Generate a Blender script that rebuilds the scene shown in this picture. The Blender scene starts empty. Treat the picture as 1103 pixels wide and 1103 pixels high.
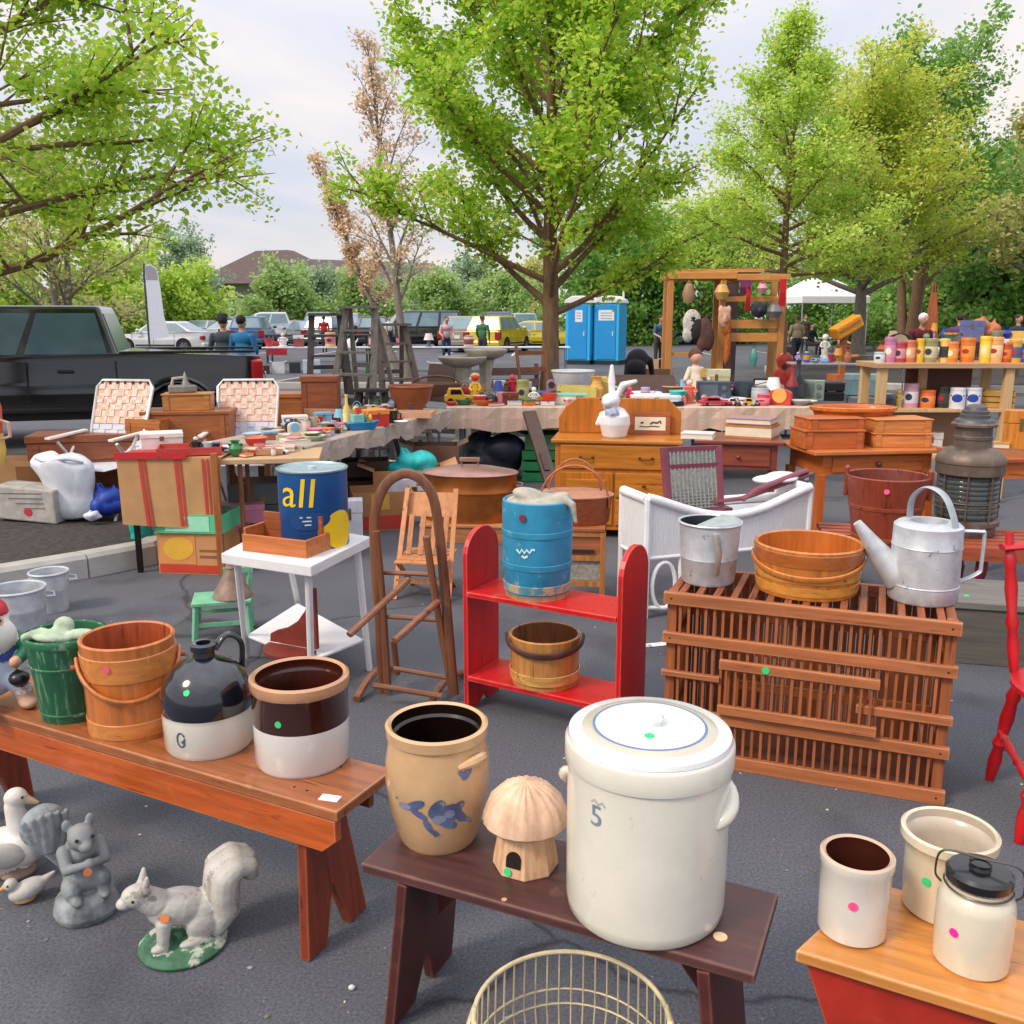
import bpy, bmesh, math, random
import numpy as np
from math import sin, cos, pi, atan2, sqrt, atan, tan, radians as R
from mathutils import Vector, Matrix, Euler, kdtree
SC = bpy.context.scene
COL = SC.collection
random.seed(7)
# ------------------------------------------------------------------ camera geometry
FP = 1000.0; CAMH = 1.6; TILT = atan(209.5 / FP)
_c, _s = cos(TILT), sin(TILT)
def ray(px, py):
    u = (551.5 - py) / FP
    return ((px - 551.5) / FP, _c + u * _s, -_s + u * _c)
def G(px, py, z=0.0):
    r = ray(px, py); t = (z - CAMH) / r[2]
    return Vector((r[0] * t, r[1] * t, z))
def D(px, py, y):
    r = ray(px, py); t = y / r[1]
    return Vector((r[0] * t, y, CAMH + r[2] * t))
def GB(px, py, z, rad):
    p = G(px, py, z); d = Vector((p.x, p.y, 0)).normalized()
    return p + d * rad
def mpp(p): return (p.y * _c + (CAMH - p.z) * _s) / FP
def face(p): return atan2(-p[0], p[1])
# ------------------------------------------------------------------ mesh builder
class MB:
    def __init__(s): s.v = []; s.f = []; s.m = []; s.sm = []; s.M = None
    def add(s, vs, fs, m=0, smooth=False):
        b = len(s.v)
        if s.M is not None: vs = [s.M @ Vector(v) for v in vs]
        s.v += [tuple(v) for v in vs]
        for i, f in enumerate(fs):
            s.f.append([b + k for k in f]); s.m.append(m[i] if isinstance(m, list) else m); s.sm.append(smooth)
        return s
    def box(s, cx, cy, cz, sx, sy, sz, m=0, rot=None):
        P = [Vector((x * sx / 2, y * sy / 2, z * sz / 2)) for z in (-1, 1) for y in (-1, 1) for x in (-1, 1)]
        if rot:
            E = Euler(rot).to_matrix(); P = [E @ p for p in P]
        return s.add([p + Vector((cx, cy, cz)) for p in P], [(0, 2, 3, 1), (4, 5, 7, 6), (0, 1, 5, 4), (2, 6, 7, 3), (0, 4, 6, 2), (1, 3, 7, 5)], m)
    def bb(s, x0, y0, z0, x1, y1, z1, m=0):
        return s.box((x0 + x1) / 2, (y0 + y1) / 2, (z0 + z1) / 2, x1 - x0, y1 - y0, z1 - z0, m)
    def bar(s, p, q, w, h, m=0, up=(0, 0, 1)):
        p = Vector(p); q = Vector(q); d = (q - p).normalized(); up = Vector(up)
        a = d.cross(up)
        if a.length < 1e-4: a = d.cross(Vector((0, 1, 0)))
        a.normalize(); b = a.cross(d).normalized()
        P = [o + a * (i * w / 2) + b * (j * h / 2) for o in (p, q) for j in (-1, 1) for i in (-1, 1)]
        return s.add(P, [(0, 1, 3, 2), (4, 6, 7, 5), (0, 4, 5, 1), (2, 3, 7, 6), (0, 2, 6, 4), (1, 5, 7, 3)], m)
    def tube(s, pts, r, n=8, m=0, closed=False, flat=1.0, sm=0):
        pts = [Vector(p) for p in pts]; N = len(pts)
        rr = list(r) if isinstance(r, (list, tuple)) else [r] * N
        if sm:
            q = [pts[0] * 2 - pts[1]] + pts + [pts[-1] * 2 - pts[-2]]; np_, nr = [], []
            for i in range(1, N):
                a, b, c, d = q[i - 1], q[i], q[i + 1], q[i + 2]
                for k in range(sm):
                    t = k / sm; np_.append(.5 * ((2 * b) + (c - a) * t + (2 * a - 5 * b + 4 * c - d) * t * t + (3 * b - a - 3 * c + d) * t ** 3)); nr.append(rr[i - 1] * (1 - t) + rr[i] * t)
            pts = np_ + [pts[-1]]; rr = nr + [rr[-1]]; N = len(pts)
        vs = []; prev = None
        for i, p in enumerate(pts):
            if closed: d = pts[(i + 1) % N] - pts[i - 1]
            else: d = pts[min(i + 1, N - 1)] - pts[max(i - 1, 0)]
            d.normalize()
            if prev is None:
                a = d.cross(Vector((0, 0, 1)))
                if a.length < 1e-3: a = d.cross(Vector((0, 1, 0)))
            else: a = prev - d * prev.dot(d)
            if a.length < 1e-6: a = d.orthogonal()
            a.normalize(); b = d.cross(a); prev = a
            for k in range(n):
                t = 2 * pi * k / n
                vs.append(p + a * (cos(t) * rr[i]) + b * (sin(t) * rr[i] * flat))
        fs = []
        for i in range(N if closed else N - 1):
            j = (i + 1) % N
            for k in range(n):
                k2 = (k + 1) % n
                fs.append((i * n + k, i * n + k2, j * n + k2, j * n + k))
        s.add(vs, fs, m, True)
        if not closed: s.add(vs[:n], [tuple(range(n))[::-1]], m); s.add(vs[-n:], [tuple(range(n))], m)
        return s
    def lathe(s, prof, n=32, c=(0, 0, 0), m=0, sx=1, sy=1, smooth=True, ph=0.0, closed=False):
        c = Vector(c); vs = []; idx = []
        for p in prof:
            if p[0] < 1e-6: idx.append((len(vs),)); vs.append(c + Vector((0, 0, p[1])))
            else:
                idx.append(tuple(range(len(vs), len(vs) + n)))
                vs += [c + Vector((p[0] * sx * cos(ph + 2 * pi * k / n), p[0] * sy * sin(ph + 2 * pi * k / n), p[1])) for k in range(n)]
        fs = []; ms = []
        L = len(prof)
        for i in range(L if closed else L - 1):
            A, B = idx[i], idx[(i + 1) % L]; pm = prof[i][2] if len(prof[i]) > 2 else m
            for k in range(n):
                k2 = (k + 1) % n
                if len(A) == 1 and len(B) == 1: continue
                if len(A) == 1: fs.append((A[0], B[k2], B[k]))
                elif len(B) == 1: fs.append((A[k], A[k2], B[0]))
                else: fs.append((A[k], A[k2], B[k2], B[k]))
                ms.append(pm)
        return s.add(vs, fs, ms, smooth)
    def prism(s, poly, t0, t1, plane='xz', m=0):
        def P(u, v, t): return {'xz': (u, t, v), 'yz': (t, u, v), 'xy': (u, v, t)}[plane]
        n = len(poly); vs = [P(u, v, t0) for u, v in poly] + [P(u, v, t1) for u, v in poly]
        fs = [tuple(range(n)), tuple(range(n, 2 * n))[::-1]] + [(i, n + i, n + (i + 1) % n, (i + 1) % n) for i in range(n)]
        return s.add(vs, fs, m)
    def ball(s, c, r, m=0, n=12, rot=None):
        if not isinstance(r, (tuple, list)): r = (r, r, r)
        E = Euler(rot).to_matrix() if rot else Matrix.Identity(3); vs = []; fs = []
        h = max(4, n // 2)
        vs.append(Vector((0, 0, -1)))
        for i in range(1, h):
            a = -pi / 2 + pi * i / h
            vs += [Vector((cos(a) * cos(2 * pi * k / n), cos(a) * sin(2 * pi * k / n), sin(a))) for k in range(n)]
        vs.append(Vector((0, 0, 1))); T = len(vs) - 1
        for k in range(n):
            k2 = (k + 1) % n
            fs.append((0, 1 + k2, 1 + k)); fs.append((T, 1 + (h - 2) * n + k, 1 + (h - 2) * n + k2))
            for i in range(h - 2):
                a = 1 + i * n
                fs.append((a + k, a + k2, a + n + k2, a + n + k))
        return s.add([E @ Vector((v.x * r[0], v.y * r[1], v.z * r[2])) + Vector(c) for v in vs], fs, m, True)
    def disc(s, c, nrm, r, t=.0015, m=0, n=14):
        nrm = Vector(nrm).normalized(); a = nrm.orthogonal().normalized(); b = nrm.cross(a); c = Vector(c)
        vs = [c + (a * cos(2 * pi * k / n) + b * sin(2 * pi * k / n)) * r for k in range(n)]
        return s.add(vs + [v + nrm * t for v in vs], [tuple(range(n))[::-1], tuple(range(n, 2 * n))] + [(k, (k + 1) % n, n + (k + 1) % n, n + k) for k in range(n)], m)
    def mesh(s, name):
        me = bpy.data.meshes.new(name); me.from_pydata(s.v, [], s.f)
        me.polygons.foreach_set('material_index', s.m); me.polygons.foreach_set('use_smooth', s.sm)
        me.update()
        if any(s.sm): me.set_sharp_from_angle(angle=R(38))
        return me
def link(name, me, mats, parent=None, loc=(0, 0, 0), rotz=0, bev=0):
    o = bpy.data.objects.new(name, me); COL.objects.link(o)
    for m in (mats if isinstance(mats, (list, tuple)) else [mats]): me.materials.append(m)
    o.parent = parent; o.location = loc; o.rotation_euler = (0, 0, rotz)
    if bev:
        b = o.modifiers.new('bevel', 'BEVEL'); b.width = bev; b.segments = 2; b.limit_method = 'ANGLE'; b.angle_limit = R(50)
    return o
def obj(name, mb, mats, parent=None, loc=(0, 0, 0), rotz=0, bev=0):
    return link(name, mb.mesh(name), mats, parent, loc, rotz, bev)
def tag(o, label, cat, group=None):
    o['label'] = label; o['category'] = cat
    if group: o['group'] = group
    return o
def thing(name, label, cat, loc=(0, 0, 0), rotz=0, group=None):
    o = bpy.data.objects.new(name, None); COL.objects.link(o); o.empty_display_size = .05
    o.location = loc; o.rotation_euler = (0, 0, rotz); return tag(o, label, cat, group)
def solo(name, label, cat, mb, mats, loc=(0, 0, 0), rotz=0, bev=0, group=None):
    return tag(obj(name, mb, mats, None, loc, rotz, bev), label, cat, group)
def struct(name, mb, mats, loc=(0, 0, 0), rotz=0):
    o = obj(name, mb, mats, None, loc, rotz); o['kind'] = 'structure'; return o
def copytree(o, parent=None):
    c = o.copy(); COL.objects.link(c); c.parent = parent
    for ch in [k for k in bpy.data.objects if k.parent == o]: copytree(ch, c)
    return c
# ------------------------------------------------------------------ materials
_mc = {}
def lin(h):
    if isinstance(h, str):
        h = h.lstrip('#'); c = [int(h[i:i + 2], 16) / 255 for i in (0, 2, 4)]
        return tuple(x / 12.92 if x <= .04045 else ((x + .055) / 1.055) ** 2.4 for x in c)
    return tuple(h)
def M(col, rough=.5, metal=0, var=.12, scale=14, stretch=(1, 1, 1), bump=0.0, coat=0, chip=None, trans=0, key='', bscale=None, hue=None, edge=None, craze=0):
    k = (edge, craze, str(col), rough, metal, var, scale, stretch, bump, coat, str(chip), trans, key, bscale, str(hue))
    if k in _mc: return _mc[k]
    m = bpy.data.materials.new('mat_' + (key or 'surface')); m.use_nodes = True
    N = m.node_tree.nodes; L = m.node_tree.links; b = N['Principled BSDF']
    c = lin(col)
    tc = N.new('ShaderNodeTexCoord'); oi = N.new('ShaderNodeObjectInfo')
    mp = N.new('ShaderNodeMapping'); mp.inputs['Scale'].default_value = stretch
    L.new(tc.outputs['Object'], mp.inputs['Vector'])
    cm = N.new('ShaderNodeCombineXYZ'); mu = N.new('ShaderNodeMath'); mu.operation = 'MULTIPLY'; mu.inputs[1].default_value = 37
    L.new(oi.outputs['Random'], mu.inputs[0]); L.new(mu.outputs[0], cm.inputs[0]); L.new(mu.outputs[0], cm.inputs[1]); L.new(cm.outputs[0], mp.inputs['Location'])
    nz = N.new('ShaderNodeTexNoise'); nz.inputs['Scale'].default_value = scale; nz.inputs['Detail'].default_value = 7; nz.inputs['Roughness'].default_value = .62
    L.new(mp.outputs[0], nz.inputs['Vector'])
    rp = N.new('ShaderNodeValToRGB'); e = rp.color_ramp.elements
    e[0].position = .28; e[1].position = .72
    c2 = lin(hue) if hue else c
    e[0].color = (*[x * (1 - var) for x in c], 1); e[1].color = (*[min(.95, x * (1 + var)) for x in c2], 1)
    L.new(nz.outputs['Fac'], rp.inputs['Fac']); out = rp.outputs['Color']
    if chip:
        n2 = N.new('ShaderNodeTexNoise'); n2.inputs['Scale'].default_value = chip[2] if len(chip) > 2 else 9; n2.inputs['Detail'].default_value = 9; n2.inputs['Roughness'].default_value = .7
        L.new(mp.outputs[0] if stretch != (1, 1, 1) else tc.outputs['Object'], n2.inputs['Vector'])
        r2 = N.new('ShaderNodeValToRGB'); r2.color_ramp.elements[0].position = chip[1]; r2.color_ramp.elements[1].position = chip[1] + .05
        L.new(n2.outputs['Fac'], r2.inputs['Fac'])
        mx = N.new('ShaderNodeMix'); mx.data_type = 'RGBA'; L.new(r2.outputs['Color'], mx.inputs['Factor']); L.new(out, mx.inputs['A']); mx.inputs['B'].default_value = (*lin(chip[0]), 1)
        out = mx.outputs['Result']
    if craze:     # fine crackle in a glaze
        vc = N.new('ShaderNodeTexVoronoi'); vc.feature = 'DISTANCE_TO_EDGE'; vc.inputs['Scale'].default_value = craze; L.new(mp.outputs[0], vc.inputs['Vector'])
        rc = N.new('ShaderNodeValToRGB'); rc.color_ramp.elements[0].color = (.74, .7, .64, 1); rc.color_ramp.elements[1].position = .022; rc.color_ramp.elements[1].color = (1, 1, 1, 1); L.new(vc.outputs['Distance'], rc.inputs[0])
        mc = N.new('ShaderNodeMix'); mc.data_type = 'RGBA'; mc.blend_type = 'MULTIPLY'; mc.inputs['Factor'].default_value = .3; L.new(out, mc.inputs['A']); L.new(rc.outputs[0], mc.inputs['B']); out = mc.outputs['Result']
    if edge:      # worn edges: where the bevelled normal leaves the face normal, broken up by noise
        bv = N.new('ShaderNodeBevel'); bv.samples = 4; bv.inputs['Radius'].default_value = .009
        ge = N.new('ShaderNodeNewGeometry'); dt = N.new('ShaderNodeVectorMath'); dt.operation = 'DOT_PRODUCT'; L.new(bv.outputs[0], dt.inputs[0]); L.new(ge.outputs['Normal'], dt.inputs[1])
        n3 = N.new('ShaderNodeTexNoise'); n3.inputs['Scale'].default_value = 17; n3.inputs['Detail'].default_value = 6; L.new(tc.outputs['Object'], n3.inputs['Vector'])
        ad = N.new('ShaderNodeMath'); ad.operation = 'MULTIPLY_ADD'; ad.inputs[1].default_value = -.16; L.new(n3.outputs['Fac'], ad.inputs[0]); L.new(dt.outputs['Value'], ad.inputs[2])
        re = N.new('ShaderNodeValToRGB'); re.color_ramp.elements[0].position = .84; re.color_ramp.elements[0].color = (.85, .85, .85, 1); re.color_ramp.elements[1].position = .9; re.color_ramp.elements[1].color = (0, 0, 0, 1); L.new(ad.outputs[0], re.inputs[0])
        me_ = N.new('ShaderNodeMix'); me_.data_type = 'RGBA'; L.new(re.outputs[0], me_.inputs['Factor']); L.new(out, me_.inputs['A']); me_.inputs['B'].default_value = (*lin(edge), 1); out = me_.outputs['Result']
    L.new(out, b.inputs['Base Color'])
    rr = N.new('ShaderNodeMapRange'); rr.inputs['To Min'].default_value = max(.03, rough - .1); rr.inputs['To Max'].default_value = min(1, rough + .14)
    L.new(nz.outputs['Fac'], rr.inputs['Value']); L.new(rr.outputs[0], b.inputs['Roughness'])
    b.inputs['Metallic'].default_value = metal
    if coat: b.inputs['Coat Weight'].default_value = coat; b.inputs['Coat Roughness'].default_value = .12
    if trans: b.inputs['Transmission Weight'].default_value = trans
    if bump:
        bp = N.new('ShaderNodeBump'); bp.inputs['Strength'].default_value = bump; bp.inputs['Distance'].default_value = .004
        if bscale:
            nb = N.new('ShaderNodeTexNoise'); nb.inputs['Scale'].default_value = bscale; nb.inputs['Detail'].default_value = 4; L.new(tc.outputs['Object'], nb.inputs['Vector']); L.new(nb.outputs['Fac'], bp.inputs['Height'])
        else: L.new(nz.outputs['Fac'], bp.inputs['Height'])
        L.new(bp.outputs[0], b.inputs['Normal'])
    _mc[k] = m; return m
def W(col, ax='x', rough=.42, var=.38, coat=.15, chip=None, scale=3.0, edge=None):
    if chip is None: c_ = lin(col); chip = ((c_[0] * .42, c_[1] * .36, c_[2] * .33), .6, 2.2)
    st = {'x': (1, 14, 14), 'y': (14, 1, 14), 'z': (14, 14, 1)}[ax]
    return M(col, rough, 0, var, scale, st, .2, coat, chip, key='wood', edge=edge)
def CER(col, var=.05, rough=.18):
    c_ = lin(col); return M(col, rough, 0, var + .08, 4, coat=.7, key='ceramic', bump=.1, bscale=22, chip=((c_[0] * .6, c_[1] * .52, c_[2] * .43), .655, 15), craze=85)
def P(col, rough=.45, var=.1, chip=None, edge=None): return M(col, rough, 0, var, 11, chip=chip, key='paint', bump=.06 if edge else .03, bscale=60, edge=edge)
def FAB(col, var=.18): return M(col, .92, 0, var, 22, bump=.5, bscale=180, key='cloth')
def MET(col, rough=.35, var=.2, metal=.9, chip=None): return M(col, rough, metal, var, 10, chip=chip, key='metal', bump=.05, bscale=40)
def CARD(col): return M(col, .85, 0, .14, 7, chip=None, bump=.1, bscale=80, key='cardboard')
GALV = M('#c2c7ce', .45, .4, .2, 16, bump=.05, key='zinc', chip=('#868e96', .62, 22))
GLASS = M('#0d1318', .06, 0, .1, 3, key='glass')
RUBBER = P('#141414', .8)
WHITE = P('#e9e8e4', .4, .06)
STKS = {k: P(c, .6, .03) for k, c in dict(green='#2fd07a', pink='#f0508c', orange='#f08a50', white='#f2eef4', magenta='#f51fa5', yellow='#e8d45a').items()}
def sticker(parent, c, nrm, col='green', r=.011):
    mb = MB(); mb.disc(Vector(c) + Vector(nrm).normalized() * .0006, nrm, r, .0012)
    return obj('price_sticker', mb, STKS[col], parent)
# ------------------------------------------------------------------ sculpted solids (voxel union of tapered capsules and ellipsoids)
def sculpt(name, prims, voxel, smooth=6, mats=None):
    mb = MB()
    for p in prims:
        if p[0] == 'e': mb.ball(p[1], p[2], p[3], 20, p[4] if len(p) > 4 else None)
        elif p[0] == 'c':
            a, b2, r1, r2, m = Vector(p[1]), Vector(p[2]), p[3], p[4], p[5]
            mb.tube([a, a.lerp(b2, .5), b2], [r1, (r1 + r2) / 2, r2], 14, m); mb.ball(a, r1, m, 14); mb.ball(b2, r2, m, 14)
        elif p[0] == 'l': mb.lathe(p[1], 28, p[2], p[3])
    src = mb.mesh('tmp'); o = bpy.data.objects.new('tmp', src); COL.objects.link(o)
    r = o.modifiers.new('r', 'REMESH'); r.mode = 'VOXEL'; r.voxel_size = voxel
    if smooth:
        q = o.modifiers.new('s', 'SMOOTH'); q.factor = .5; q.iterations = smooth
    dg = bpy.context.evaluated_depsgraph_get(); me = bpy.data.meshes.new_from_object(o.evaluated_get(dg), depsgraph=dg)
    # colour each face by the nearest primitive
    smp = []
    for f, m in zip(mb.f, mb.m):
        P_ = [Vector(mb.v[k]) for k in f]; c = sum(P_, Vector()) / len(P_); smp.append((c, m))
        for i, q in enumerate(P_): smp.append((q.lerp(c, .1), m)); smp.append(((q + P_[i - 1]) / 2 * .9 + c * .1, m)); smp.append((q.lerp(c, .5), m))
    kd = kdtree.KDTree(len(smp))
    for i, v in enumerate(smp): kd.insert(v[0], i)
    kd.balance()
    for pl in me.polygons:
        pl.use_smooth = True; pl.material_index = smp[kd.find(pl.center)[1]][1]
    bpy.data.objects.remove(o); bpy.data.meshes.remove(src); me.name = name; return me
# ------------------------------------------------------------------ text and decals
def textmesh(t, size=1.0, sub=0):
    cu = bpy.data.curves.new('t', 'FONT'); cu.body = t; cu.size = size; cu.align_x = 'CENTER'; cu.resolution_u = 3
    o = bpy.data.objects.new('t', cu); COL.objects.link(o)
    dg = bpy.context.evaluated_depsgraph_get(); me = bpy.data.meshes.new_from_object(o.evaluated_get(dg), depsgraph=dg)
    bpy.data.objects.remove(o)
    if sub:
        bm = bmesh.new(); bm.from_mesh(me); bmesh.ops.triangulate(bm, faces=bm.faces[:]); bmesh.ops.subdivide_edges(bm, edges=bm.edges[:], cuts=sub, use_grid_fill=True); bm.to_mesh(me); bm.free()
    v = [(p.co.x, p.co.y) for p in me.vertices]; f = [tuple(p.vertices) for p in me.polygons]
    return v, f
def rz(prof, z):
    for a, b in zip(prof, prof[1:]):
        if a[1] <= z <= b[1]: return a[0] + (b[0] - a[0]) * (z - a[1]) / max(1e-6, b[1] - a[1])
    return prof[-1][0]
def wrap(mb, v, f, prof, z0, th0=-pi / 2, off=.0016, m=0):
    R0 = rz(prof, z0); vs = []
    for u, w in v:
        z = z0 + w; r = rz(prof, z) + off; t = th0 + u / R0
        vs.append((r * cos(t), r * sin(t), z))
    return mb.add(vs, f, m)
def ell(cx, cy, rx, ry, a=0, n=12):
    ca, sa = cos(a), sin(a)
    return [(cx + rx * cos(t) * ca - ry * sin(t) * sa, cy + rx * cos(t) * sa + ry * sin(t) * ca) for t in [2 * pi * k / n for k in range(n)]]
def fan(poly):
    n = len(poly); cx = sum(p[0] for p in poly) / n; cy = sum(p[1] for p in poly) / n
    v = []; f = []; NR = 5     # concentric rings, so that the patch follows a curved wall
    for q in range(NR): s = 1 - q / NR; v += [(cx + (x - cx) * s, cy + (y - cy) * s) for x, y in poly]
    for q in range(NR - 1): f += [(q * n + k, q * n + (k + 1) % n, (q + 1) * n + (k + 1) % n, (q + 1) * n + k) for k in range(n)]
    b = (NR - 1) * n; return v + [(cx, cy)], f + [(b + k, b + (k + 1) % n, NR * n) for k in range(n)]
def stroke2d(pts, w):
    v = []; f = []
    for i, p in enumerate(pts):
        a = pts[max(i - 1, 0)]; b = pts[min(i + 1, len(pts) - 1)]; dx, dy = b[0] - a[0], b[1] - a[1]; l = sqrt(dx * dx + dy * dy) or 1
        ww = w[i] if isinstance(w, list) else w
        v += [(p[0] - dy / l * ww, p[1] + dx / l * ww), (p[0] + dy / l * ww, p[1] - dx / l * ww)]
        if i: f.append((2 * i - 2, 2 * i - 1, 2 * i + 1, 2 * i))
    return v, f
def pot(outer, wall, floor=.012, mo=0, mi=1, rim=None):
    """outer: [(r,z,(mat))] from base up -> closed vessel profile"""
    pr = [(0, outer[0][1], mo)] + [((p[0], p[1], p[2]) if len(p) > 2 else (p[0], p[1], mo)) for p in outer]
    rt, zt = outer[-1][0], outer[-1][1]
    pr[-1] = (rt, zt, mo if rim is None else rim)
    pr.append((rt - wall * .5, zt + wall * .35, mo if rim is None else rim)); pr.append((rt - wall, zt, mi))
    for p in reversed(outer[:-1]): 
        if p[1] > floor: pr.append((p[0] - wall, p[1], mi))
    pr += [(outer[0][0] - wall, floor, mi), (0, floor, mi)]
    return pr
# ------------------------------------------------------------------ world, light, camera
w = bpy.data.worlds.new('World'); SC.world = w; w.use_nodes = True
N = w.node_tree.nodes; L = w.node_tree.links; bg = N['Background']
SUN_EL, SUN_AZ = R(44), R(236)      # azimuth clockwise from +Y (north): behind and left of the camera
sky = N.new('ShaderNodeTexSky'); sky.sky_type = 'NISHITA'; sky.sun_disc = False; sky.sun_elevation = SUN_EL; sky.sun_rotation = SUN_AZ; sky.air_density = 1.0; sky.dust_density = 2.2
tc = N.new('ShaderNodeTexCoord'); mp = N.new('ShaderNodeMapping'); mp.inputs['Scale'].default_value = (1.1, 1.1, 3.6); mp.inputs['Location'].default_value = (.35, 1.3, .1)
L.new(tc.outputs['Generated'], mp.inputs['Vector'])
nz = N.new('ShaderNodeTexNoise'); nz.inputs['Scale'].default_value = 1.5; nz.inputs['Detail'].default_value = 8; nz.inputs['Roughness'].default_value = .5; nz.inputs['Distortion'].default_value = .6
L.new(mp.outputs[0], nz.inputs['Vector'])
rp = N.new('ShaderNodeValToRGB'); rp.color_ramp.elements[0].position = .33; rp.color_ramp.elements[1].position = .53
rp.color_ramp.elements[0].color = (.72, .72, .72, 1); rp.color_ramp.elements[1].color = (.97, .97, .97, 1)
L.new(nz.outputs['Fac'], rp.inputs['Fac'])
n2 = N.new('ShaderNodeTexNoise'); n2.inputs['Scale'].default_value = 2.3; n2.inputs['Detail'].default_value = 7; n2.inputs['Roughness'].default_value = .55; n2.inputs['Distortion'].default_value = .8; L.new(mp.outputs[0], n2.inputs['Vector'])
r2 = N.new('ShaderNodeValToRGB'); r2.color_ramp.elements[0].position = .32; r2.color_ramp.elements[1].position = .62; r2.color_ramp.elements[0].color = (.69, .74, .89, 1); r2.color_ramp.elements[1].color = (.96, .90, .88, 1); L.new(n2.outputs['Fac'], r2.inputs['Fac'])
v2 = N.new('ShaderNodeVectorMath'); v2.operation = 'SCALE'; v2.inputs['Scale'].default_value = 6.7; L.new(r2.outputs['Color'], v2.inputs[0])
mx = N.new('ShaderNodeMix'); mx.data_type = 'RGBA'
L.new(rp.outputs['Color'], mx.inputs['Factor']); L.new(sky.outputs['Color'], mx.inputs['A']); L.new(v2.outputs[0], mx.inputs['B'])
sp = N.new('ShaderNodeSeparateXYZ'); L.new(tc.outputs['Generated'], sp.inputs[0])
zr = N.new('ShaderNodeMapRange'); zr.inputs['From Min'].default_value = 0; zr.inputs['From Max'].default_value = 1; zr.inputs['To Min'].default_value = 1.04; zr.inputs['To Max'].default_value = 2.6; pw = N.new('ShaderNodeMath'); pw.operation = 'MULTIPLY'; L.new(sp.outputs[2], pw.inputs[0]); L.new(sp.outputs[2], pw.inputs[1]); L.new(pw.outputs[0], zr.inputs['Value'])   # an overcast sky is brightest overhead
vm = N.new('ShaderNodeVectorMath'); vm.operation = 'SCALE'; L.new(mx.outputs['Result'], vm.inputs[0]); L.new(zr.outputs[0], vm.inputs['Scale'])
L.new(vm.outputs[0], bg.inputs['Color']); bg.inputs['Strength'].default_value = .125
sl = bpy.data.lights.new('Sun', 'SUN'); sl.energy = 2.35; sl.angle = R(14); sl.color = (1, .85, .64)
so = bpy.data.objects.new('Sun', sl); COL.objects.link(so)
sd = Vector((sin(SUN_AZ) * cos(SUN_EL), cos(SUN_AZ) * cos(SUN_EL), sin(SUN_EL)))
so.rotation_euler = (-sd).to_track_quat('-Z', 'Y').to_euler()
cam = bpy.data.cameras.new('Camera'); cam.sensor_width = 36; cam.lens = 36 * FP / 1103; cam.clip_end = 3000; cam.clip_start = .05
co = bpy.data.objects.new('Camera', cam); COL.objects.link(co); co.location = (0, 0, CAMH); co.rotation_euler = (pi / 2 - TILT, 0, 0)
SC.camera = co
SC.view_settings.view_transform = 'Standard'; SC.view_settings.look = 'None'; SC.view_settings.exposure = 0.17; SC.view_settings.gamma = 1
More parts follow.
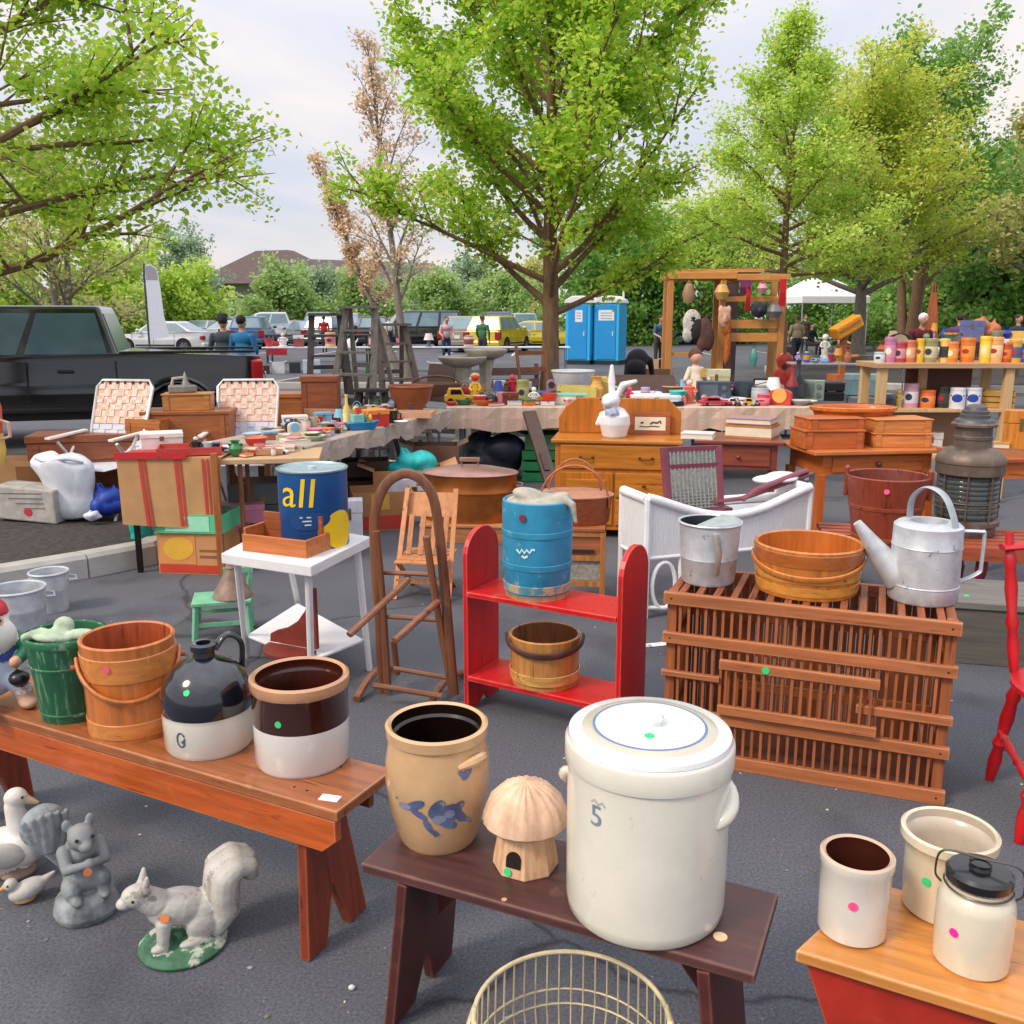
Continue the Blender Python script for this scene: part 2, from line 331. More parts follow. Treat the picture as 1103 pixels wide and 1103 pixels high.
# ------------------------------------------------------------------ ground
def asphalt():
    m = bpy.data.materials.new('mat_asphalt'); m.use_nodes = True; N = m.node_tree.nodes; L = m.node_tree.links; b = N['Principled BSDF']
    tc = N.new('ShaderNodeTexCoord')
    def noise(s, d=6, r=.6):
        n = N.new('ShaderNodeTexNoise'); n.inputs['Scale'].default_value = s; n.inputs['Detail'].default_value = d; n.inputs['Roughness'].default_value = r; L.new(tc.outputs['Object'], n.inputs['Vector']); return n
    a = noise(.45, 5); r1 = N.new('ShaderNodeValToRGB'); r1.color_ramp.elements[0].position = .3; r1.color_ramp.elements[1].position = .7
    r1.color_ramp.elements[0].color = (.066, .07, .087, 1); r1.color_ramp.elements[1].color = (.096, .1, .12, 1); L.new(a.outputs[0], r1.inputs[0])
    g = noise(120, 3, .75); r2 = N.new('ShaderNodeValToRGB'); r2.color_ramp.elements[0].position = .3; r2.color_ramp.elements[1].position = .72
    r2.color_ramp.elements[0].color = (.5, .5, .5, 1); r2.color_ramp.elements[1].color = (1.6, 1.6, 1.6, 1); L.new(g.outputs[0], r2.inputs[0])
    mu = N.new('ShaderNodeMix'); mu.data_type = 'RGBA'; mu.blend_type = 'MULTIPLY'; mu.inputs['Factor'].default_value = 1; L.new(r1.outputs[0], mu.inputs['A']); L.new(r2.outputs[0], mu.inputs['B'])
    # pale stones and litter flecks
    v = N.new('ShaderNodeTexVoronoi'); v.inputs['Scale'].default_value = 34; v.inputs['Randomness'].default_value = 1; L.new(tc.outputs['Object'], v.inputs['Vector'])
    r3 = N.new('ShaderNodeValToRGB'); r3.color_ramp.elements[0].position = .05; r3.color_ramp.elements[0].color = (1, 1, 1, 1); r3.color_ramp.elements[1].position = .09; r3.color_ramp.elements[1].color = (0, 0, 0, 1); L.new(v.outputs['Distance'], r3.inputs[0])
    wn = N.new('ShaderNodeSeparateColor'); L.new(v.outputs['Color'], wn.inputs[0])
    gt = N.new('ShaderNodeMath'); gt.operation = 'GREATER_THAN'; gt.inputs[1].default_value = .8; L.new(wn.outputs[0], gt.inputs[0])
    m3 = N.new('ShaderNodeMath'); m3.operation = 'MULTIPLY'; L.new(r3.outputs[0], m3.inputs[0]); L.new(gt.outputs[0], m3.inputs[1])
    m4 = N.new('ShaderNodeMix'); m4.data_type = 'RGBA'; L.new(m3.outputs[0], m4.inputs['Factor']); L.new(mu.outputs['Result'], m4.inputs['A']); m4.inputs['B'].default_value = (.3, .3, .31, 1)
    # oil blotches
    o = noise(1.3, 4, .5); r5 = N.new('ShaderNodeValToRGB'); r5.color_ramp.elements[0].position = .56; r5.color_ramp.elements[1].position = .68; r5.color_ramp.elements[0].color = (1, 1, 1, 1); r5.color_ramp.elements[1].color = (.6, .6, .62, 1); L.new(o.outputs[0], r5.inputs[0])
    m6 = N.new('ShaderNodeMix'); m6.data_type = 'RGBA'; m6.blend_type = 'MULTIPLY'; m6.inputs['Factor'].default_value = 1; L.new(m4.outputs['Result'], m6.inputs['A']); L.new(r5.outputs[0], m6.inputs['B'])
    # hairline cracks
    mp = N.new('ShaderNodeMapping'); dn = noise(1.1, 5, .6); va = N.new('ShaderNodeVectorMath'); va.operation = 'MULTIPLY_ADD'; L.new(dn.outputs['Color'], va.inputs[0]); va.inputs[1].default_value = (.5, .5, .0); L.new(tc.outputs['Object'], va.inputs[2])
    vc = N.new('ShaderNodeTexVoronoi'); vc.feature = 'DISTANCE_TO_EDGE'; vc.inputs['Scale'].default_value = .32; L.new(va.outputs[0], vc.inputs['Vector'])
    rc = N.new('ShaderNodeValToRGB'); rc.color_ramp.elements[0].position = .0; rc.color_ramp.elements[0].color = (.35, .35, .35, 1); rc.color_ramp.elements[1].position = .0045; rc.color_ramp.elements[1].color = (1, 1, 1, 1); L.new(vc.outputs['Distance'], rc.inputs[0])
    m7 = N.new('ShaderNodeMix'); m7.data_type = 'RGBA'; m7.blend_type = 'MULTIPLY'; m7.inputs['Factor'].default_value = 1; L.new(m6.outputs['Result'], m7.inputs['A']); L.new(rc.outputs[0], m7.inputs['B'])
    L.new(m7.outputs['Result'], b.inputs['Base Color']); b.inputs['Roughness'].default_value = .85
    bp = N.new('ShaderNodeBump'); bp.inputs['Strength'].default_value = .3; bp.inputs['Distance'].default_value = .002; L.new(g.outputs[0], bp.inputs['Height']); L.new(bp.outputs[0], b.inputs['Normal'])
    return m
ASPH = asphalt()
g = MB(); g.add([(-900, -30, 0), (900, -30, 0), (900, 1500, 0), (-900, 1500, 0)], [(0, 1, 2, 3)]); struct('ground', g, ASPH)
GRASSM = M('#5d7a30', .9, 0, .35, 2.0, bump=.4, bscale=20, key='grass')
MULCH = M('#3c3737', .95, 0, .6, 26, bump=1.0, key='mulch')
g = MB(); g.add([(-600, 66, .01), (600, 66, .01), (600, 900, .01), (-600, 900, .01)], [(0, 1, 2, 3)]); struct('far_lawn', g, GRASSM)
KERB = M('#a9a7a4', .85, 0, .16, 6, bump=.25, key='concrete')
def island(pts, name_mulch, hgt=.15, inset=.14, seg=True):
    # kerb blocks run along pts (counter clockwise), mulch inside
    n = len(pts); c = Vector((sum(p[0] for p in pts) / n, sum(p[1] for p in pts) / n, 0))
    k = MB()
    inner = [Vector((p[0], p[1], 0)).lerp(c, inset / (Vector((p[0], p[1], 0)) - c).length) for p in pts]
    for i in range(n):
        j = (i + 1) % n; a, b2 = Vector((*pts[i], 0)), Vector((*pts[j], 0)); ia, ib = inner[i], inner[j]
        L_ = (b2 - a).length; nb = max(1, int(L_ / 1.1))
        for q in range(nb):
            t0 = q / nb + .006; t1 = (q + 1) / nb - .006
            A, B, Cc, Dd = a.lerp(b2, t0), a.lerp(b2, t1), ia.lerp(ib, t1), ia.lerp(ib, t0)
            z = Vector((0, 0, hgt)); ze = Vector((0, 0, hgt - .025))
            A2, B2 = A.lerp(Dd, .15) + z, B.lerp(Cc, .15) + z
            k.add([A, B, Cc, Dd, A + ze, B + ze, A2, B2, Cc + z, Dd + z], [(0, 1, 5, 4), (4, 5, 7, 6), (6, 7, 8, 9), (3, 2, 8, 9)[::-1], (0, 4, 6, 9, 3), (1, 2, 8, 7, 5)])
    struct('kerb', k, KERB)
    mb = MB(); rng = random.Random(3); 
    vs = [c + Vector((0, 0, hgt + .07))] + [p + Vector((0, 0, hgt - .02)) for p in inner]
    mb.add(vs, [(0, 1 + i, 1 + (i + 1) % n) for i in range(n)]); struct(name_mulch, mb, MULCH)
island([(-2.35, 5.95), (-2.32, 6.3), (-2.5, 7.3), (-3.0, 8.9), (-8, 9.6), (-9, 5.0), (-3.6, 4.75), (-2.65, 5.62)], 'mulch_bed')
island([(-1.6, 13.0), (-1.3, 11.8), (.2, 11.3), (1.6, 11.8), (2.0, 13), (1.5, 14.6), (0, 15), (-1.3, 14.5)], 'mulch_bed')
island([(6.2, 22.5), (9.5, 20.5), (16, 19.5), (20, 24), (18, 34), (12, 35), (7.8, 29)], 'mulch_bed')
island([(-5.6, 21.5), (-1.3, 21.3), (-.9, 23.2), (-5.2, 24.0)], 'mulch_bed')
# parking bay lines
g = MB(); LINE = P('#cfcfcf', .8, .25, chip=('#77777c', .52, 14))
for i in range(-6, 9):
    g.add([(i * 2.9 - .05, 40, .004), (i * 2.9 + .05, 40, .004), (i * 2.9 + .25, 46, .004), (i * 2.9 + .15, 46, .004)], [(0, 1, 2, 3)])
q = [G(685, 695), G(735, 690), G(737, 694), G(686, 699)]
g.add([(p.x, p.y, .004) for p in q], [(0, 1, 2, 3)])
q = [(2.05, 3.9), (2.15, 3.9), (-.2, 11.6), (-.3, 11.6)]
struct('road_marking', g, LINE)
# ------------------------------------------------------------------ trees
def leafmat(c1, c2, key='leaf', tr=.5):
    m = bpy.data.materials.new('mat_leaf'); m.use_nodes = True; N = m.node_tree.nodes; L = m.node_tree.links; b = N['Principled BSDF']
    ge = N.new('ShaderNodeNewGeometry'); rp = N.new('ShaderNodeValToRGB'); rp.color_ramp.elements[0].color = (*lin(c1), 1); rp.color_ramp.elements[1].color = (*lin(c2), 1)
    L.new(ge.outputs['Random Per Island'], rp.inputs[0]); L.new(rp.outputs[0], b.inputs['Base Color']); b.inputs['Roughness'].default_value = .55
    t = N.new('ShaderNodeBsdfTranslucent'); L.new(rp.outputs[0], t.inputs['Color']); ms = N.new('ShaderNodeMixShader'); ms.inputs[0].default_value = tr
    L.new(b.outputs[0], ms.inputs[1]); L.new(t.outputs[0], ms.inputs[2]); L.new(ms.outputs[0], N['Material Output'].inputs['Surface']); return m
def leafmesh(name, pts, size, rng, flat=.5):
    n = len(pts); pts = np.asarray(pts, np.float64)
    nr = rng.normal(size=(n, 3)); nr[:, 2] = np.abs(nr[:, 2]) + flat; nr /= np.linalg.norm(nr, axis=1)[:, None]
    t = rng.normal(size=(n, 3)); t -= nr * (t * nr).sum(1)[:, None]; t /= np.linalg.norm(t, axis=1)[:, None]
    b = np.cross(nr, t); s = (size * rng.uniform(.6, 1.3, n))[:, None]
    v = np.empty((n, 6, 3)); wv = s * .36
    v[:, 0] = pts - t * s * .5; v[:, 1] = pts - t * s * .1 + b * wv + nr * s * .06; v[:, 2] = pts + t * s * .22 + b * wv * .75; v[:, 3] = pts + t * s * .5 - nr * s * .12; v[:, 4] = pts + t * s * .22 - b * wv * .75; v[:, 5] = pts - t * s * .1 - b * wv + nr * s * .06
    me = bpy.data.meshes.new(name); me.vertices.add(n * 6); me.vertices.foreach_set('co', v.ravel())
    me.loops.add(n * 6); me.loops.foreach_set('vertex_index', np.arange(n * 6, dtype=np.int32)); me.polygons.add(n)
    me.polygons.foreach_set('loop_start', np.arange(n, dtype=np.int32) * 6)
    try: me.polygons.foreach_set('loop_total', np.full(n, 6, np.int32))
    except Exception: pass
    me.update(calc_edges=True); me.validate(); return me
BARK = M('#7a6048', .9, 0, .4, 9, (3, 3, .7), .7, key='bark')
BARKG = M('#7d746b', .9, 0, .35, 9, (3, 3, .7), .6, key='bark')
def tree(name, label, base, H, Rad, tr, first, nprim, nleaf, lsize, mat, seed, el=(15, 60), shape=None, group=None, bark=None, spread=.16, multi=1, flat=.5, lean=(0, 0), sub=7, jl=.25):
    rng = np.random.default_rng(seed); rnd = random.Random(seed)
    root = thing(name, label, 'tree', base, 0, group)
    shape = shape or (lambda u: sqrt(max(.02, 1 - (2 * u - .75) ** 2 / 1.6)))
    T = MB(); segs = []
    for mt in range(multi):
        ox, oy = (0, 0) if multi == 1 else (cos(mt * 2.4) * .1, sin(mt * 2.4) * .1)
        lx, ly = lean[0] + (0 if multi == 1 else cos(mt * 2.4) * H * .09), lean[1] + (0 if multi == 1 else sin(mt * 2.4) * H * .09)
        pts = []
        for i in range(9):
            t = i / 8; pts.append(Vector((ox + lx * t + rnd.uniform(-.03, .03) * H * .12 * (i > 1), oy + ly * t + rnd.uniform(-.03, .03) * H * .12 * (i > 1), H * .96 * t)))
        T.tube(pts, [tr * (1.35 if i == 0 else 1) * (1 - .93 * (i / 8)) + .004 for i in range(9)], 10)
        def at(t): k = min(7, int(t * 8)); return pts[k].lerp(pts[k + 1], t * 8 - k)
        np_ = max(3, nprim // multi)
        for i in range(np_):
            u = (i + rnd.random() * .6) / np_; z = first + (1 - first) * u * .97; a = i * 2.39996 + rnd.uniform(-.35, .35) + mt
            Ln = Rad * shape(u) * rnd.uniform(1 - jl, 1 + jl); e = R(el[0] + (el[1] - el[0]) * u + rnd.uniform(-8, 8))
            p = at(min(.97, z / .96)); d = Vector((cos(a) * cos(e), sin(a) * cos(e), sin(e))); P_ = [p]
            for k in range(5):
                d = (d + Vector((rnd.uniform(-.14, .14), rnd.uniform(-.14, .14), rnd.uniform(-.1, .14)))).normalized(); P_.append(P_[-1] + d * Ln / 5)
            r0 = max(.008, tr * .42 * (1 - u * .75)); T.tube(P_, [r0 * (1 - .88 * k / 5) for k in range(6)], 6)
            segs.append((P_[3], P_[5], .8))
            for q in range(sub):
                s = .25 + .75 * (q + rnd.random()) / sub; k = min(4, int(s * 5)); o = P_[k].lerp(P_[k + 1], s * 5 - k)
                dd = (d + Vector((rnd.gauss(0, .62), rnd.gauss(0, .62), rnd.gauss(.12, .4)))).normalized(); l2 = Ln * rnd.uniform(.2, .42) * (1.15 - s * .45)
                m1 = o + dd * l2 * .5; m2 = m1 + (dd + Vector((rnd.gauss(0, .3), rnd.gauss(0, .3), rnd.gauss(.1, .2)))).normalized() * l2 * .5
                T.tube([o, m1, m2], [r0 * .32, r0 * .2, .003], 4); segs.append((m1, m2, 1)); segs.append((o, m1, .6))
                for w_ in range(2):
                    dd2 = (dd + Vector((rnd.gauss(0, .8), rnd.gauss(0, .8), rnd.gauss(0, .4)))).normalized(); e2 = m1 + dd2 * l2 * .45
                    T.tube([m1, e2], [r0 * .12 + .002, .002], 3); segs.append((m1, e2, .9))
    obj('trunk', T, bark or BARK, root)
    A = np.array([[*s[0]] for s in segs]); B = np.array([[*s[1]] for s in segs]); wgt = np.array([s[2] * (s[1] - s[0]).length for s in segs]) * rng.gamma(1.6, 1.0, len(segs)); wgt = wgt / wgt.sum()
    # leaves grow in tufts along the twigs
    nt = nleaf // 7; idx = rng.choice(len(segs), nt, p=wgt); t = rng.random((nt, 1)); ctr = A[idx] * (1 - t) + B[idx] * t + rng.normal(size=(nt, 3)) * spread * Rad * .35 * [1, 1, .7]
    pts = (ctr[:, None, :] + rng.normal(size=(nt, 7, 3)) * lsize * 1.0).reshape(-1, 3)
    link('crown', leafmesh('crown', pts, lsize, rng, flat), mat, root)
    return root
LM = [leafmat('#94c838', '#d8e860', tr=.6), leafmat('#a4cc4c', '#dcea74'), leafmat('#6ca04c', '#a4c468'), leafmat('#b0bc68', '#d8d090'), leafmat('#dcbc94', '#ecd8b8', tr=.4), leafmat('#66a048', '#a0c460'), leafmat('#aed04c', '#e4e06c'), leafmat('#94b868', '#bccf90'), leafmat('#8aa884', '#b0c2a4')]  # closing pairs paled and greyed: distance haze put into the leaf colour
# main street maple
p = D(592, 470, 12.6); p.z = .15
tree('maple_tree', 'big bright green maple standing behind the plaid covered table', p, 7.2, 2.75, .13, .2, 54, 70000, .074, LM[0], 11, el=(34, 70), shape=lambda u: (.85 + .6 * u if u < .28 else max(.14, 1.0 - ((u - .28) / .85) ** 1.5)), sub=10, spread=.1)
# ================================================================== FOREGROUND
# ---- benches
def slab_leg(wd, ht, notch_w, notch_h, t, fl=1.06):
    """end board with an inverted V cut, in the yz plane; origin at its top centre"""
    poly = [(-wd / 2, 0), (wd / 2, 0), (wd / 2, -.1), (wd / 2 * fl, -ht), (notch_w / 2, -ht), (0, -ht + notch_h), (-notch_w / 2, -ht), (-wd / 2 * fl, -ht), (-wd / 2, -.1)]
    mb = MB(); mb.prism(poly, -t / 2, t / 2, 'yz'); 
    return mb
# long brown bench. local x along the bench, local -y towards the camera
LB = thing('bench', 'long orange brown wooden bench with deep front apron holding pails and jugs', 'bench', (-.42, 2.03, 0), R(-26.8))
WT = W('#945630', 'x', .35, .35, .3, chip=('#5c3018', .6, 4), edge='#c89468'); WA = W('#b4541c', 'x', .3, .36, .45, chip=('#7c3010', .6, 5), edge='#d88a50'); WL = W('#7c3119', 'z', .4, .35, .25, edge='#a86038')
LX0, LX1 = -1.62, 0.0
mb = MB(); mb.bb(LX0, 0, .412, LX1, .245, .44); obj('seat', mb, WT, LB, bev=.004)
mb = MB(); mb.prism([(LX0 + .01, .408), (LX1 - .012, .408), (LX1 - .012, .352), (LX1 - .055, .315), (LX0 + .05, .315), (LX0 + .01, .352)], .006, .03, 'xz'); obj('apron', mb, WA, LB, bev=.003)
mb = MB(); mb.bb(LX0 + .05, .2, .335, LX1 - .05, .222, .408); obj('apron', mb, WL, LB, bev=.003)
for x in (-.15, LX0 + .16):
    o = obj('leg', slab_leg(.166, .41, .1, .15, .03, 1.5), WL, LB, loc=(x, .1155, .41), bev=.003); o.rotation_euler = (0, R(-5 if x > -.5 else 5), 0)
for x in (-.13, -.17, LX0 + .14, LX0 + .18):
    for y in (.05, .19): mb = MB(); mb.disc((x, y, .4401), (0, 0, 1), .0035, .0008, n=8); obj('nail', mb, M('#2a2522', .6, .5, key='iron'), LB)
mb = MB(); mb.box(-.055, .045, .441, .05, .028, .0015, rot=(0, 0, R(12))); obj('price_label', mb, STKS['white'], LB)
# dark bench
DB = thing('bench', 'low dark maroon painted bench under the big lidded crock', 'bench', (-.34, 1.88, 0), R(-24.5))
WD = M('#4d2f2f', .38, 0, .35, 3, (1, 14, 14), .2, key='paint', chip=('#6a4238', .62, 3), edge='#8a6454'); WD2 = P('#4a211f', .45, .3, chip=('#703a30', .64, 14), edge='#7c4c40')
mb = MB(); mb.bb(0, 0, .376, .872, .275, .40); obj('seat', mb, WD, DB, bev=.004)
mb = MB(); mb.bb(.06, .232, .30, .81, .252, .374); obj('apron', mb, WD2, DB, bev=.002)
for x in (.105, .775):
    o = obj('leg', slab_leg(.27, .374, .085, .13, .026), WD2, DB, loc=(x, .135, .374), bev=.003); o.rotation_euler = (0, R(6 if x < .4 else -6), 0)
    mb = MB(); sx = 1 if x < .4 else -1; mb.prism([(x + sx * .016, .372), (x + sx * .14, .372), (x + sx * .022, .22)], .12, .142, 'xz'); obj('brace', mb, WD2, DB, bev=.002)
mb = MB(); mb.disc((.79, .08, .4002), (0, 0, 1), .014, .002); obj('price_sticker', mb, P('#d7b890', .6), DB)
mb = MB(); mb.disc((.35, .012, .4002), (0, 0, 1), .006, .001); obj('paint_chip', mb, P('#c79a7a', .6), DB)
# pine bench with red base
PB = thing('bench', 'pine topped bench with bright red painted base in the right corner', 'bench', (.54, 1.56, 0), R(-27))
WP = W('#c4813c', 'x', .33, .3, .35, edge='#dcb47c'); RP = P('#a32a1c', .4, .2, chip=('#7a2a1c', .63, 12), edge='#b86a4c')
mb = MB(); mb.prism([(0, 0), (1.15, -.02), (1.15, .30), (.10, .30)], .395, .42, 'xy'); obj('seat', mb, WP, PB, bev=.004)
mb = MB(); mb.prism([(.015, .392), (1.13, .392), (1.03, .12), (.115, .12)], .02, .045, 'xz'); obj('apron', mb, RP, PB, bev=.002)
mb = MB(); mb.prism([(.09, .392), (1.13, .392), (1.03, .28), (.15, .28)], .25, .272, 'xz'); obj('apron', mb, RP, PB, bev=.002)
for x, a in ((.14, 8), (1.0, -8)):
    o = obj('leg', slab_leg(.2, .39, .1, .14, .028), RP, PB, loc=(x, .148, .39), bev=.003); o.rotation_euler = (0, R(a), 0)
mb = MB(); mb.disc((.43, .1, .4202), (0, 0, 1), .008, .0006); obj('knot', mb, P('#6b3d20', .6), PB)
# ---- vessels on the long bench
ZB = .44
def vessel(name, label, cat, px, py, z, r, group=None, turn=0):
    p = GB(px, py, z, r); return thing(name, label, cat, p, face(p) + turn, group)
# green pail
t = vessel('pail', 'green painted wooden pail with a pale rag in it', 'pail', 80, 780, ZB, .085)
GP = M('#1a5a3c', .6, 0, .45, 3, (14, 14, 1), .3, key='paint', chip=('#5c8468', .54, 3)); GP2 = P('#236c48', .6, .35, chip=('#7c9c86', .52, 18))
out = [(.082, 0), (.085, .02), (.1, .17), (.113, .255)]
mb = MB(); mb.lathe(pot(out, .012), 40); obj('staves', mb, [GP, P('#1b5c3c', .6, .2)], t)
for z0, z1 in ((.02, .03), (.165, .175), (.235, .257)):
    mb = MB(); mb.lathe([(rz(out, z0) + .001, z0), (rz(out, z0) + .0025, z0 + .003), (rz(out, z1) + .0025, z1 - .003), (rz(out, z1) + .001, z1)], 40); obj('hoop', mb, GP2, t)
rag = sculpt('rag', [('e', (-.02, .0, .245), (.07, .045, .02), 0, (.1, .2, .4)), ('e', (.045, -.03, .25), (.05, .02, .018), 0, (.3, 0, -.5)), ('c', (-.06, .03, .25), (-.105, -.02, .262), .02, .012, 0), ('e', (.0, .03, .265), (.03, .025, .03), 0)], .006, 3)
tag(link('rag', rag, FAB('#a8b8a0', .3), None, t.location, t.rotation_euler.z), 'crumpled pale rag stuffed in the green pail', 'rag')
# orange bucket with drop handle
t = vessel('bucket', 'orange varnished wooden bucket with bent wooden handle on the long bench', 'bucket', 147, 800, ZB, .12)
OW = W('#bd6e33', 'z', .33, .3, .4); OW2 = W('#cc8040', 'x', .33, .25, .4); OI = W('#a04a26', 'z', .45, .3, .15)
out = [(.121, 0), (.122, .03), (.1235, .14), (.1275, .26), (.129, .275)]
mb = MB(); mb.lathe(pot(out, .012), 44); obj('staves', mb, [OW, OI], t)
for z0, z1 in ((.01, .055), (.175, .245)):
    mb = MB(); mb.lathe([(rz(out, z0) + .0005, z0), (rz(out, z0) + .003, z0 + .002), (rz(out, z1) + .003, z1 - .002), (rz(out, z1) + .0005, z1)], 44); obj('hoop', mb, OW2, t)
def bail(parent, r, z, sag, wdt, mat, drop=True, n=22, thick=.006, off=.014):
    mb = MB(); pts = []
    for i in range(n + 1):
        a = pi * i / n; x = -(r + off) * cos(a); 
        pts.append(Vector((x, -(sin(a) * (r + off) * (1.0 if drop else .0)) , z - sin(a) * sag)))
    mb.tube(pts, thick, 8, flat=wdt / thick) ; return obj('handle', mb, mat, parent)
bail(t, .126, .225, .1, .011, OW, off=.01)
for sx in (-1, 1):
    mb = MB(); mb.tube([(sx * .128, 0, .2), (sx * .152, 0, .2)], .008, 8); obj('peg', mb, OI, t)
sticker(t, (-.0585, -.117, .222), (-.45, -.9, 0), 'pink', .009)
# stoneware jug
t = vessel('jug', 'two tone stoneware jug with shiny black shoulder and white base', 'jug', 228, 820, ZB, .118)
out = [(.112, 0, 0), (.119, .012, 0), (.121, .1, 0), (.121, .112, 1), (.124, .118, 1), (.122, .16, 1), (.108, .2, 1), (.08, .232, 1), (.045, .25, 1), (.03, .257, 1), (.028, .27, 1), (.035, .274, 1), (.035, .29, 1), (.028, .296, 1), (.02, .294, 1), (.018, .25, 1), (0, .25, 1)]
mb = MB(); mb.lathe([(0, 0, 0)] + out, 48); obj('body', mb, [CER('#d8d6cc'), M('#141a26', .08, 0, .3, 5, coat=1, key='glaze')], t)
mb = MB(); mb.tube([(.03, .0, .268), (.06, 0, .3), (.09, 0, .292), (.108, 0, .262), (.105, 0, .2)], [.012, .013, .012, .011, .011], 10, flat=.7, sm=6); h = obj('handle', mb, M('#161821', .12, 0, .3, 5, coat=1, key='glaze'), t); h.rotation_euler = (0, 0, R(20))
mb = MB(); prof = [(o[0], o[1]) for o in out]
for pl in ([(-.012 + .012 * cos(a), .0 + .02 * sin(a)) for a in np.linspace(.5, 5.8, 12)],): 
    v, f = stroke2d(pl, .0022); wrap(mb, v, f, prof, .062, -pi / 2 - .55)
v, f = stroke2d([(-.01, -.008), (0, .006), (-.004, -.012)], .003); wrap(mb, v, f, prof, .062, -pi / 2 - .55); obj('stamp', mb, P('#4a5668', .5), t)
mb = MB(); mb.disc((-.05, -.098, .193), (-.42, -.75, .5), .009, .0015); obj('price_sticker', mb, STKS['green'], t)
# brown and white crock
t = vessel('crock', 'open stoneware crock brown glazed above and white below on bench end', 'crock', 328, 840, ZB, .125)
out = [(.118, 0, 0), (.1245, .01, 0), (.1255, .118, 0), (.1255, .12, 1), (.1262, .126, 1), (.1255, .205, 1), (.128, .21, 2), (.131, .222, 2), (.13, .238, 2)]
prof = [(o[0], o[1]) for o in out]
mb = MB(); mb.lathe(pot(out, .016, .02, 0, 1, rim=2), 52); obj('body', mb, [CER('#d9d8d6'), M('#3a1710', .1, 0, .3, 4, coat=.9, key='glaze'), CER('#b98a66', .15, .25)], t)
sticker(t, (-.058, -.112, .152), (-.46, -.89, 0), 'green', .009)
# ---- on the dark bench
ZD = .40
t = vessel('crock', 'buff stoneware crock painted with blue flower on dark bench', 'crock', 473, 923, ZD, .092)
out = [(.086, 0), (.093, .012), (.112, .08), (.121, .15), (.1205, .2), (.112, .248), (.111, .256), (.117, .262), (.1185, .285)]
mb = MB(); mb.lathe(pot(out, .014, .02, rim=0), 52); BUF = CER('#c9a479', .14, .25); obj('body', mb, [BUF, M('#1a0f0c', .2, 0, .2, 6, coat=.3, key='glaze')], t)
for s in (-1, 1):
    a0 = -.75 if s > 0 else pi - .75; pts = []
    for k in range(9):
        a = a0 + (k / 8 - .5) * .8; b = sin(pi * k / 8); pts.append((cos(a) * (.114 + .012 * b), sin(a) * (.114 + .012 * b), .222 + .012 * b))
    mb = MB(); mb.tube(pts, [.006, .009, .011, .012, .012, .012, .011, .009, .006], 8); obj('handle', mb, BUF, t)
BLU = P('#5a6690', .3, .5, chip=('#a0987c', .6, 20)); BLU2 = P('#8088a4', .3, .4); mb = MB()
for (cx, cy, rx, ry, a, m) in [(1.3 * q_[0], 1.3 * q_[1], 1.35 * q_[2], 1.35 * q_[3], q_[4], q_[5]) for q_ in [(.03, .002, .022, .017, .4, 0), (.008, .012, .02, .011, 1.0, 0), (.026, -.017, .02, .009, -.5, 0), (.05, -.008, .014, .008, -.9, 0), (.012, -.008, .012, .008, .2, 1), (.045, .012, .013, .008, .7, 0), (-.03, .016, .02, .008, .5, 0), (-.024, .0, .017, .006, -.5, 0), (-.05, .01, .013, .006, .1, 1), (-.008, -.022, .014, .006, -1.1, 0), (.002, -.035, .012, .005, -.6, 0), (.03, .001, .009, .008, 0, 1), (.066, -.02, .008, .004, -.7, 1)]]:
    v, f = fan(ell(cx, cy, rx, ry, a)); wrap(mb, v, f, out, .118, -pi / 2 - .12, .0016 + .0004 * (m == 1) + random.random() * .0004, m)
for pl in ([(-.07, .02), (-.03, .01), (.01, .0), (.05, -.015), (.075, -.028)], [(-.02, .005), (-.01, -.02), (.005, -.045)]):
    v, f = stroke2d([(1.3 * x, 1.3 * y) for x, y in pl], .0026); wrap(mb, v, f, out, .118, -pi / 2 - .12, .0012, 0)
obj('blue_flower', mb, [BLU, BLU2], t); mb = MB()
for (cx, cy, rx, ry, a) in [(.0, .0, .013, .009, .6), (-.012, .006, .009, .006, 2.2), (.012, .008, .01, .005, 1.3)]:
    v, f = fan(ell(cx, cy, rx, ry, a)); wrap(mb, v, f, out, .205, -pi / 2 + .55, .0016, 0)
obj('blue_leaf', mb, [BLU, BLU2], t)
# mushroom house
t = vessel('mushroom_ornament', 'carved wooden mushroom house ornament with arched doorway', 'ornament', 566, 950, ZD, .07)
MW = M('#c9a078', .75, 0, .22, 8, (10, 10, 1), .5, key='wood', hue='#d8b08c')
mb = MB(); mb.lathe([(0, 0), (.074, 0), (.072, .02), (.056, .11), (.05, .118), (0, .118)], 8, smooth=False, ph=pi / 8); obj('stem', mb, MW, t, bev=.004)
mb = MB(); mb.lathe([(0, .112), (.05, .112), (.088, .104), (.095, .112), (.093, .128), (.08, .16), (.055, .185), (.025, .198), (0, .201)], 80)
for i, v in enumerate(mb.v):
    a = atan2(v[1], v[0]); k = 1 + .014 * sin(a * 20 + 1.2 * sin(a * 5)); mb.v[i] = (v[0] * k, v[1] * k, v[2] * (1 + .01 * sin(a * 20 + .5 + 1.2 * sin(a * 5))))
obj('cap', mb, M('#c9a184', .75, 0, .28, 6, (3, 3, 1), .5, key='wood', hue='#d6b59c'), t)
mb = MB(); pl = [(-.017, .018), (.017, .018), (.017, .038)] + [(.017 * cos(a), .038 + .016 * sin(a)) for a in np.linspace(.3, 2.84, 7)] + [(-.017, .038)]
mb.prism(pl, -.0715, -.05, 'xz'); obj('doorway', mb, M('#140d09', .9, key='dark'), t).rotation_euler = (R(-7.5), 0, 0); t.rotation_euler.z += R(-24)
sticker(t, (-.012, -.0695, .016), (0, -1, .16), 'green', .009)
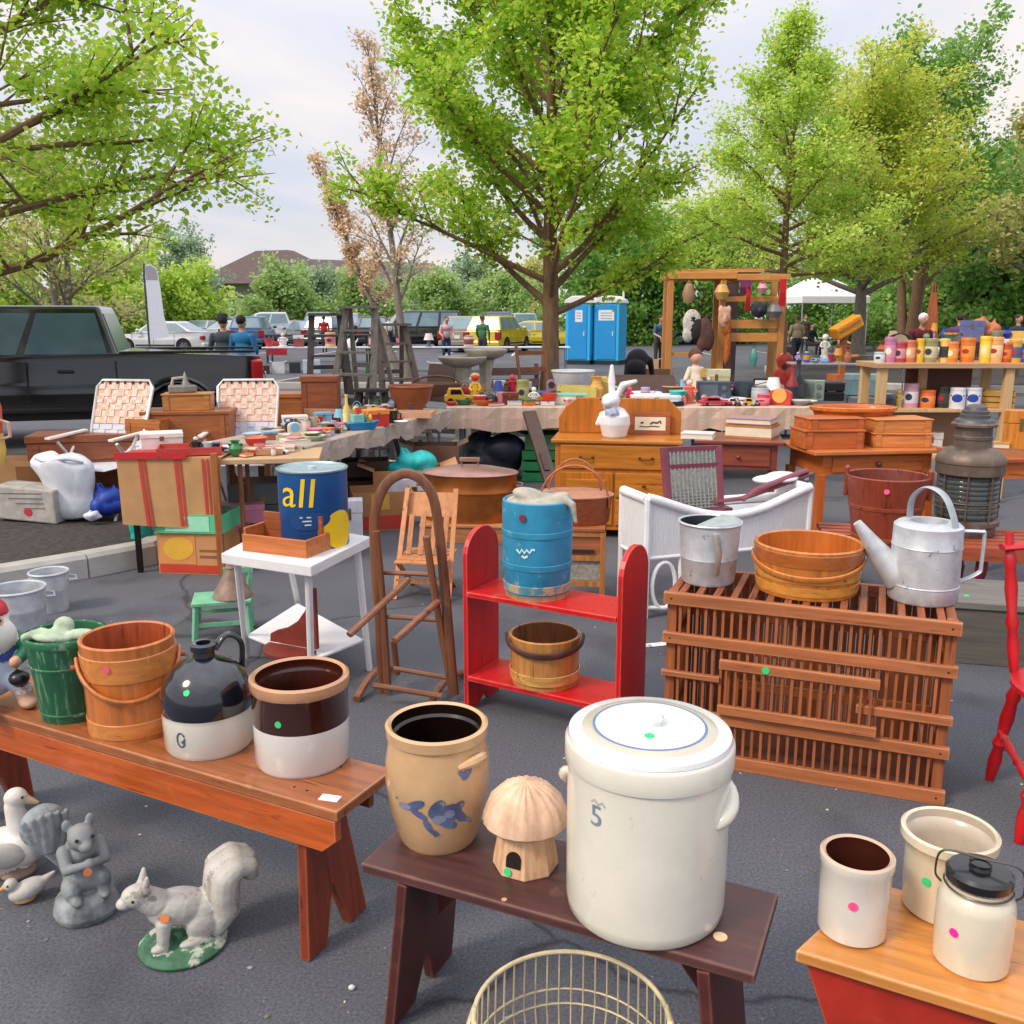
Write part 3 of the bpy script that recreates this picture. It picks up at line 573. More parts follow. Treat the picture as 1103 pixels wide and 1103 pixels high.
# big crock with lid
t = vessel('crock', 'tall white five gallon crock with blue ringed lid and side handles', 'crock', 692, 1024, ZD, .155); t.scale = (1.02, 1.02, 1)
out = [(.15, 0), (.157, .008), (.16, .03), (.161, .2), (.161, .325), (.1655, .329), (.1665, .335), (.1665, .372), (.163, .378)]
CW = CER('#dad8cc', .04, .28); mb = MB(); mb.lathe(pot(out, .018, .02), 64); obj('body', mb, [CW, CW], t)
mb = MB()
for s in (-1, 1):
    a0 = -.35 if s > 0 else pi - .15; pts = []
    mb = MB()
    for k in range(9):
        q = k / 8; b = sin(pi * q); pts.append((cos(a0 + (q - .5) * .5) * (.156 + .012 * b), sin(a0 + (q - .5) * .5) * (.156 + .012 * b), .235 + .06 * q + .0 * b))
    mb.tube(pts, [.007, .012, .015, .016, .016, .015, .014, .012, .008], 10); obj('handle', mb, CW, t)
lid = MB(); lid.lathe([(0, .376), (.158, .376), (.162, .381), (.159, .39), (.15, .394), (.133, .3945, 2), (.128, .397, 2), (.112, .3985, 2), (.1125, .399, 1), (.108, .3993, 1), (.107, .3995, 0), (.05, .401), (.026, .402), (.024, .405), (.027, .416), (.022, .423), (0, .425)], 64); ld = obj('lid', lid, [CER('#dfe2e4', .04, .2), P('#5f78a8', .25), CER('#bfb8a8', .1)], t)
sticker(ld, (.0, -.055, .4008), (0, -.05, 1), 'green', .01)
mb = MB(); v, f = textmesh('5', .062, 2); wrap(mb, v, f, out, .245, -pi / 2 - .62, .0015); obj('numeral_mark', mb, P('#7484a0', .4, .35), t)
mb = MB(); v, f = fan(ell(0, 0, .02, .006)); 
v, f = stroke2d([(-.016, .0), (-.008, .007), (0, -.002), (.01, .006), (.016, -.002)], .002); wrap(mb, v, f, out, .292, -pi / 2 - .6, .0015); obj('maker_stamp', mb, P('#a8b2be', .5, .3), t)
# wire egg basket
p = Vector((.11, 1.5, 0)); t = thing('egg_basket', 'round wire egg basket on the asphalt in front of dark bench', 'basket', p, 0)
WR = M('#cdbf9c', .5, .35, .25, 20, key='wire', chip=('#9a7a50', .62, 20))
prof = [(.09, .02), (.125, .035), (.16, .09), (.186, .2), (.182, .325)]
mb = MB(); mb.tube([(.182 * cos(a), .182 * sin(a), .325) for a in np.linspace(0, 2 * pi, 48, endpoint=False)], .0048, 8, closed=True); obj('rim', mb, WR, t)
for r_, z_ in ((.186, .235), (.186, .2), (.15, .072), (.09, .02)):
    mb = MB(); mb.tube([(r_ * cos(a), r_ * sin(a), z_) for a in np.linspace(0, 2 * pi, 48, endpoint=False)], .0022, 6, closed=True); obj('hoop', mb, WR, t)
mb = MB()
for k in range(46):
    a = 2 * pi * k / 46; mb.tube([(r_ * cos(a), r_ * sin(a), z_) for r_, z_ in prof], .002, 5)
obj('wires', mb, WR, t)
for s in (-1, 1):
    mb = MB(); mb.tube([(s * .18, -.022, .33), (s * .191, -.016, .298), (s * .194, 0, .285), (s * .191, .016, .298), (s * .18, .022, .33)], .005, 6); obj('handle', mb, WR, t)
# ---- pine bench crocks
ZP = .42
t = vessel('crock', 'small white crock with dark brown inside on the pine bench', 'crock', 915, 1023, ZP, .066)
out = [(.058, 0), (.064, .006), (.0655, .09), (.066, .142), (.0695, .15), (.0695, .165)]
mb = MB(); mb.lathe(pot(out, .011, .015, rim=2), 44); obj('body', mb, [CER('#d6d2ca'), M('#3a1a12', .15, 0, .3, 5, coat=.6, key='glaze'), CER('#c2a890', .1)], t); sticker(t, (.0, -.0655, .092), (0, -1, 0), 'pink', .009)
t = vessel('crock', 'wide cream crock behind the jar on the pine bench', 'crock', 1012, 1003, ZP, .085)
out = [(.071, 0), (.077, .006), (.08, .05), (.081, .13), (.085, .15), (.092, .157), (.092, .174)]
CR = CER('#d0c4ac', .1); mb = MB(); mb.lathe(pot(out, .01, .015, rim=0), 44); obj('body', mb, [CR, CER('#bdb0a0', .1, .3)], t); sticker(t, (-.032, -.0745, .092), (-.42, -.9, 0), 'green', .009)
t = vessel('lidded_jar', 'cream stoneware jar with black lid and wire bail', 'jar', 1042, 1057, ZP, .066)
out = [(.06, 0), (.0655, .006), (.067, .06), (.067, .125), (.062, .142), (.055, .15), (.055, .165), (.058, .168)]
mb = MB(); mb.lathe([(0, 0)] + out + [(0, .168)], 44); obj('body', mb, CER('#d3cbb8', .08), t)
mb = MB(); mb.lathe([(0, .166), (.057, .166), (.058, .17), (.058, .184), (.052, .19), (.02, .193), (.018, .198), (.02, .204), (.012, .208), (0, .209)], 40); obj('lid', mb, M('#15161a', .25, 0, .3, 8, coat=.4, key='glaze'), t)
mb = MB(); mb.tube([(-.062, 0, .145), (-.073, 0, .16), (-.07, 0, .2), (-.05, 0, .212), (0, 0, .211), (.05, 0, .212), (.07, 0, .2), (.073, 0, .16), (.062, 0, .145)], .0022, 6, sm=5); mb.tube([(.058 * cos(a), .058 * sin(a), .158) for a in np.linspace(0, 2 * pi, 32, endpoint=False)], .002, 5, closed=True); obj('wire_bail', mb, M('#5a5550', .4, .8, key='wire'), t)
sticker(t, (-.03, -.0598, .085), (-.45, -.9, 0), 'magenta', .0085)
# ---- statues on the ground
STN = M('#50575b', .7, 0, .5, 12, bump=.6, bscale=60, key='concrete', hue='#868c90', chip=('#a4a8a8', .63, 18)); STN2 = M('#7d8284', .7, 0, .3, 10, bump=.4, bscale=60, key='concrete')
WH = M('#b2b0aa', .55, 0, .3, 7, bump=.6, bscale=45, key='paint', chip=('#7c7870', .57, 13)); GRN = M('#3e6a50', .7, 0, .5, 12, bump=.7, bscale=50, key='paint', chip=('#a8b0a0', .54, 15))
BLK = P('#121212', .3)
# white squirrel with green base
p = GB(200, 1043, 0, .1); t = thing('squirrel_statue', 'white squirrel statue on all fours upon green mossy base', 'statue', p, face(p) + R(8)); t.scale = (.94, .94, .8)
tail = []
for k, (yo, ro, mm) in enumerate(((-.042, .036, 0), (0, .046, 0), (.042, .036, 0), (-.022, .039, 2), (.022, .039, 2))):
    sc_ = 1.0 if mm == 0 else .97; ch = [(.085, .05), (.115, .11), (.112, .175), (.118, .225), (.148, .25), (.182, .24), (.19, .205)]; rr_ = [.7, 1.0, 1.12, 1.1, .95, .8, .5]
    for q in range(6): tail.append(('c', (ch[q][0] * sc_, yo * (.7 + .3 * rr_[q]), ch[q][1] * sc_), (ch[q + 1][0] * sc_, yo * (.7 + .3 * rr_[q + 1]), ch[q + 1][1] * sc_), ro * rr_[q], ro * rr_[q + 1], mm))
me = sculpt('body', [('l', [(0, 0), (.115, 0), (.12, .012), (.105, .028), (0, .034)], (.0, 0, 0), 1), ('e', (-.06, -.01, .04), (.035, .04, .02), 1), ('e', (.03, -.045, .036), (.05, .03, .02), 1),
    ('e', (.0, 0, .14), (.09, .056, .058), 0, (0, R(20), 0)), ('e', (.05, 0, .105), (.062, .06, .07), 0), ('e', (-.045, 0, .15), (.045, .044, .056), 0), ('c', (-.06, 0, .175), (-.092, 0, .208), .042, .036, 0), ('e', (-.104, 0, .218), (.045, .036, .036), 0, (0, R(15), 0)), ('e', (-.14, 0, .204), (.022, .02, .019), 0),
    ('c', (-.09, -.022, .24), (-.082, -.027, .288), .015, .006, 0), ('c', (-.09, .022, .24), (-.082, .027, .286), .015, .006, 0),
    ('c', (-.05, -.032, .12), (-.058, -.038, .05), .022, .015, 0), ('e', (-.068, -.042, .043), (.024, .014, .012), 0), ('c', (-.045, .032, .12), (-.05, .036, .05), .022, .015, 0), ('e', (-.06, .038, .043), (.024, .014, .012), 0),
    ('e', (.045, -.044, .082), (.044, .024, .048), 0), ('e', (.015, -.06, .045), (.036, .015, .013), 0), ('e', (.05, .042, .08), (.038, .022, .042), 0)] + tail, .004, 2)
link('body', me, [WH, GRN, M('#8f8b84', .7, 0, .3, 12, key='paint')], t)
for s in (-1, 1):
    mb = MB(); mb.ball((-.122, s * .031, .224), .0048, 0, 8); obj('eye', mb, BLK, t)
sticker(t, (-.05, -.05, .15), (-.35, -1, .1), 'orange', .013)
# grey squirrel eating a nut
p = GB(96, 998, 0, .075); t = thing('squirrel_statue', 'dark grey upright squirrel statue with raised ribbed tail behind it', 'statue', p, face(p) + R(12))
me = sculpt('body', [('l', [(0, 0), (.078, 0), (.085, .02), (.075, .055), (.05, .07), (0, .074)], (0, 0, 0), 0), ('e', (0, .005, .12), (.052, .048, .062), 0), ('e', (0, .0, .185), (.045, .04, .05), 0), ('e', (-.038, -.02, .095), (.026, .035, .036), 0), ('e', (.038, -.02, .095), (.026, .035, .036), 0), ('e', (-.035, -.05, .072), (.016, .03, .013), 0), ('e', (.035, -.05, .072), (.016, .03, .013), 0),
    ('e', (0, -.02, .235), (.036, .04, .034), 1, (R(15), 0, 0)), ('e', (0, -.055, .222), (.018, .02, .016), 1), ('e', (-.03, .0, .268), (.013, .008, .018), 1), ('e', (.03, .0, .268), (.013, .008, .018), 1),
    ('c', (-.045, -.01, .2), (-.05, -.045, .165), .02, .014, 1), ('c', (-.05, -.045, .165), (-.012, -.07, .178), .014, .011, 1), ('c', (.045, -.01, .2), (.05, -.045, .165), .02, .014, 1), ('c', (.05, -.045, .165), (.012, -.07, .178), .014, .011, 1), ('e', (0, -.072, .178), (.016, .014, .016), 1),
    ('c', (0, .05, .07), (-.02, .075, .14), .028, .034, 0), ('c', (-.02, .075, .14), (-.055, .085, .2), .036, .04, 0), ('e', (-.068, .085, .245), (.062, .04, .062), 0)] + [('c', (-.1 + k * .013, .054 - .006 * (k in (2, 3)), .185), (-.122 + k * .0215, .05 - .004 * (k in (2, 3)) + .008 * (k in (0, 5)), .28 + .012 * sin(k * .6)), .009, .008, k % 2) for k in range(6)], .004, 2)
link('body', me, [STN, STN2], t)
sticker(t, (-.008, -.085, .165), (0, -1, 0), 'orange', .011)
for s in (-1, 1):
    mb = MB(); mb.ball((s * .02, -.054, .245), .005, 0, 8); obj('eye', mb, BLK, t)
# white goose
GW = M('#dcdad4', .5, 0, .12, 8, bump=.4, bscale=45, key='paint', chip=('#a8a49c', .66, 12))
p = GB(22, 958, 0, .07); t = thing('goose_statue', 'white goose statue looking right beside the grey squirrel', 'statue', p, face(p) + R(-5))
me = sculpt('body', [('e', (-.03, .02, .085), (.085, .06, .068), 0, (0, R(-8), 0)), ('e', (.02, 0, .1), (.055, .05, .065), 0), ('c', (.02, 0, .14), (.008, 0, .225), .036, .026, 0), ('e', (.016, 0, .25), (.032, .027, .03), 0), ('c', (.035, -.004, .245), (.07, -.01, .226), .016, .007, 1), ('c', (-.09, .03, .09), (-.14, .04, .12), .03, .01, 0), ('e', (0, 0, .02), (.05, .045, .02), 2)], .005, 4)
link('body', me, [GW, M('#c9b48c', .5, key='paint'), M('#8a7466', .7, key='paint')], t)
mb = MB(); mb.ball((.034, -.023, .257), .004, 0, 8); obj('eye', mb, BLK, t)
mb = MB(); mb.ball((-.03, -.045, .1), (.06, .014, .04), 0, 16, (0, R(10), 0)); obj('wing', mb, WH, t); sticker(t, (-.06, -.0605, .105), (-.1, -1, .1), 'yellow', .012)
p = GB(28, 978, 0, .035); t = thing('duckling_statue', 'little white duckling statue in front of the white goose', 'statue', p, face(p))
me = sculpt('body', [('e', (.01, 0, .036), (.052, .032, .026), 0, (0, R(-14), 0)), ('c', (.045, 0, .045), (.08, 0, .066), .016, .005, 0), ('e', (-.03, 0, .062), (.019, .018, .018), 0), ('c', (-.044, 0, .06), (-.058, -.004, .054), .008, .005, 1), ('e', (.0, -.0, .012), (.032, .026, .012), 1)], .0035, 3)
link('body', me, [WH, M('#c98f5a', .6, key='paint')], t)
mb = MB(); mb.ball((-.038, -.015, .067), .003, 0, 8); obj('eye', mb, BLK, t)
# garden gnome on the bench end
p = GB(0, 765, ZB, .07); t = thing('garden_gnome', 'white bearded garden gnome with red cap sitting at bench end', 'garden gnome', p, face(p) + R(10)); t.scale = (.9, .9, .9)
me = sculpt('body', [('e', (0, .01, .1), (.07, .055, .08), 2), ('e', (0, 0, .2), (.075, .05, .07), 3), ('e', (0, -.03, .245), (.075, .045, .065), 0), ('e', (0, .0, .3), (.062, .055, .05), 0), ('e', (0, -.045, .29), (.035, .02, .025), 5), ('e', (0, -.066, .288), (.012, .012, .012), 5), ('l', [(.0, .0), (.062, .0), (.056, .025), (.03, .06), (0, .085)], (0, 0, .318), 1),
   ('c', (.07, 0, .215), (.105, -.04, .19), .03, .026, 4), ('c', (.105, -.04, .19), (.06, -.08, .165), .026, .02, 4), ('c', (-.07, 0, .215), (-.105, -.04, .19), .03, .026, 4), ('c', (-.105, -.04, .19), (-.06, -.08, .165), .026, .02, 4), ('e', (.045, -.09, .16), (.02, .02, .02), 5),
   ('c', (.045, -.02, .08), (.062, -.085, .06), .038, .03, 2), ('c', (-.045, -.02, .08), (-.062, -.085, .06), .038, .03, 2), ('c', (.062, -.085, .06), (.066, -.095, .02), .03, .028, 7), ('e', (.066, -.115, .018), (.03, .04, .018), 7), ('c', (-.062, -.085, .06), (-.066, -.095, .02), .03, .028, 7), ('e', (-.066, -.115, .018), (.03, .04, .018), 7), ('e', (.05, -.1, .105), (.034, .034, .026), 6)], .006, 4)
link('body', me, [P('#dcd8d2', .6, .1), P('#c22a3a', .4), P('#b9c4d8', .5), P('#3a62b8', .45), P('#1f6a4c', .45), P('#c9987c', .5), BLK, P('#b08c78', .55)], t)
for s in (-1, 1):
    mb = MB(); mb.ball((s * .02, -.064, .303), .005, 0, 8); obj('eye', mb, BLK, t)
# galvanised tubs on the ground by the kerb
def tub(label, px, py, r, h, group='galvanised tubs by the kerb'):
    p = GB(px, py, 0, r); t = thing('galvanised_tub', label, 'tub', p, face(p), group)
    out = [(r * .86, 0), (r * .88, .01), (r * .95, h * .55), (r * .965, h * .57), (r * .955, h * .6), (r, h)]
    mb = MB(); mb.lathe(pot(out, .006, .012), 36); obj('body', mb, [GALV, GALV], t)
    mb = MB(); mb.tube([(r * cos(a), r * sin(a), h) for a in np.linspace(0, 2 * pi, 36, endpoint=False)], .007, 8, closed=True); obj('rim', mb, GALV, t)
    for s in (-1, 1):
        mb = MB(); mb.tube([(s * r * .98, -.05, h * .8), (s * (r + .035), -.04, h * .78), (s * (r + .035), .04, h * .78), (s * r * .98, .05, h * .8)], .006, 6); obj('handle', mb, GALV, t)
tub('galvanised washtub nearest the gnome by the kerb', 24, 690, .135, .24)
tub('smaller galvanised tub against the kerb behind the washtub', 57, 662, .1, .22)
# ================================================================== MIDDLE GROUND
# ---- chicken crate: origin at its front left foot, x along the front, y into depth
CRZ, CRL, CRD = .64, .95, .36
CRA = R(-21.5)
t = thing('chicken_crate', 'big slatted wooden poultry crate with dowel sides and sliding door', 'crate', (.556, 3.198, 0), CRA)
CW1 = W('#a5623a', 'x', .6, .36, 0, edge='#bf8a64'); CW2 = W('#985732', 'z', .6, .4, 0); CW3 = W('#8c4f30', 'y', .6, .4, 0)
def rail(x0, y0, z0, x1, y1, z1, m=CW1, nm='rail'):
    mb = MB(); mb.bb(x0, y0, z0, x1, y1, z1); return obj(nm, mb, m, t, bev=.003)
for y in (0, CRD):
    s = -1 if y == 0 else 1
    ya, yb = (-.012, .012) if s < 0 else (CRD - .012, CRD + .012)
    for z0, z1 in ((0, .05), (.165, .205), (.45, .49), (CRZ - .045, CRZ)): rail(-.01, ya, z0, CRL + .01, yb, z1)
# corner posts
for x in (.0, CRL - .035):
    for y in (.0135, CRD - .0455): rail(x, y, .0, x + .035, y + .032, CRZ - .001, CW2, 'post')
for x0, x1 in ((.0, .035), (CRL - .035, CRL)):
    for z0, z1 in ((.0015, .048), (.167, .203), (.452, .488), (CRZ - .044, CRZ - .0015)): rail(x0 + .003, .047, z0, x1 - .003, CRD - .047, z1, CW3)
rail(-.01, -.013, .325, .2, .011, .345); rail(.66, -.013, .285, CRL + .01, .011, .315)
for (z0, z1, x0, x1) in ((.385, .42, .2, .73), (.215, .25, .2, .73)): rail(x0, -.034, z0, x1, -.0145, z1, CW1, 'door_rail')
mb = MB()
for k in range(16): x = .225 + k * .032; mb.bar((x, -.024, .23), (x, -.024, .41), .009, .007)
obj('sliding_door', mb, CW2, t)
mb = MB(); n = 29
for k in range(n): x = .05 + k * (CRL - .1) / (n - 1); mb.bar((x, .004, .03), (x, .004, CRZ - .02), .0095, .008)
obj('front_grille', mb, CW2, t)
mb = MB()
for k in range(n): x = .05 + k * (CRL - .1) / (n - 1); mb.bar((x, CRD - .004, .03), (x, CRD - .004, CRZ - .02), .027, .009)
obj('back_grille', mb, CW2, t)
for x in (.017, CRL - .017):
    mb = MB()
    for k in range(10): y = .06 + k * (CRD - .12) / 9; mb.bar((x, y, .03), (x, y, CRZ - .02), .009, .012)
    obj('side_grille', mb, CW2, t)
mb = MB()
for k in range(15): x = .05 + k * (CRL - .1) / 14; mb.bb(x - .012, .0135, CRZ - .014, x + .012, CRD - .0135, CRZ - .002)
obj('top_slats', mb, CW3, t, bev=.002)
mb = MB(); mb.bb(.036, .047, .006, CRL - .036, CRD - .047, .018); obj('floor_board', mb, W('#6b4030', 'x', .7), t)
mb = MB(); mb.bb(.1, CRD * .5, .03, .12, CRD * .5 + .02, CRZ - .05); obj('divider', mb, CW2, t)
sticker(t, (.36, -.034, .403), (0, -1, 0), 'green', .013)
for x in (.018, CRL - .018):
    for z in (.025, .185, .47, CRZ - .022): mb = MB(); mb.disc((x, -.0121, z), (0, -1, 0), .0035, .0008, n=8); obj('nail', mb, M('#2a2522', .6, .5, key='iron'), t)
# things on the crate
t = vessel('zinc_bucket', 'grey zinc bucket with partly folded lid on the crate', 'bucket', 762, 633, CRZ, .1)
out = [(.093, 0), (.097, .01), (.103, .09), (.1055, .095), (.104, .1), (.109, .19), (.113, .225)]
mb = MB(); mb.lathe(pot(out, .004, .01), 40); obj('body', mb, [GALV, M('#3c4044', .5, .5, .2, key='zinc')], t)
mb = MB(); mb.tube([(.114 * cos(a), .114 * sin(a), .225) for a in np.linspace(0, 2 * pi, 36, endpoint=False)], .005, 6, closed=True); obj('rim', mb, GALV, t)
mb = MB(); pl = [(.112 * cos(a), .112 * sin(a)) for a in np.linspace(-2.0, 1.2, 16)]; mb.prism(pl, .228, .232, 'xy'); obj('lid', mb, M('#c4ccd4', .35, .7, .2, key='zinc'), t)
mb = MB(); mb.tube([(.02, -.115, .2), (.035, -.128, .14), (.03, -.112, .05)], [.012, .016, .012], 10, flat=.5); obj('spout', mb, M('#aaa59c', .4, .7, .3, key='zinc'), t)
t = vessel('wooden_tub', 'shallow varnished wooden tub with wide bent handle on the crate', 'tub', 867, 648, CRZ, .18)
out = [(.176, 0), (.178, .02), (.182, .06), (.189, .15), (.19, .17)]; OW3 = W('#b8702c', 'z', .3, .3, .5); 
mb = MB(); mb.lathe(pot(out, .014, .02), 56); obj('staves', mb, [OW3, W('#b46428', 'z', .35, .3, .4)], t)
for z0, z1 in ((.012, .045), (.058, .085)):
    mb = MB(); mb.lathe([(rz(out, z0) + .0005, z0), (rz(out, z0) + .002, z0 + .001), (rz(out, z1) + .002, z1 - .001), (rz(out, z1) + .0005, z1)], 56); obj('hoop', mb, W('#cf9040', 'x', .3, .2, .5), t)
mb = MB(); mb.lathe([(rz(out, .115) + .0005, .115), (.189, .116), (.1925, .16), (.1905, .162)], 56); obj('hoop', mb, W('#a45a26', 'x', .3, .25, .5), t)
bail(t, .187, .125, .045, .011, OW3, off=.006); sticker(t, (0.0, .177, .125), (0, -1, 0), 'pink', .013)
p = GB(992, 654, CRZ, .115); t = thing('watering_can', 'galvanised watering can with long tapered spout on the crate', 'watering can', p, R(-10))
out = [(.11, 0), (.114, .006), (.114, .055), (.1165, .058), (.114, .061), (.113, .19), (.1155, .193), (.113, .197), (.112, .262), (.1, .272), (.07, .277)]
mb = MB(); mb.lathe([(0, 0)] + out + [(.062, .277), (.06, .24), (0, .24)], 44); obj('body', mb, GALV, t)
mb = MB(); mb.tube([(-.08, 0, .075), (-.15, 0, .15), (-.235, 0, .262)], [.062, .04, .015], 14, sm=4); obj('spout', mb, GALV, t)
mb = MB(); mb.tube([(-.075, 0, .26), (-.072, 0, .34), (-.035, 0, .385), (.01, 0, .39), (.055, 0, .365), (.09, 0, .3), (.117, 0, .2)], .019, 10, flat=.22, sm=5); obj('top_handle', mb, M('#b4bac0', .4, .6, .2, key='zinc'), t).rotation_euler = (0, 0, R(-48))
mb = MB(); mb.tube([(.1, 0, .245), (.17, 0, .245), (.182, 0, .235), (.182, 0, .13), (.175, 0, .1), (.11, 0, .06)], .014, 10, flat=.4, sm=4); obj('back_handle', mb, GALV, t)
# ---- grey trunk behind the crate
t = thing('storage_chest', 'long grey painted wooden trunk on the ground behind the crate', 'trunk', (2.02, 4.17, 0), R(-14))
GT = W('#6d6a66', 'x', .8, .25, 0); mb = MB(); mb.bb(0, 0, .0, .95, .42, .27); obj('body', mb, W('#57544f', 'x', .8, .3, 0), t, bev=.004)
mb = MB(); mb.bb(-.012, -.012, .272, .962, .432, .305); obj('lid', mb, GT, t, bev=.004); sticker(t, (.12, .1, .305), (0, 0, 1), 'green', .013)
mb = MB(); mb.bb(.43, -.008, .2, .5, -.001, .27); obj('hasp', mb, M('#3c3a36', .5, .7, key='iron'), t)
# ---- red shelf: origin front left foot
t = thing('shelf_stand', 'bright red painted two tier shelf with rounded end boards', 'shelf', (-.2, 3.62, 0), R(-30))
RED = M('#bf1119', .36, 0, .22, 3, (9, 9, .8), .3, key='paint', chip=('#8a1512', .6, 3), edge='#d8695c'); SHL, SHD = .70, .25
def endboard(h): return [(0, 0), (.02, 0), (SHD / 2 - .04, .0), (SHD / 2, .03), (SHD / 2 + .04, 0), (SHD - .02, 0), (SHD, 0), (SHD, h - .11)] + [(SHD / 2 + SHD / 2 * cos(a), h - .11 + .11 * sin(a)) for a in np.linspace(.15, pi - .15, 12)] + [(0, h - .11)]
for x in (0, SHL - .022):
    mb = MB(); mb.prism(endboard(.765), x, x + .022, 'yz'); obj('end_board', mb, RED, t, bev=.003)
for z in (.155, .515):
    mb = MB(); mb.bb(.0225, -.006, z - .022, SHL - .0225, SHD - .012, z); obj('shelf', mb, RED, t, bev=.003)
mb = MB(); mb.bb(.0225, .001, .13, SHL - .0225, .0, .135)
def onshelf(x, y, z): 
    a = R(-30); return Vector((-.2 + x * cos(a) - y * sin(a), 3.62 + x * sin(a) + y * cos(a), z))
p = onshelf(.275, .125, .515); t = thing('wooden_firkin', 'worn blue painted wooden firkin holding a grey cloth', 'firkin', p, face(p))
BL = P('#2a86ae', .45, .22, chip=('#7fa4ac', .6, 16)); BL2 = P('#2f88ac', .45, .25, chip=('#7d9aa0', .6, 14)); 
out = [(.128, 0, 0), (.129, .018, 0), (.13, .02, 1), (.1385, .17, 1), (.14, .34, 1), (.138, .385, 1)]; prof = [(o[0], o[1]) for o in out]
mb = MB(); mb.lathe(pot(out, .012, .02, 0, 2, rim=1), 44); obj('staves', mb, [W('#b08a62', 'z', .6), BL, W('#7a6650', 'z')], t)
for z0, z1, mm in ((.025, .06, P('#5c90a4', .5, .3, chip=('#b49a7c', .5, 16))), (.12, .145, BL2), (.25, .275, BL2)):
    mb = MB(); mb.lathe([(rz(prof, z0) + .0005, z0), (rz(prof, z0) + .003, z0 + .002), (rz(prof, z1) + .003, z1 - .002), (rz(prof, z1) + .0005, z1)], 44); obj('hoop', mb, mm, t)
mb = MB()
for pl in ([(-.035, .01), (-.02, -.004), (-.012, .012), (.0, -.002), (.008, .012), (.02, .0), (.028, .014), (.04, .012)], [(-.012, -.014), (.0, -.02), (.012, -.012)]):
    v, f = stroke2d(pl, .0045); wrap(mb, v, f, prof, .2, -pi / 2 - .35, .003)
obj('brushed_lettering', mb, P('#cfe2e8', .6), t); 
mb = MB(); mb.disc((-.055, -.128, .335), (-.4, -1, 0), .014, .008); obj('handle_boss', mb, M('#7a3038', .5, key='paint'), t)
me = sculpt('cloth', [('e', (0, 0, .378), (.128, .125, .025), 0), ('e', (-.03, -.02, .404), (.075, .06, .026), 0, (.2, .2, .5)), ('e', (.07, -.03, .392), (.06, .05, .02), 0, (.1, -.3, 0)), ('c', (.1, -.06, .397), (.135, -.085, .378), .022, .012, 0), ('c', (.135, -.085, .382), (.148, -.09, .31), .014, .008, 0)], .007, 4)
tag(link('cloth', me, FAB('#a7a294', .25), None, p, t.rotation_euler.z), 'greyish cloth bundled on top of the blue firkin', 'cloth')
p = onshelf(.315, .12, .155); t = thing('bucket', 'low honey coloured wooden bucket with dark handle on the red shelf', 'bucket', p, face(p))
out = [(.133, 0), (.135, .02), (.143, .19), (.145, .2)]
mb = MB(); mb.lathe(pot(out, .013, .02), 44); obj('staves', mb, [W('#bd8448', 'z', .35, .28, .3), W('#8a5a32', 'z', .5)], t)
mb = MB(); mb.lathe([(.1365, .02), (.141, .022), (.144, .06), (.1395, .062)], 44); obj('hoop', mb, W('#c99656', 'x', .35), t)
bail(t, .142, .19, .035, .016, W('#57382c', 'x', .5))
# ---- white splayed table
def pixtable(name, label, top, zt, thick, feet, rleg, m, mleg=None, legz=None, inset=.9):
    P4 = [G(px, py, zt) for px, py in top]; c = sum(P4, Vector()) / 4; c.z = 0
    t = thing(name, label, 'table', c); mb = MB(); mb.prism([(p.x - c.x, p.y - c.y) for p in P4], zt - thick, zt, 'xy'); obj('tabletop', mb, m, t, bev=.004)
    F4 = [G(px, py) - c if not isinstance((px, py), Vector) else px for px, py in feet]; 
    for p, f in zip(P4, F4):
        q = (p - c) * inset; q.z = zt - thick; mb = MB(); mb.tube([q, f], [rleg * 1.1, rleg], 8); obj('leg', mb, mleg or m, t)
    return t, P4, F4, c
WHT = P('#dcdce0', .4, .08, chip=('#a8a49c', .72, 10))
t, P4, F4, c = pixtable('side_table', 'small white painted table with splayed legs and lower shelf', [(238, 596), (335, 610), (400, 578), (302, 562)], .62, .045, [(266, 708), (336, 744), (398, 722), (325, 670)], .0145, WHT, inset=.8)
q = []
for p, f in zip(P4, F4):
    a = (p - c) * .8; a.z = .57; q.append(a.lerp(f, .74))
zs = sum(v.z for v in q) / 4
mb = MB(); mb.prism([(v.x * .96, v.y * .96) for v in q], zs - .012, zs, 'xy'); obj('lower_shelf', mb, WHT, t, bev=.003)
# scoop seat on its lower shelf
p = c + Vector((-.02, -.08, zs)); s = thing('wall_bracket', 'rusty red half round bracket with tall curved back on the white table shelf', 'bracket', p, R(-25)); RR = P('#7a2e22', .5, .25)
mb = MB(); mb.prism([(-.13, 0), (.13, 0)] + [(.13 * cos(a), -.13 * sin(a)) for a in np.linspace(.2, pi - .2, 12)], .002, .022, 'xy'); obj('shelf', mb, RR, s, bev=.003)
mb = MB(); mb.prism([(-.13, .022), (.13, .022), (.13, .3), (.115, .3), (.1, .255), (.07, .19), (.03, .14), (-.03, .1), (-.09, .08), (-.125, .06)], .003, .022, 'xz'); obj('back_board', mb, RR, s, bev=.003)
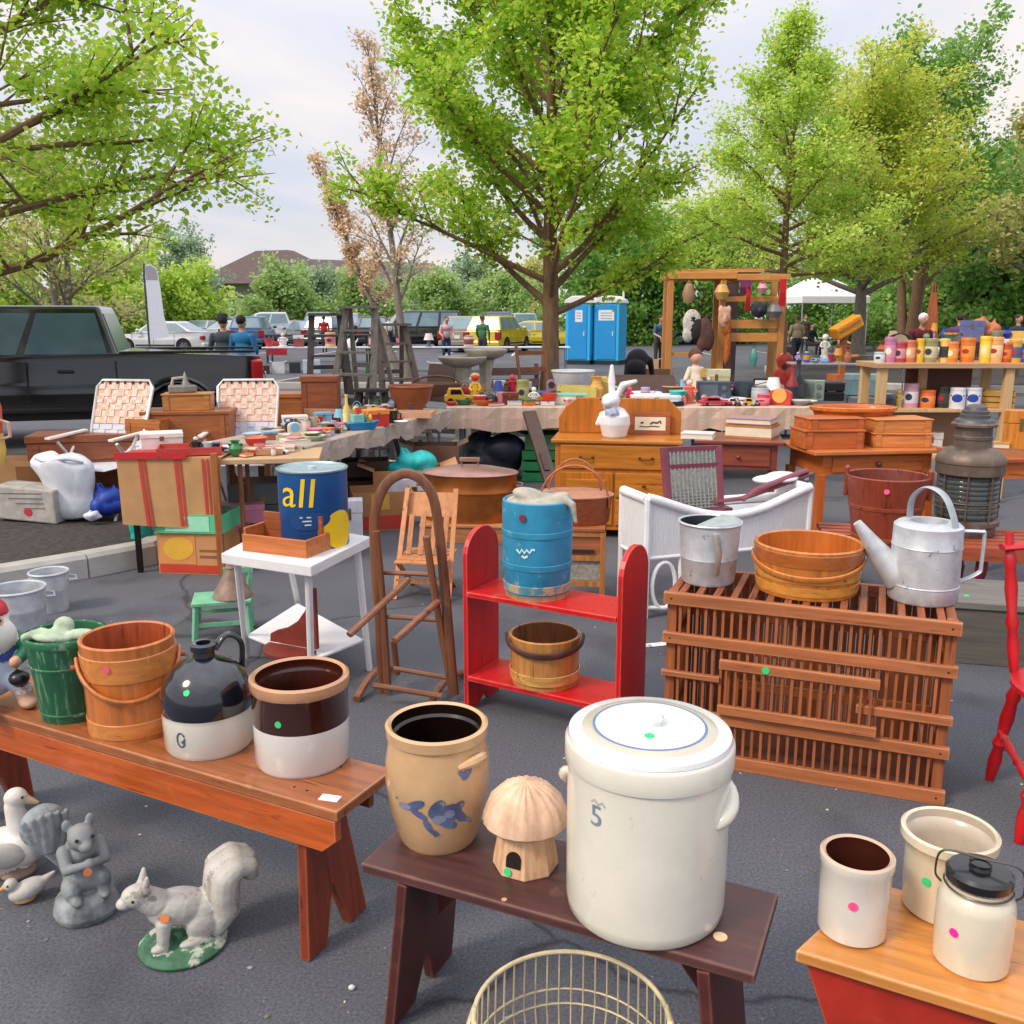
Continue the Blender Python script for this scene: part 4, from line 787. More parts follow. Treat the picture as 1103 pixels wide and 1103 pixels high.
# drum
p = c + Vector((.1, .3, .62)); p = GB(340, 592, .62, .13); t = thing('metal_drum', 'blue drum with yellow lettering standing on the white table', 'drum', p, face(p))
BD = P('#0f4a86', .35, .12); out = [(.148, 0), (.15, .004), (.15, .325)]
mb = MB(); mb.lathe([(0, 0)] + out + [(.15, .33), (.14, .332), (.138, .322), (0, .322)], 48); obj('body', mb, BD, t)
mb = MB(); mb.lathe([(0, .326), (.138, .326), (.146, .331), (.154, .333), (.155, .34), (.148, .344), (.142, .336), (0, .334)], 48); ld = obj('lid', mb, M('#9db4bc', .35, .6, .2, key='tin'), t)
mb = MB(); mb.lathe([(0, .333), (.02, .333), (.02, .345), (0, .346)], 14); obj('bung', mb, GALV, ld)
YL = P('#e6c21e', .4, .06); mb = MB(); v, f = textmesh('all', .17, 3); v = [(x * 1.15, y * 1.05) for x, y in v]; v = [(x + y * .12, y) for x, y in v]; wrap(mb, v, f, out, .19, -pi / 2 - .5, .002)
obj('lettering', mb, YL, t)
mb = MB(); v, f = fan(ell(.12, -.02, .085, .085, 0, 24)); wrap(mb, v, f, out, .1, -pi / 2, .002); obj('yellow_swirl', mb, YL, t)
mb = MB(); v, f = fan(ell(-.02, .03, .09, .04, .1, 20)); wrap(mb, v, f, out, .1, -pi / 2, .0035); obj('blue_oval', mb, P('#123f78', .35), t)
mb = MB()
for i in range(3): v, f = stroke2d([(-.06 + .01 * i, .045 - i * .016), (-.02, .047 - i * .016), (.03, .043 - i * .016)], .003); wrap(mb, v, f, out, .1, -pi / 2, .0045)
obj('small_lettering', mb, P('#b8c8d8', .4), t)
# pie-box on white table
p = (P4[0] + P4[1]) / 2; d = (P4[1] - P4[0]); an = atan2(d.y, d.x); o = P4[0] + (P4[1] - P4[0]) * .16 + (P4[3] - P4[0]) * .12
t = thing('wooden_box', 'open orange wooden box with pink card on the white table', 'box', (o.x, o.y, .62), an + .05); WB = W('#b86a34', 'x', .45, .3, .2)
for nm, b in (('side', (0, 0, 0, .33, .012, .075)), ('side', (0, .29, 0, .33, .302, .12)), ('end', (0, .0125, 0, .012, .2895, .1)), ('end', (.318, .0125, 0, .33, .2895, .075)), ('bottom', (.0125, .0125, .001, .3175, .2895, .01))):
    mb = MB(); mb.bb(*b); obj(nm, mb, WB, t, bev=.002)
mb = MB(); mb.bb(.0125, .135, .012, .3175, .147, .15); obj('divider', mb, W('#8c4a26', 'x', .5), t, bev=.002)
mb = MB(); mb.box(.19, .128, .115, .1, .0015, .08, rot=(R(-8), 0, R(4))); obj('price_card', mb, STKS['magenta'], t)
# green stool with funnel
p = G(240, 690); p.y += .12; t = thing('stool', 'low mint green stool under the rusty funnel', 'stool', p, R(14)); GS = P('#6fae8c', .5, .2, chip=('#b8c8b4', .62, 12)); zs = .2
mb = MB(); mb.bb(-.17, -.11, zs - .018, .12, .1, zs); obj('seat', mb, GS, t, bev=.003)
for x in (-.15, .1):
    for y in (-.09, .08): mb = MB(); mb.bar((x, y, zs - .018), (x * 1.1, y * 1.12, 0), .022, .022); obj('leg', mb, GS, t)
mb = MB(); mb.bar((-.152, -.09, .08), (.102, -.09, .08), .014, .02); mb.bar((-.152, .08, .1), (.102, .08, .1), .014, .02); obj('stretcher', mb, GS, t)
mb = MB(); mb.bar((.105, .085, zs), (.115, .09, zs + .12), .022, .022); mb.bar((.0, .085, zs), (.0, .09, zs + .12), .022, .022); mb.bar((-.02, .088, zs + .11), (.13, .088, zs + .11), .02, .03); obj('back_rail', mb, GS, t)
q = Vector((p.x + .03, p.y - .01, zs)); t = thing('funnel', 'rusty brown metal funnel upside down on the green stool', 'funnel', q, .2); RU = M('#7d675c', .6, .5, .35, 12, key='rust', hue='#8f7a70')
mb = MB(); mb.lathe([(.098, 0), (.1, .004), (.095, .02), (.03, .135), (.026, .15)], 30); mb.lathe([(.094, .001), (.027, .137)], 30); obj('cone', mb, RU, t)
mb = MB(); mb.lathe([(.027, .148), (.03, .155), (.027, .16), (.024, .2), (.02, .2), (.02, .15)], 20); obj('spout', mb, RU, t)
mb = MB(); mb.tube([(.028, 0, .16), (.05, 0, .165), (.05, 0, .185), (.026, 0, .19)], .003, 6); obj('ring', mb, RU, t)
# ---- bentwood stand
t = thing('wooden_stand', 'brown bentwood arched stand with sloping arms and sled feet', 'stand', (0, 0, 0)); c = D(440, 760, 3.75); c.z = 0; t.location = c; BW = W('#74482f', 'z', .45, .3, .2); BWx = W('#7d5036', 'x', .45, .3, .2)
def pp(px, py, y): return D(px, py, y) - c
def tb(nm, pts, r, fl=1.0, mt=BW): mb = MB(); mb.tube(pts, r, 8, flat=fl, sm=4 if len(pts) > 2 else 0); return obj(nm, mb, mt, t)
y0 = 3.74
tb('arch_frame', [pp(413, 748, y0 + .06), pp(407, 650, y0), pp(403, 570, y0), pp(407, 540, y0), pp(418, 519, y0), pp(437, 510, y0), pp(456, 519, y0), pp(469, 545, y0), pp(478, 620, y0), pp(484, 690, y0 - .04), pp(489, 748, y0 - .04)], .021, .7)
tb('post', [pp(405, 572, y0 - .035), pp(412, 650, y0), pp(418, 745, y0 + .03)], .018, .8); tb('post', [pp(459, 578, y0 - .05), pp(470, 650, y0 - .03), pp(487, 746, y0 - .03)], .02, .7)
tb('arm', [pp(376, 684, y0 - .28), pp(440, 624, y0 - .02)], .016, .8, BWx); tb('arm', [pp(425, 690, y0 - .3), pp(472, 648, y0 - .05)], .016, .8, BWx)
for a, b in (((403, 616), (466, 619)), ((404, 663), (474, 668)), ((424, 720), (487, 731))): tb('rung', [pp(*a, y0 + .02), pp(*b, y0 - .02)], .011, 1, BWx)
tb('rung', [pp(402, 738, y0 - .1), pp(476, 750, y0 - .12)], .013, 1, BWx)
for a, b in (((384, 757), (421, 722)), ((462, 765), (499, 728))):
    A, B = G(*a) - c, G(*b) - c; A.z = .016; B.z = .016; m_ = A.lerp(B, .55); m_.z = .06; tb('foot', [A, A.lerp(m_, .5) + Vector((0, 0, .012)), m_, m_.lerp(B, .5) + Vector((0, 0, .008)), B], .018, .9, BWx)
tb('post', [pp(424, 690, y0 + .1), pp(428, 726, y0 + .12)], .014)
# ---- slatted folding chair
t = thing('folding_chair', 'light wooden slatted folding chair behind the bentwood stand', 'chair', (-.5, 5.3, 0), R(-8)); FC = W('#b87a4a', 'z', .5, .25, .1)
for x in (-.16, .16): mb = MB(); mb.bar((x, -.16, 0), (x * .92, .16, .6), .028, .018); obj('leg', mb, FC, t)
mb = MB(); mb.bb(-.14, .02, .0, .14, .045, .13)
for v_ in range(len(mb.v)): x, y, z = mb.v[v_]; mb.v[v_] = (x, y + .085 + (z) * .52, z + .44)
obj('backrest', mb, FC, t)
mb = MB()
for k in range(4): x = -.105 + k * .07; mb.bar((x, -.03, .24), (x, .085, .455), .03, .01)
obj('back_slats', mb, W('#a86c3e', 'z', .5), t)
mb = MB()
for k in range(5): mb.bb(-.15, -.2 + k * .075, .222, .15, -.14 + k * .075, .234)
obj('seat', mb, FC, t, bev=.002)
for x in (-.13, .13): mb = MB(); mb.bar((x, .16, 0), (x, -.17, .22), .024, .016); obj('leg', mb, FC, t)
for z in (.1,): mb = MB(); mb.bar((-.16, -.11, z), (.16, -.11, z), .016, .024); obj('stretcher', mb, FC, t)
# ---- copper boiler on a low wooden box
p = Vector((-.31, 6.75, 0)); b = thing('wooden_box', 'low plain wooden box under the oval copper boiler', 'box', p, R(-5)); mb = MB(); mb.bb(-.33, -.24, 0, .36, .24, .12); obj('body', mb, W('#9c6a42', 'x', .6), b, bev=.003); mb = MB(); mb.bb(-.34, -.25, .121, .37, .25, .14); obj('lid', mb, W('#b07c50', 'x', .6), b, bev=.003)
t = thing('copper_boiler', 'oval copper wash boiler with pinkish lid and wooden handle', 'boiler', p + Vector((.0, 0, .14)), R(-5)); COP = M('#b06a34', .3, .75, .25, 8, key='copper', chip=('#8a5230', .62, 10)); COP2 = M('#a88078', .35, .6, .2, 8, key='copper')
out = [(.335, 0), (.34, .01), (.342, .21), (.35, .215), (.35, .225), (.343, .235), (.345, .33), (.352, .34)]
mb = MB(); mb.lathe(pot(out, .006, .012), 48, sy=.66); obj('body', mb, [COP, COP], t)
mb = MB(); mb.lathe([(0, .342), (.355, .342), (.36, .348), (.35, .356), (.2, .385), (0, .4)], 48, sy=.66); ld = obj('lid', mb, COP2, t)
mb = MB(); mb.tube([(-.06, 0, .398), (-.06, 0, .435)], .008, 8); mb.tube([(.06, 0, .398), (.06, 0, .435)], .008, 8); mb.bar((-.075, 0, .44), (.075, 0, .44), .035, .03); obj('handle', mb, W('#8a6a58', 'x', .5), ld, bev=.004)
for s in (-1, 1): mb = MB(); mb.tube([(s * .345, -.06, .26), (s * .385, -.05, .255), (s * .385, .05, .255), (s * .345, .06, .26)], .01, 8); obj('handle', mb, COP2, t)
# ---- picnic basket on wicker seated chair
t = thing('wooden_chair', 'wooden chair with grey woven seat panel under the picnic basket', 'chair', (.36, 5.25, 0), R(-6)); CB = W('#a9703c', 'z', .45); WV = M('#8f8c84', .8, 0, .4, 60, bump=.8, key='weave')
for x in (-.17, .17):
    mb = MB(); mb.bar((x, -.16, 0), (x, -.16, .42), .03, .03); obj('leg', mb, CB, t, bev=.003); mb = MB(); mb.bar((x, .17, 0), (x, .17, .48), .03, .03); obj('leg', mb, CB, t, bev=.003)
for z in (.12, .27, .41): mb = MB(); mb.bar((-.16, -.16, z), (.16, -.16, z), .022, .03); obj('rail', mb, CB, t)
for x in (-.17, .17): mb = MB(); mb.bar((x, -.15, .3), (x, .16, .3), .02, .03); obj('rail', mb, CB, t)
mb = MB(); mb.bb(-.155, -.155, .14, .155, -.145, .255); obj('woven_panel', mb, WV, t)
mb = MB(); mb.bb(-.18, -.18, .426, .18, .18, .445); obj('seat', mb, W('#a25c3a', 'x', .5), t, bev=.003)
mb = MB(); mb.bb(-.155, -.156, .285, .155, -.15, .395); obj('panel', mb, W('#a3603c', 'x', .5), t); mb = MB(); mb.bb(-.02, -.17, .3, .12, -.157, .318); obj('drawer_slot', mb, M('#23262c', .5), t)
t = thing('picnic_basket', 'reddish woven picnic basket with twin bentwood handles', 'basket', (.36, 5.25, .445), R(-6)); PBK = M('#9c5230', .55, 0, .35, 30, (1, 1, 4), .6, key='weave'); PB2 = W('#a85a34', 'x', .45)
out = [(.19, 0), (.2, .01), (.215, .15), (.22, .155)]
mb = MB(); mb.lathe(pot(out, .008, .012), 28, sy=.72); obj('body', mb, [PBK, PBK], t)
mb = MB(); mb.lathe([(0, .157), (.225, .157), (.228, .165), (.2, .176), (0, .19)], 28, sy=.72); obj('lid', mb, M('#b07a62', .5, 0, .2, 20, key='weave'), t)
for y in (-.07, .04):
    mb = MB(); mb.tube([(-.2 * cos(a) * (1 if y < 0 else .8), y * (1 - .0 * sin(a)), .1 + sin(a) * (.24 if y < 0 else .26)) for a in np.linspace(0, pi, 18)], .013, 8, flat=.45); obj('handle', mb, PB2, t)
mb = MB(); mb.bb(-.21, -.148, .06, .21, -.14, .075); 
# ---- oak washstand
a = D(595, 478, 6.75); t = thing('washstand', 'golden oak washstand with tall shaped backboard', 'washstand', (a.x, 6.75, 0), R(-9)); OK1 = W('#b8701f', 'x', .35, .28, .35); OK2 = W('#b06818', 'z', .35, .28, .35); L_ = .93; zt = .73
mb = MB(); mb.bb(.02, .015, .06, L_ - .02, .45, zt - .026); obj('carcass', mb, OK2, t, bev=.004)
mb = MB(); mb.bb(-.01, -.01, zt - .025, L_ + .01, .47, zt); obj('top', mb, OK1, t, bev=.005)
for z0, z1 in ((.52, .69),):
    mb = MB(); mb.bb(.06, .0, z0, L_ - .06, .0145, z1); dr = obj('drawer', mb, OK1, t, bev=.004)
    for x in (.25, L_ - .25): mb = MB(); mb.tube([(x - .045, -.004, .605), (x - .03, -.025, .595), (x + .03, -.025, .595), (x + .045, -.004, .605)], .005, 6); mb.ball((x - .045, -.004, .605), .011); mb.ball((x + .045, -.004, .605), .011); obj('drawer_pull', mb, M('#6a4a20', .4, .8, key='brass'), dr)
mb = MB(); mb.bb(.06, .002, .1, L_ * .48, .0145, .49); dr = obj('door', mb, OK2, t, bev=.004); mb = MB(); mb.bb(.11, -.004, .15, L_ * .48 - .05, .0018, .44); obj('door_panel', mb, OK1, dr, bev=.003)
for z0, z1 in ((.31, .49), (.1, .29)):
    mb = MB(); mb.bb(L_ * .5, .002, z0, L_ - .06, .0145, z1); d2 = obj('drawer', mb, OK1, t, bev=.004); mb = MB(); mb.ball((L_ * .72, -.008, (z0 + z1) / 2), .013); obj('knob', mb, M('#6a4a20', .4, .8, key='brass'), d2)
mb = MB(); mb.prism([(.0, zt + .001), (L_, zt + .001), (L_, zt + .17), (L_ - .1, zt + .27), (.14, zt + .27), (.05, zt + .2), (.0, zt + .12)], .42, .445, 'xz'); obj('backboard', mb, OK2, t, bev=.006)
for x in (.03, L_ - .08):
    for y in (.03, .39): mb = MB(); mb.bb(x, y, 0, x + .05, y + .05, .06); obj('foot', mb, OK2, t)
def on(t0, x, y, z): 
    v = Matrix.Rotation(t0.rotation_euler.z, 3, 'Z') @ Vector((x, y, z)); return Vector(t0.location) + v
WS = t
p = on(WS, .44, .2, zt); t = thing('rabbit_figurine', 'tall white ceramic rabbit pitcher with blue flowers and long ears', 'figurine', p, face(p) + R(-15)); CWH = M('#e0e0e4', .3, 0, .06, 9, coat=.3, key='ceramic')
me = sculpt('body', [('l', [(0, 0), (.085, 0), (.09, .01), (.115, .1), (.11, .16), (.07, .21), (0, .24)], (0, 0, 0), 0), ('e', (-.02, -.05, .27), (.07, .075, .06), 0), ('e', (-.03, -.11, .26), (.035, .03, .03), 0), ('c', (-.02, -.01, .3), (-.03, .0, .4), .024, .028, 0), ('c', (-.03, 0, .4), (-.03, 0, .52), .03, .014, 0), ('c', (.02, -.01, .31), (.06, -.01, .385), .024, .027, 0), ('c', (.06, -.01, .385), (.155, -.02, .415), .027, .016, 0), ('e', (.0, -.085, .19), (.055, .03, .045), 1, (0, .5, 0)), ('e', (-.04, -.075, .225), (.03, .03, .03), 1), ('c', (-.09, -.03, .17), (-.115, -.06, .1), .02, .016, 0)], .006, 4)
link('body', me, [CWH, M('#7a8cb4', .35, 0, .4, 30, key='ceramic', hue='#b8c4dc')], t)
for s in (-1, 1): mb = MB(); mb.ball((-.03 + s * .055, -.09, .285), .008); obj('eye', mb, P('#2c3a5c', .3), t)
p = on(WS, .55, .36, zt); t = thing('framed_sign', 'small pale picture in brown frame leaning on the washstand backboard', 'framed picture', p, WS.rotation_euler.z)
mb = MB(); mb.bb(0, 0, 0, .30, .02, .17); o = obj('frame', mb, W('#9c5428', 'x', .45), t, bev=.004); mb = MB(); mb.bb(.035, -.003, .035, .265, -.0005, .135); obj('print', mb, P('#e8dcc0', .6), t)
mb = MB()
for pl, w_ in (([(.07, .065), (.12, .06), (.17, .066), (.22, .062)], .004), ([(.08, .085), (.09, .095), (.1, .088)], .007), ([(.15, .08), (.17, .095), (.2, .09), (.225, .105), (.23, .085)], .007)):
    v, f = stroke2d(pl, w_); mb.add([(x, -.0042, z) for x, z in v], f)
obj('ink_drawing', mb, P('#3a4248', .6), t); t.rotation_euler = (R(-6), 0, WS.rotation_euler.z)
# ================================================================== generic small goods and furniture
def X(px, y, z): return (px - 551.5) / FP * (y * _c + (CAMH - z) * _s)
def at(px, y, z): return Vector((X(px, y, z), y, z))
def box_open(t, w, d, h, m, th=.008, flaps=False):
    for nm, b in (('side', (-w / 2, -d / 2, 0, w / 2, -d / 2 + th, h)), ('side', (-w / 2, d / 2 - th, 0, w / 2, d / 2, h)), ('end', (-w / 2, -d / 2 + th, 0, -w / 2 + th, d / 2 - th, h - .001)), ('end', (w / 2 - th, -d / 2 + th, 0, w / 2, d / 2 - th, h - .001))):
        mb = MB(); mb.bb(*b); obj(nm, mb, m, t)
    mb = MB(); mb.bb(-w / 2 + th, -d / 2 + th, .001, w / 2 - th, d / 2 - th, th); obj('bottom', mb, m, t)
    if flaps:
        for s in (-1, 1):
            mb = MB(); mb.box(s * (w / 2 + w * .11), 0, h + w * .04, w * .25, d * .98, .004, rot=(0, R(-s * 22), 0)); obj('flap', mb, m, t)
def item(kind, label, cat, px, y, z, w, h, col, col2=None, rot=0, group=None, mat=None):
    p = at(px, y, z); s = mpp(p); w *= s; h *= s; r = w / 2
    t = thing(cat.replace(' ', '_'), label, cat, p, face(p) + R(rot), group)
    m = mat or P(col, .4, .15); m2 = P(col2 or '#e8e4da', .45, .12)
    if kind == 'bowl':
        mb = MB(); mb.lathe(pot([(r * .5, 0), (r * .52, h * .1), (r * .85, h * .5), (r, h)], r * .07, h * .15, 0, 1), 28); obj('body', mb, [m, m2], t)
        mb = MB(); mb.tube([(r * .985 * cos(a), r * .985 * sin(a), h) for a in np.linspace(0, 2 * pi, 28, endpoint=False)], r * .05, 6, closed=True); obj('rim', mb, m2, t)
    elif kind == 'plate':
        mb = MB(); mb.lathe([(0, 0), (r * .55, 0), (r, h * .9), (r * .98, h), (r * .55, h * .35), (0, h * .3)], 30); obj('dish', mb, m, t); mb = MB(); mb.lathe([(r * .5, h * .36), (r * .56, h * .42), (r * .6, h * .5)], 30); obj('painted_ring', mb, m2, t)
    elif kind == 'cup':
        mb = MB(); mb.lathe(pot([(r * .7, 0), (r * .8, h * .3), (r, h)], r * .1, h * .1, 0, 1), 22); obj('body', mb, [m, m2], t); mb = MB(); mb.tube([(r * .85, 0, h * .25), (r * 1.45, 0, h * .3), (r * 1.5, 0, h * .7), (r * .95, 0, h * .8)], r * .12, 6); obj('handle', mb, m, t)
    elif kind in ('tin', 'jar'):
        mb = MB(); mb.lathe([(0, 0), (r, 0), (r, h * .84), (r * .97, h * .87), (0, h * .87)], 26); obj('body', mb, m, t)
        mb = MB(); mb.lathe([(r * 1.001, h * .2), (r * 1.012, h * .21), (r * 1.012, h * .66), (r * 1.001, h * .67)], 26); obj('label_band', mb, m2, t)
        if kind == 'tin' and h > .04:
            mb = MB(); k_ = int(px) % 3; v, f = fan(ell(0, 0, r * .5, h * (.14 if k_ else .1), 0, 14)); wrap(mb, v, f, [(r, 0), (r, h)], h * .45, -pi / 2 - .3, r * .02); obj('emblem', mb, P(['#a8242c', '#f0e4c0', '#24324c'][k_], .5), t)
            mb = MB(); v, f = stroke2d([(-r * .6, 0), (r * .6, 0)], h * .025); wrap(mb, v, f, [(r, 0), (r, h)], h * .24, -pi / 2 - .3, r * .03); obj('printed_line', mb, P(['#3a2a20', '#a03028', '#d8c890'][k_], .5), t)
        mb = MB(); rl = r * (1.03 if kind == 'tin' else .8); mb.lathe([(0, h * .86), (rl, h * .86), (rl, h * .97), (rl * .93, h), (0, h)], 26); obj('lid', mb, m if kind == 'tin' else MET('#a8a49a'), t)
    elif kind == 'case':
        d = w * .7; mb = MB(); mb.bb(-w / 2, -d / 2, 0, w / 2, d / 2, h * .7); obj('body', mb, m, t, bev=.003); mb = MB(); mb.bb(-w / 2 - .004, -d / 2 - .004, h * .71, w / 2 + .004, d / 2 + .004, h); obj('lid', mb, mat or P(col2 or col, .4, .2), t, bev=.003); mb = MB(); mb.bb(-w * .05, -d / 2 - .009, h * .55, w * .05, -d / 2 - .0045, h * .82); obj('latch', mb, MET('#8c7a50'), t)
    elif kind == 'carton': box_open(t, w, w * .75, h, mat or CARD(col), flaps=True)
    elif kind == 'crate':
        d = w * .7
        for k in range(3):
            z0 = h * (.02 + k * .34)
            for yy in (-d / 2, d / 2 - .012): mb = MB(); mb.bb(-w / 2, yy, z0, w / 2, yy + .012, z0 + h * .27); obj('slat', mb, m, t, bev=.002)
            for xx in (-w / 2 + .001, w / 2 - .013): mb = MB(); mb.bb(xx, -d / 2 + .0125, z0, xx + .012, d / 2 - .0125, z0 + h * .27); obj('slat', mb, m, t)
        mb = MB(); mb.bb(-w / 2 + .014, -d / 2 + .014, .002, w / 2 - .014, d / 2 - .014, .012); obj('bottom', mb, m, t)
        for sx in (-1, 1):
            for sy in (-1, 1): mb = MB(); x0 = sx * (w / 2 - .024); y0 = sy * (d / 2 - .024); mb.bb(x0 - .01, y0 - .01, .0125, x0 + .01, y0 + .01, h * .97); obj('post', mb, m, t)
    elif kind in ('bottle', 'vase'):
        pr = [(r * .9, 0), (r, h * .04), (r, h * .5), (r * .35, h * .7), (r * .32, h * .93), (r * .38, h * .94), (r * .38, h)] if kind == 'bottle' else [(r * .5, 0), (r * .8, h * .2), (r, h * .5), (r * .5, h * .8), (r * .55, h * .9), (r * .8, h)]
        mb = MB(); mb.lathe([(0, 0)] + pr + [(pr[-1][0] * .7, h), (pr[-1][0] * .6, h * .8), (0, h * .8)], 22); obj('body', mb, m, t); mb = MB(); z0, z1 = (h * .12, h * .42) if kind == 'bottle' else (h * .44, h * .56); mb.lathe([(rz(pr, z0) * 1.01, z0), (rz(pr, z1) * 1.01, z1)], 22); obj('label_band', mb, m2, t)
    elif kind == 'toycar':
        l, b = w, w * .42; mb = MB(); mb.prism([(-l / 2, h * .2), (l / 2, h * .2), (l / 2, h * .5), (l * .2, h * .58), (l * .1, h), (-l * .35, h), (-l * .42, h * .6), (-l / 2, h * .55)], -b / 2, b / 2, 'xz'); obj('body', mb, m, t, bev=.004); mb = MB(); mb.prism([(-l * .3, h * .63), (l * .12, h * .63), (l * .06, h * .92), (-l * .28, h * .92)], -b / 2 - .002, b / 2 + .002, 'xz'); obj('window', mb, GLASS, t)
        for sx in (-.3, .3):
            for sy in (-1, 1): mb = MB(); mb.disc((sx * l, sy * b / 2, h * .2), (0, sy, 0), h * .2, .008); obj('wheel', mb, RUBBER, t)
    elif kind == 'toyboat':
        mb = MB(); vs = []
        for z, sc_ in ((0, .72), (h * .35, 1.0)): vs += [(-w * .5 * sc_, -w * .2 * sc_, z), (w * .25 * sc_, -w * .2 * sc_, z), (w * .5 * sc_, 0, z + (h * .06 if z else 0)), (w * .25 * sc_, w * .2 * sc_, z), (-w * .5 * sc_, w * .2 * sc_, z)]
        mb.add(vs, [(4, 3, 2, 1, 0), (5, 6, 7, 8, 9)] + [(i, (i + 1) % 5, 5 + (i + 1) % 5, 5 + i) for i in range(5)]); obj('hull', mb, m, t, bev=.004); mb = MB(); mb.bb(-w * .3, -w * .12, h * .35, 0, w * .12, h * .7); obj('cabin', mb, m2, t, bev=.004); mb = MB(); mb.lathe([(0, h * .7), (w * .06, h * .7), (w * .06, h), (0, h)], 12, c=(-w * .15, 0, 0)); obj('funnel', mb, P('#d0382c', .4), t)
        for k in (0, 1): mb = MB(); mb.ball((w * (.08 + .14 * k), 0, h * .5), (w * .05, w * .05, h * .18), 0, 10); obj('passenger', mb, P(['#3aa05c', '#e0b848'][k], .4), t)
    elif kind == 'figure':
        mb = MB(); mb.lathe([(0, 0), (r * .9, 0), (r * .9, h * .06), (r * .6, h * .1), (r * .75, h * .3), (r * .55, h * .55), (r * .7, h * .66), (r * .25, h * .74), (0, h * .76)], 18, sy=.75); obj('body', mb, m, t); mb = MB(); mb.ball((0, -.0, h * .86), h * .14, 0, 14); hd = obj('head', mb, m2, t)
        mb = MB(); mb.ball((0, h * .02, h * .91), (h * .145, h * .14, h * .1), 0, 12); obj('hat', mb, m, t)
        for sx in (-1, 1): mb = MB(); mb.tube([(sx * r * .6, 0, h * .64), (sx * r * .95, -r * .3, h * .48), (sx * r * .5, -r * .7, h * .42)], [h * .055, h * .05, h * .04], 7); obj('arm', mb, m, t)
    elif kind == 'kettle':
        mb = MB(); mb.lathe([(0, 0), (r * .9, 0), (r, h * .15), (r * .85, h * .5), (r * .45, h * .66), (0, h * .67)], 26); obj('body', mb, m, t); mb = MB(); mb.lathe([(r * .42, h * .655), (r * .4, h * .7), (0, h * .76)], 20); mb.ball((0, 0, h * .79), r * .1); obj('lid', mb, m2, t)
        mb = MB(); mb.tube([(r * .8, 0, h * .3), (r * 1.25, 0, h * .5), (r * 1.4, 0, h * .66)], [r * .2, r * .13, r * .09], 8); obj('spout', mb, m, t); mb = MB(); mb.tube([(r * .7 * cos(a), 0, h * .6 + h * .4 * sin(a)) for a in np.linspace(0, pi, 10)], r * .06, 6); obj('handle', mb, m2, t)
    elif kind == 'lamp':
        mb = MB(); mb.lathe([(0, 0), (r * .6, 0), (r * .55, h * .05), (r * .2, h * .1), (r * .4, h * .3), (r * .1, h * .5), (r * .1, h * .6), (0, h * .6)], 20); obj('base', mb, m, t); mb = MB(); mb.lathe([(r, h * .5), (r * .6, h), (r * .58, h), (r * .97, h * .5)], 24); obj('lamp_shade', mb, m2, t)
    elif kind == 'book':
        d = w * .75; mb = MB(); mb.bb(-w / 2 + .004, -d / 2 + .004, h * .15, w / 2 - .004, d / 2 - .004, h * .85); obj('pages', mb, P('#d8d0bc', .8), t); mb = MB(); mb.bb(-w / 2, -d / 2, 0, w / 2, d / 2, h * .149); mb.bb(-w / 2, -d / 2, h * .851, w / 2, d / 2, h); obj('cover', mb, m, t)
    elif kind == 'tray':
        d = w * .65; mb = MB(); mb.bb(-w / 2, -d / 2, 0, w / 2, d / 2, h * .3); obj('base', mb, m, t, bev=.002)
        for b in ((-w / 2, -d / 2 - .01, 0, w / 2, -d / 2 - .0005, h), (-w / 2, d / 2 + .0005, 0, w / 2, d / 2 + .01, h), (-w / 2 - .01, -d / 2 - .01, 0, -w / 2 - .0005, d / 2 + .01, h), (w / 2 + .0005, -d / 2 - .01, 0, w / 2 + .01, d / 2 + .01, h)): mb = MB(); mb.bb(*b); obj('rim', mb, m2 if col2 else m, t)
    elif kind == 'basket':
        wv = M(col, .6, 0, .4, 30, (1, 1, 4), .6, key='weave'); mb = MB(); mb.lathe(pot([(r * .8, 0), (r * .92, h * .3), (r, h * .6)], r * .06, h * .06), 24, sy=.75); obj('body', mb, [wv, wv], t); mb = MB(); mb.tube([(r * .95 * cos(a), 0, h * .55 + h * .45 * sin(a)) for a in np.linspace(0, pi, 14)], r * .05, 6); obj('handle', mb, wv, t)
    elif kind == 'clock':
        mb = MB(); mb.prism([(-r, 0), (r, 0), (r, h * .7)] + [(r * cos(a), h * .7 + h * .3 * sin(a)) for a in np.linspace(.2, pi - .2, 8)] + [(-r, h * .7)], -r * .35, r * .35, 'xz'); obj('case', mb, m, t, bev=.003); mb = MB(); mb.disc((0, -r * .36, h * .6), (0, -1, 0), r * .65, .004, n=20); obj('dial', mb, m2, t)
    elif kind == 'pan':
        mb = MB(); mb.lathe(pot([(r * .9, 0), (r, h * .1), (r, h)], r * .05, h * .08), 26); obj('body', mb, [m, m], t); mb = MB(); mb.bar((r, 0, h * .85), (r * 2.2, 0, h), r * .16, r * .07); obj('handle', mb, m2, t)
    elif kind == 'radio':
        d = w * .4; mb = MB(); mb.bb(-w / 2, -d / 2, 0, w / 2, d / 2, h); obj('case', mb, m, t, bev=.01); mb = MB(); mb.bb(-w * .42, -d / 2 - .004, h * .2, w * .1, -d / 2 - .0005, h * .85); obj('grille', mb, m2, t)
        for k in (0, 1): mb = MB(); mb.disc((w * .28, -d / 2, h * (.3 + .4 * k)), (0, -1, 0), h * .12, .012); obj('knob', mb, m2, t)
    elif kind == 'bag':
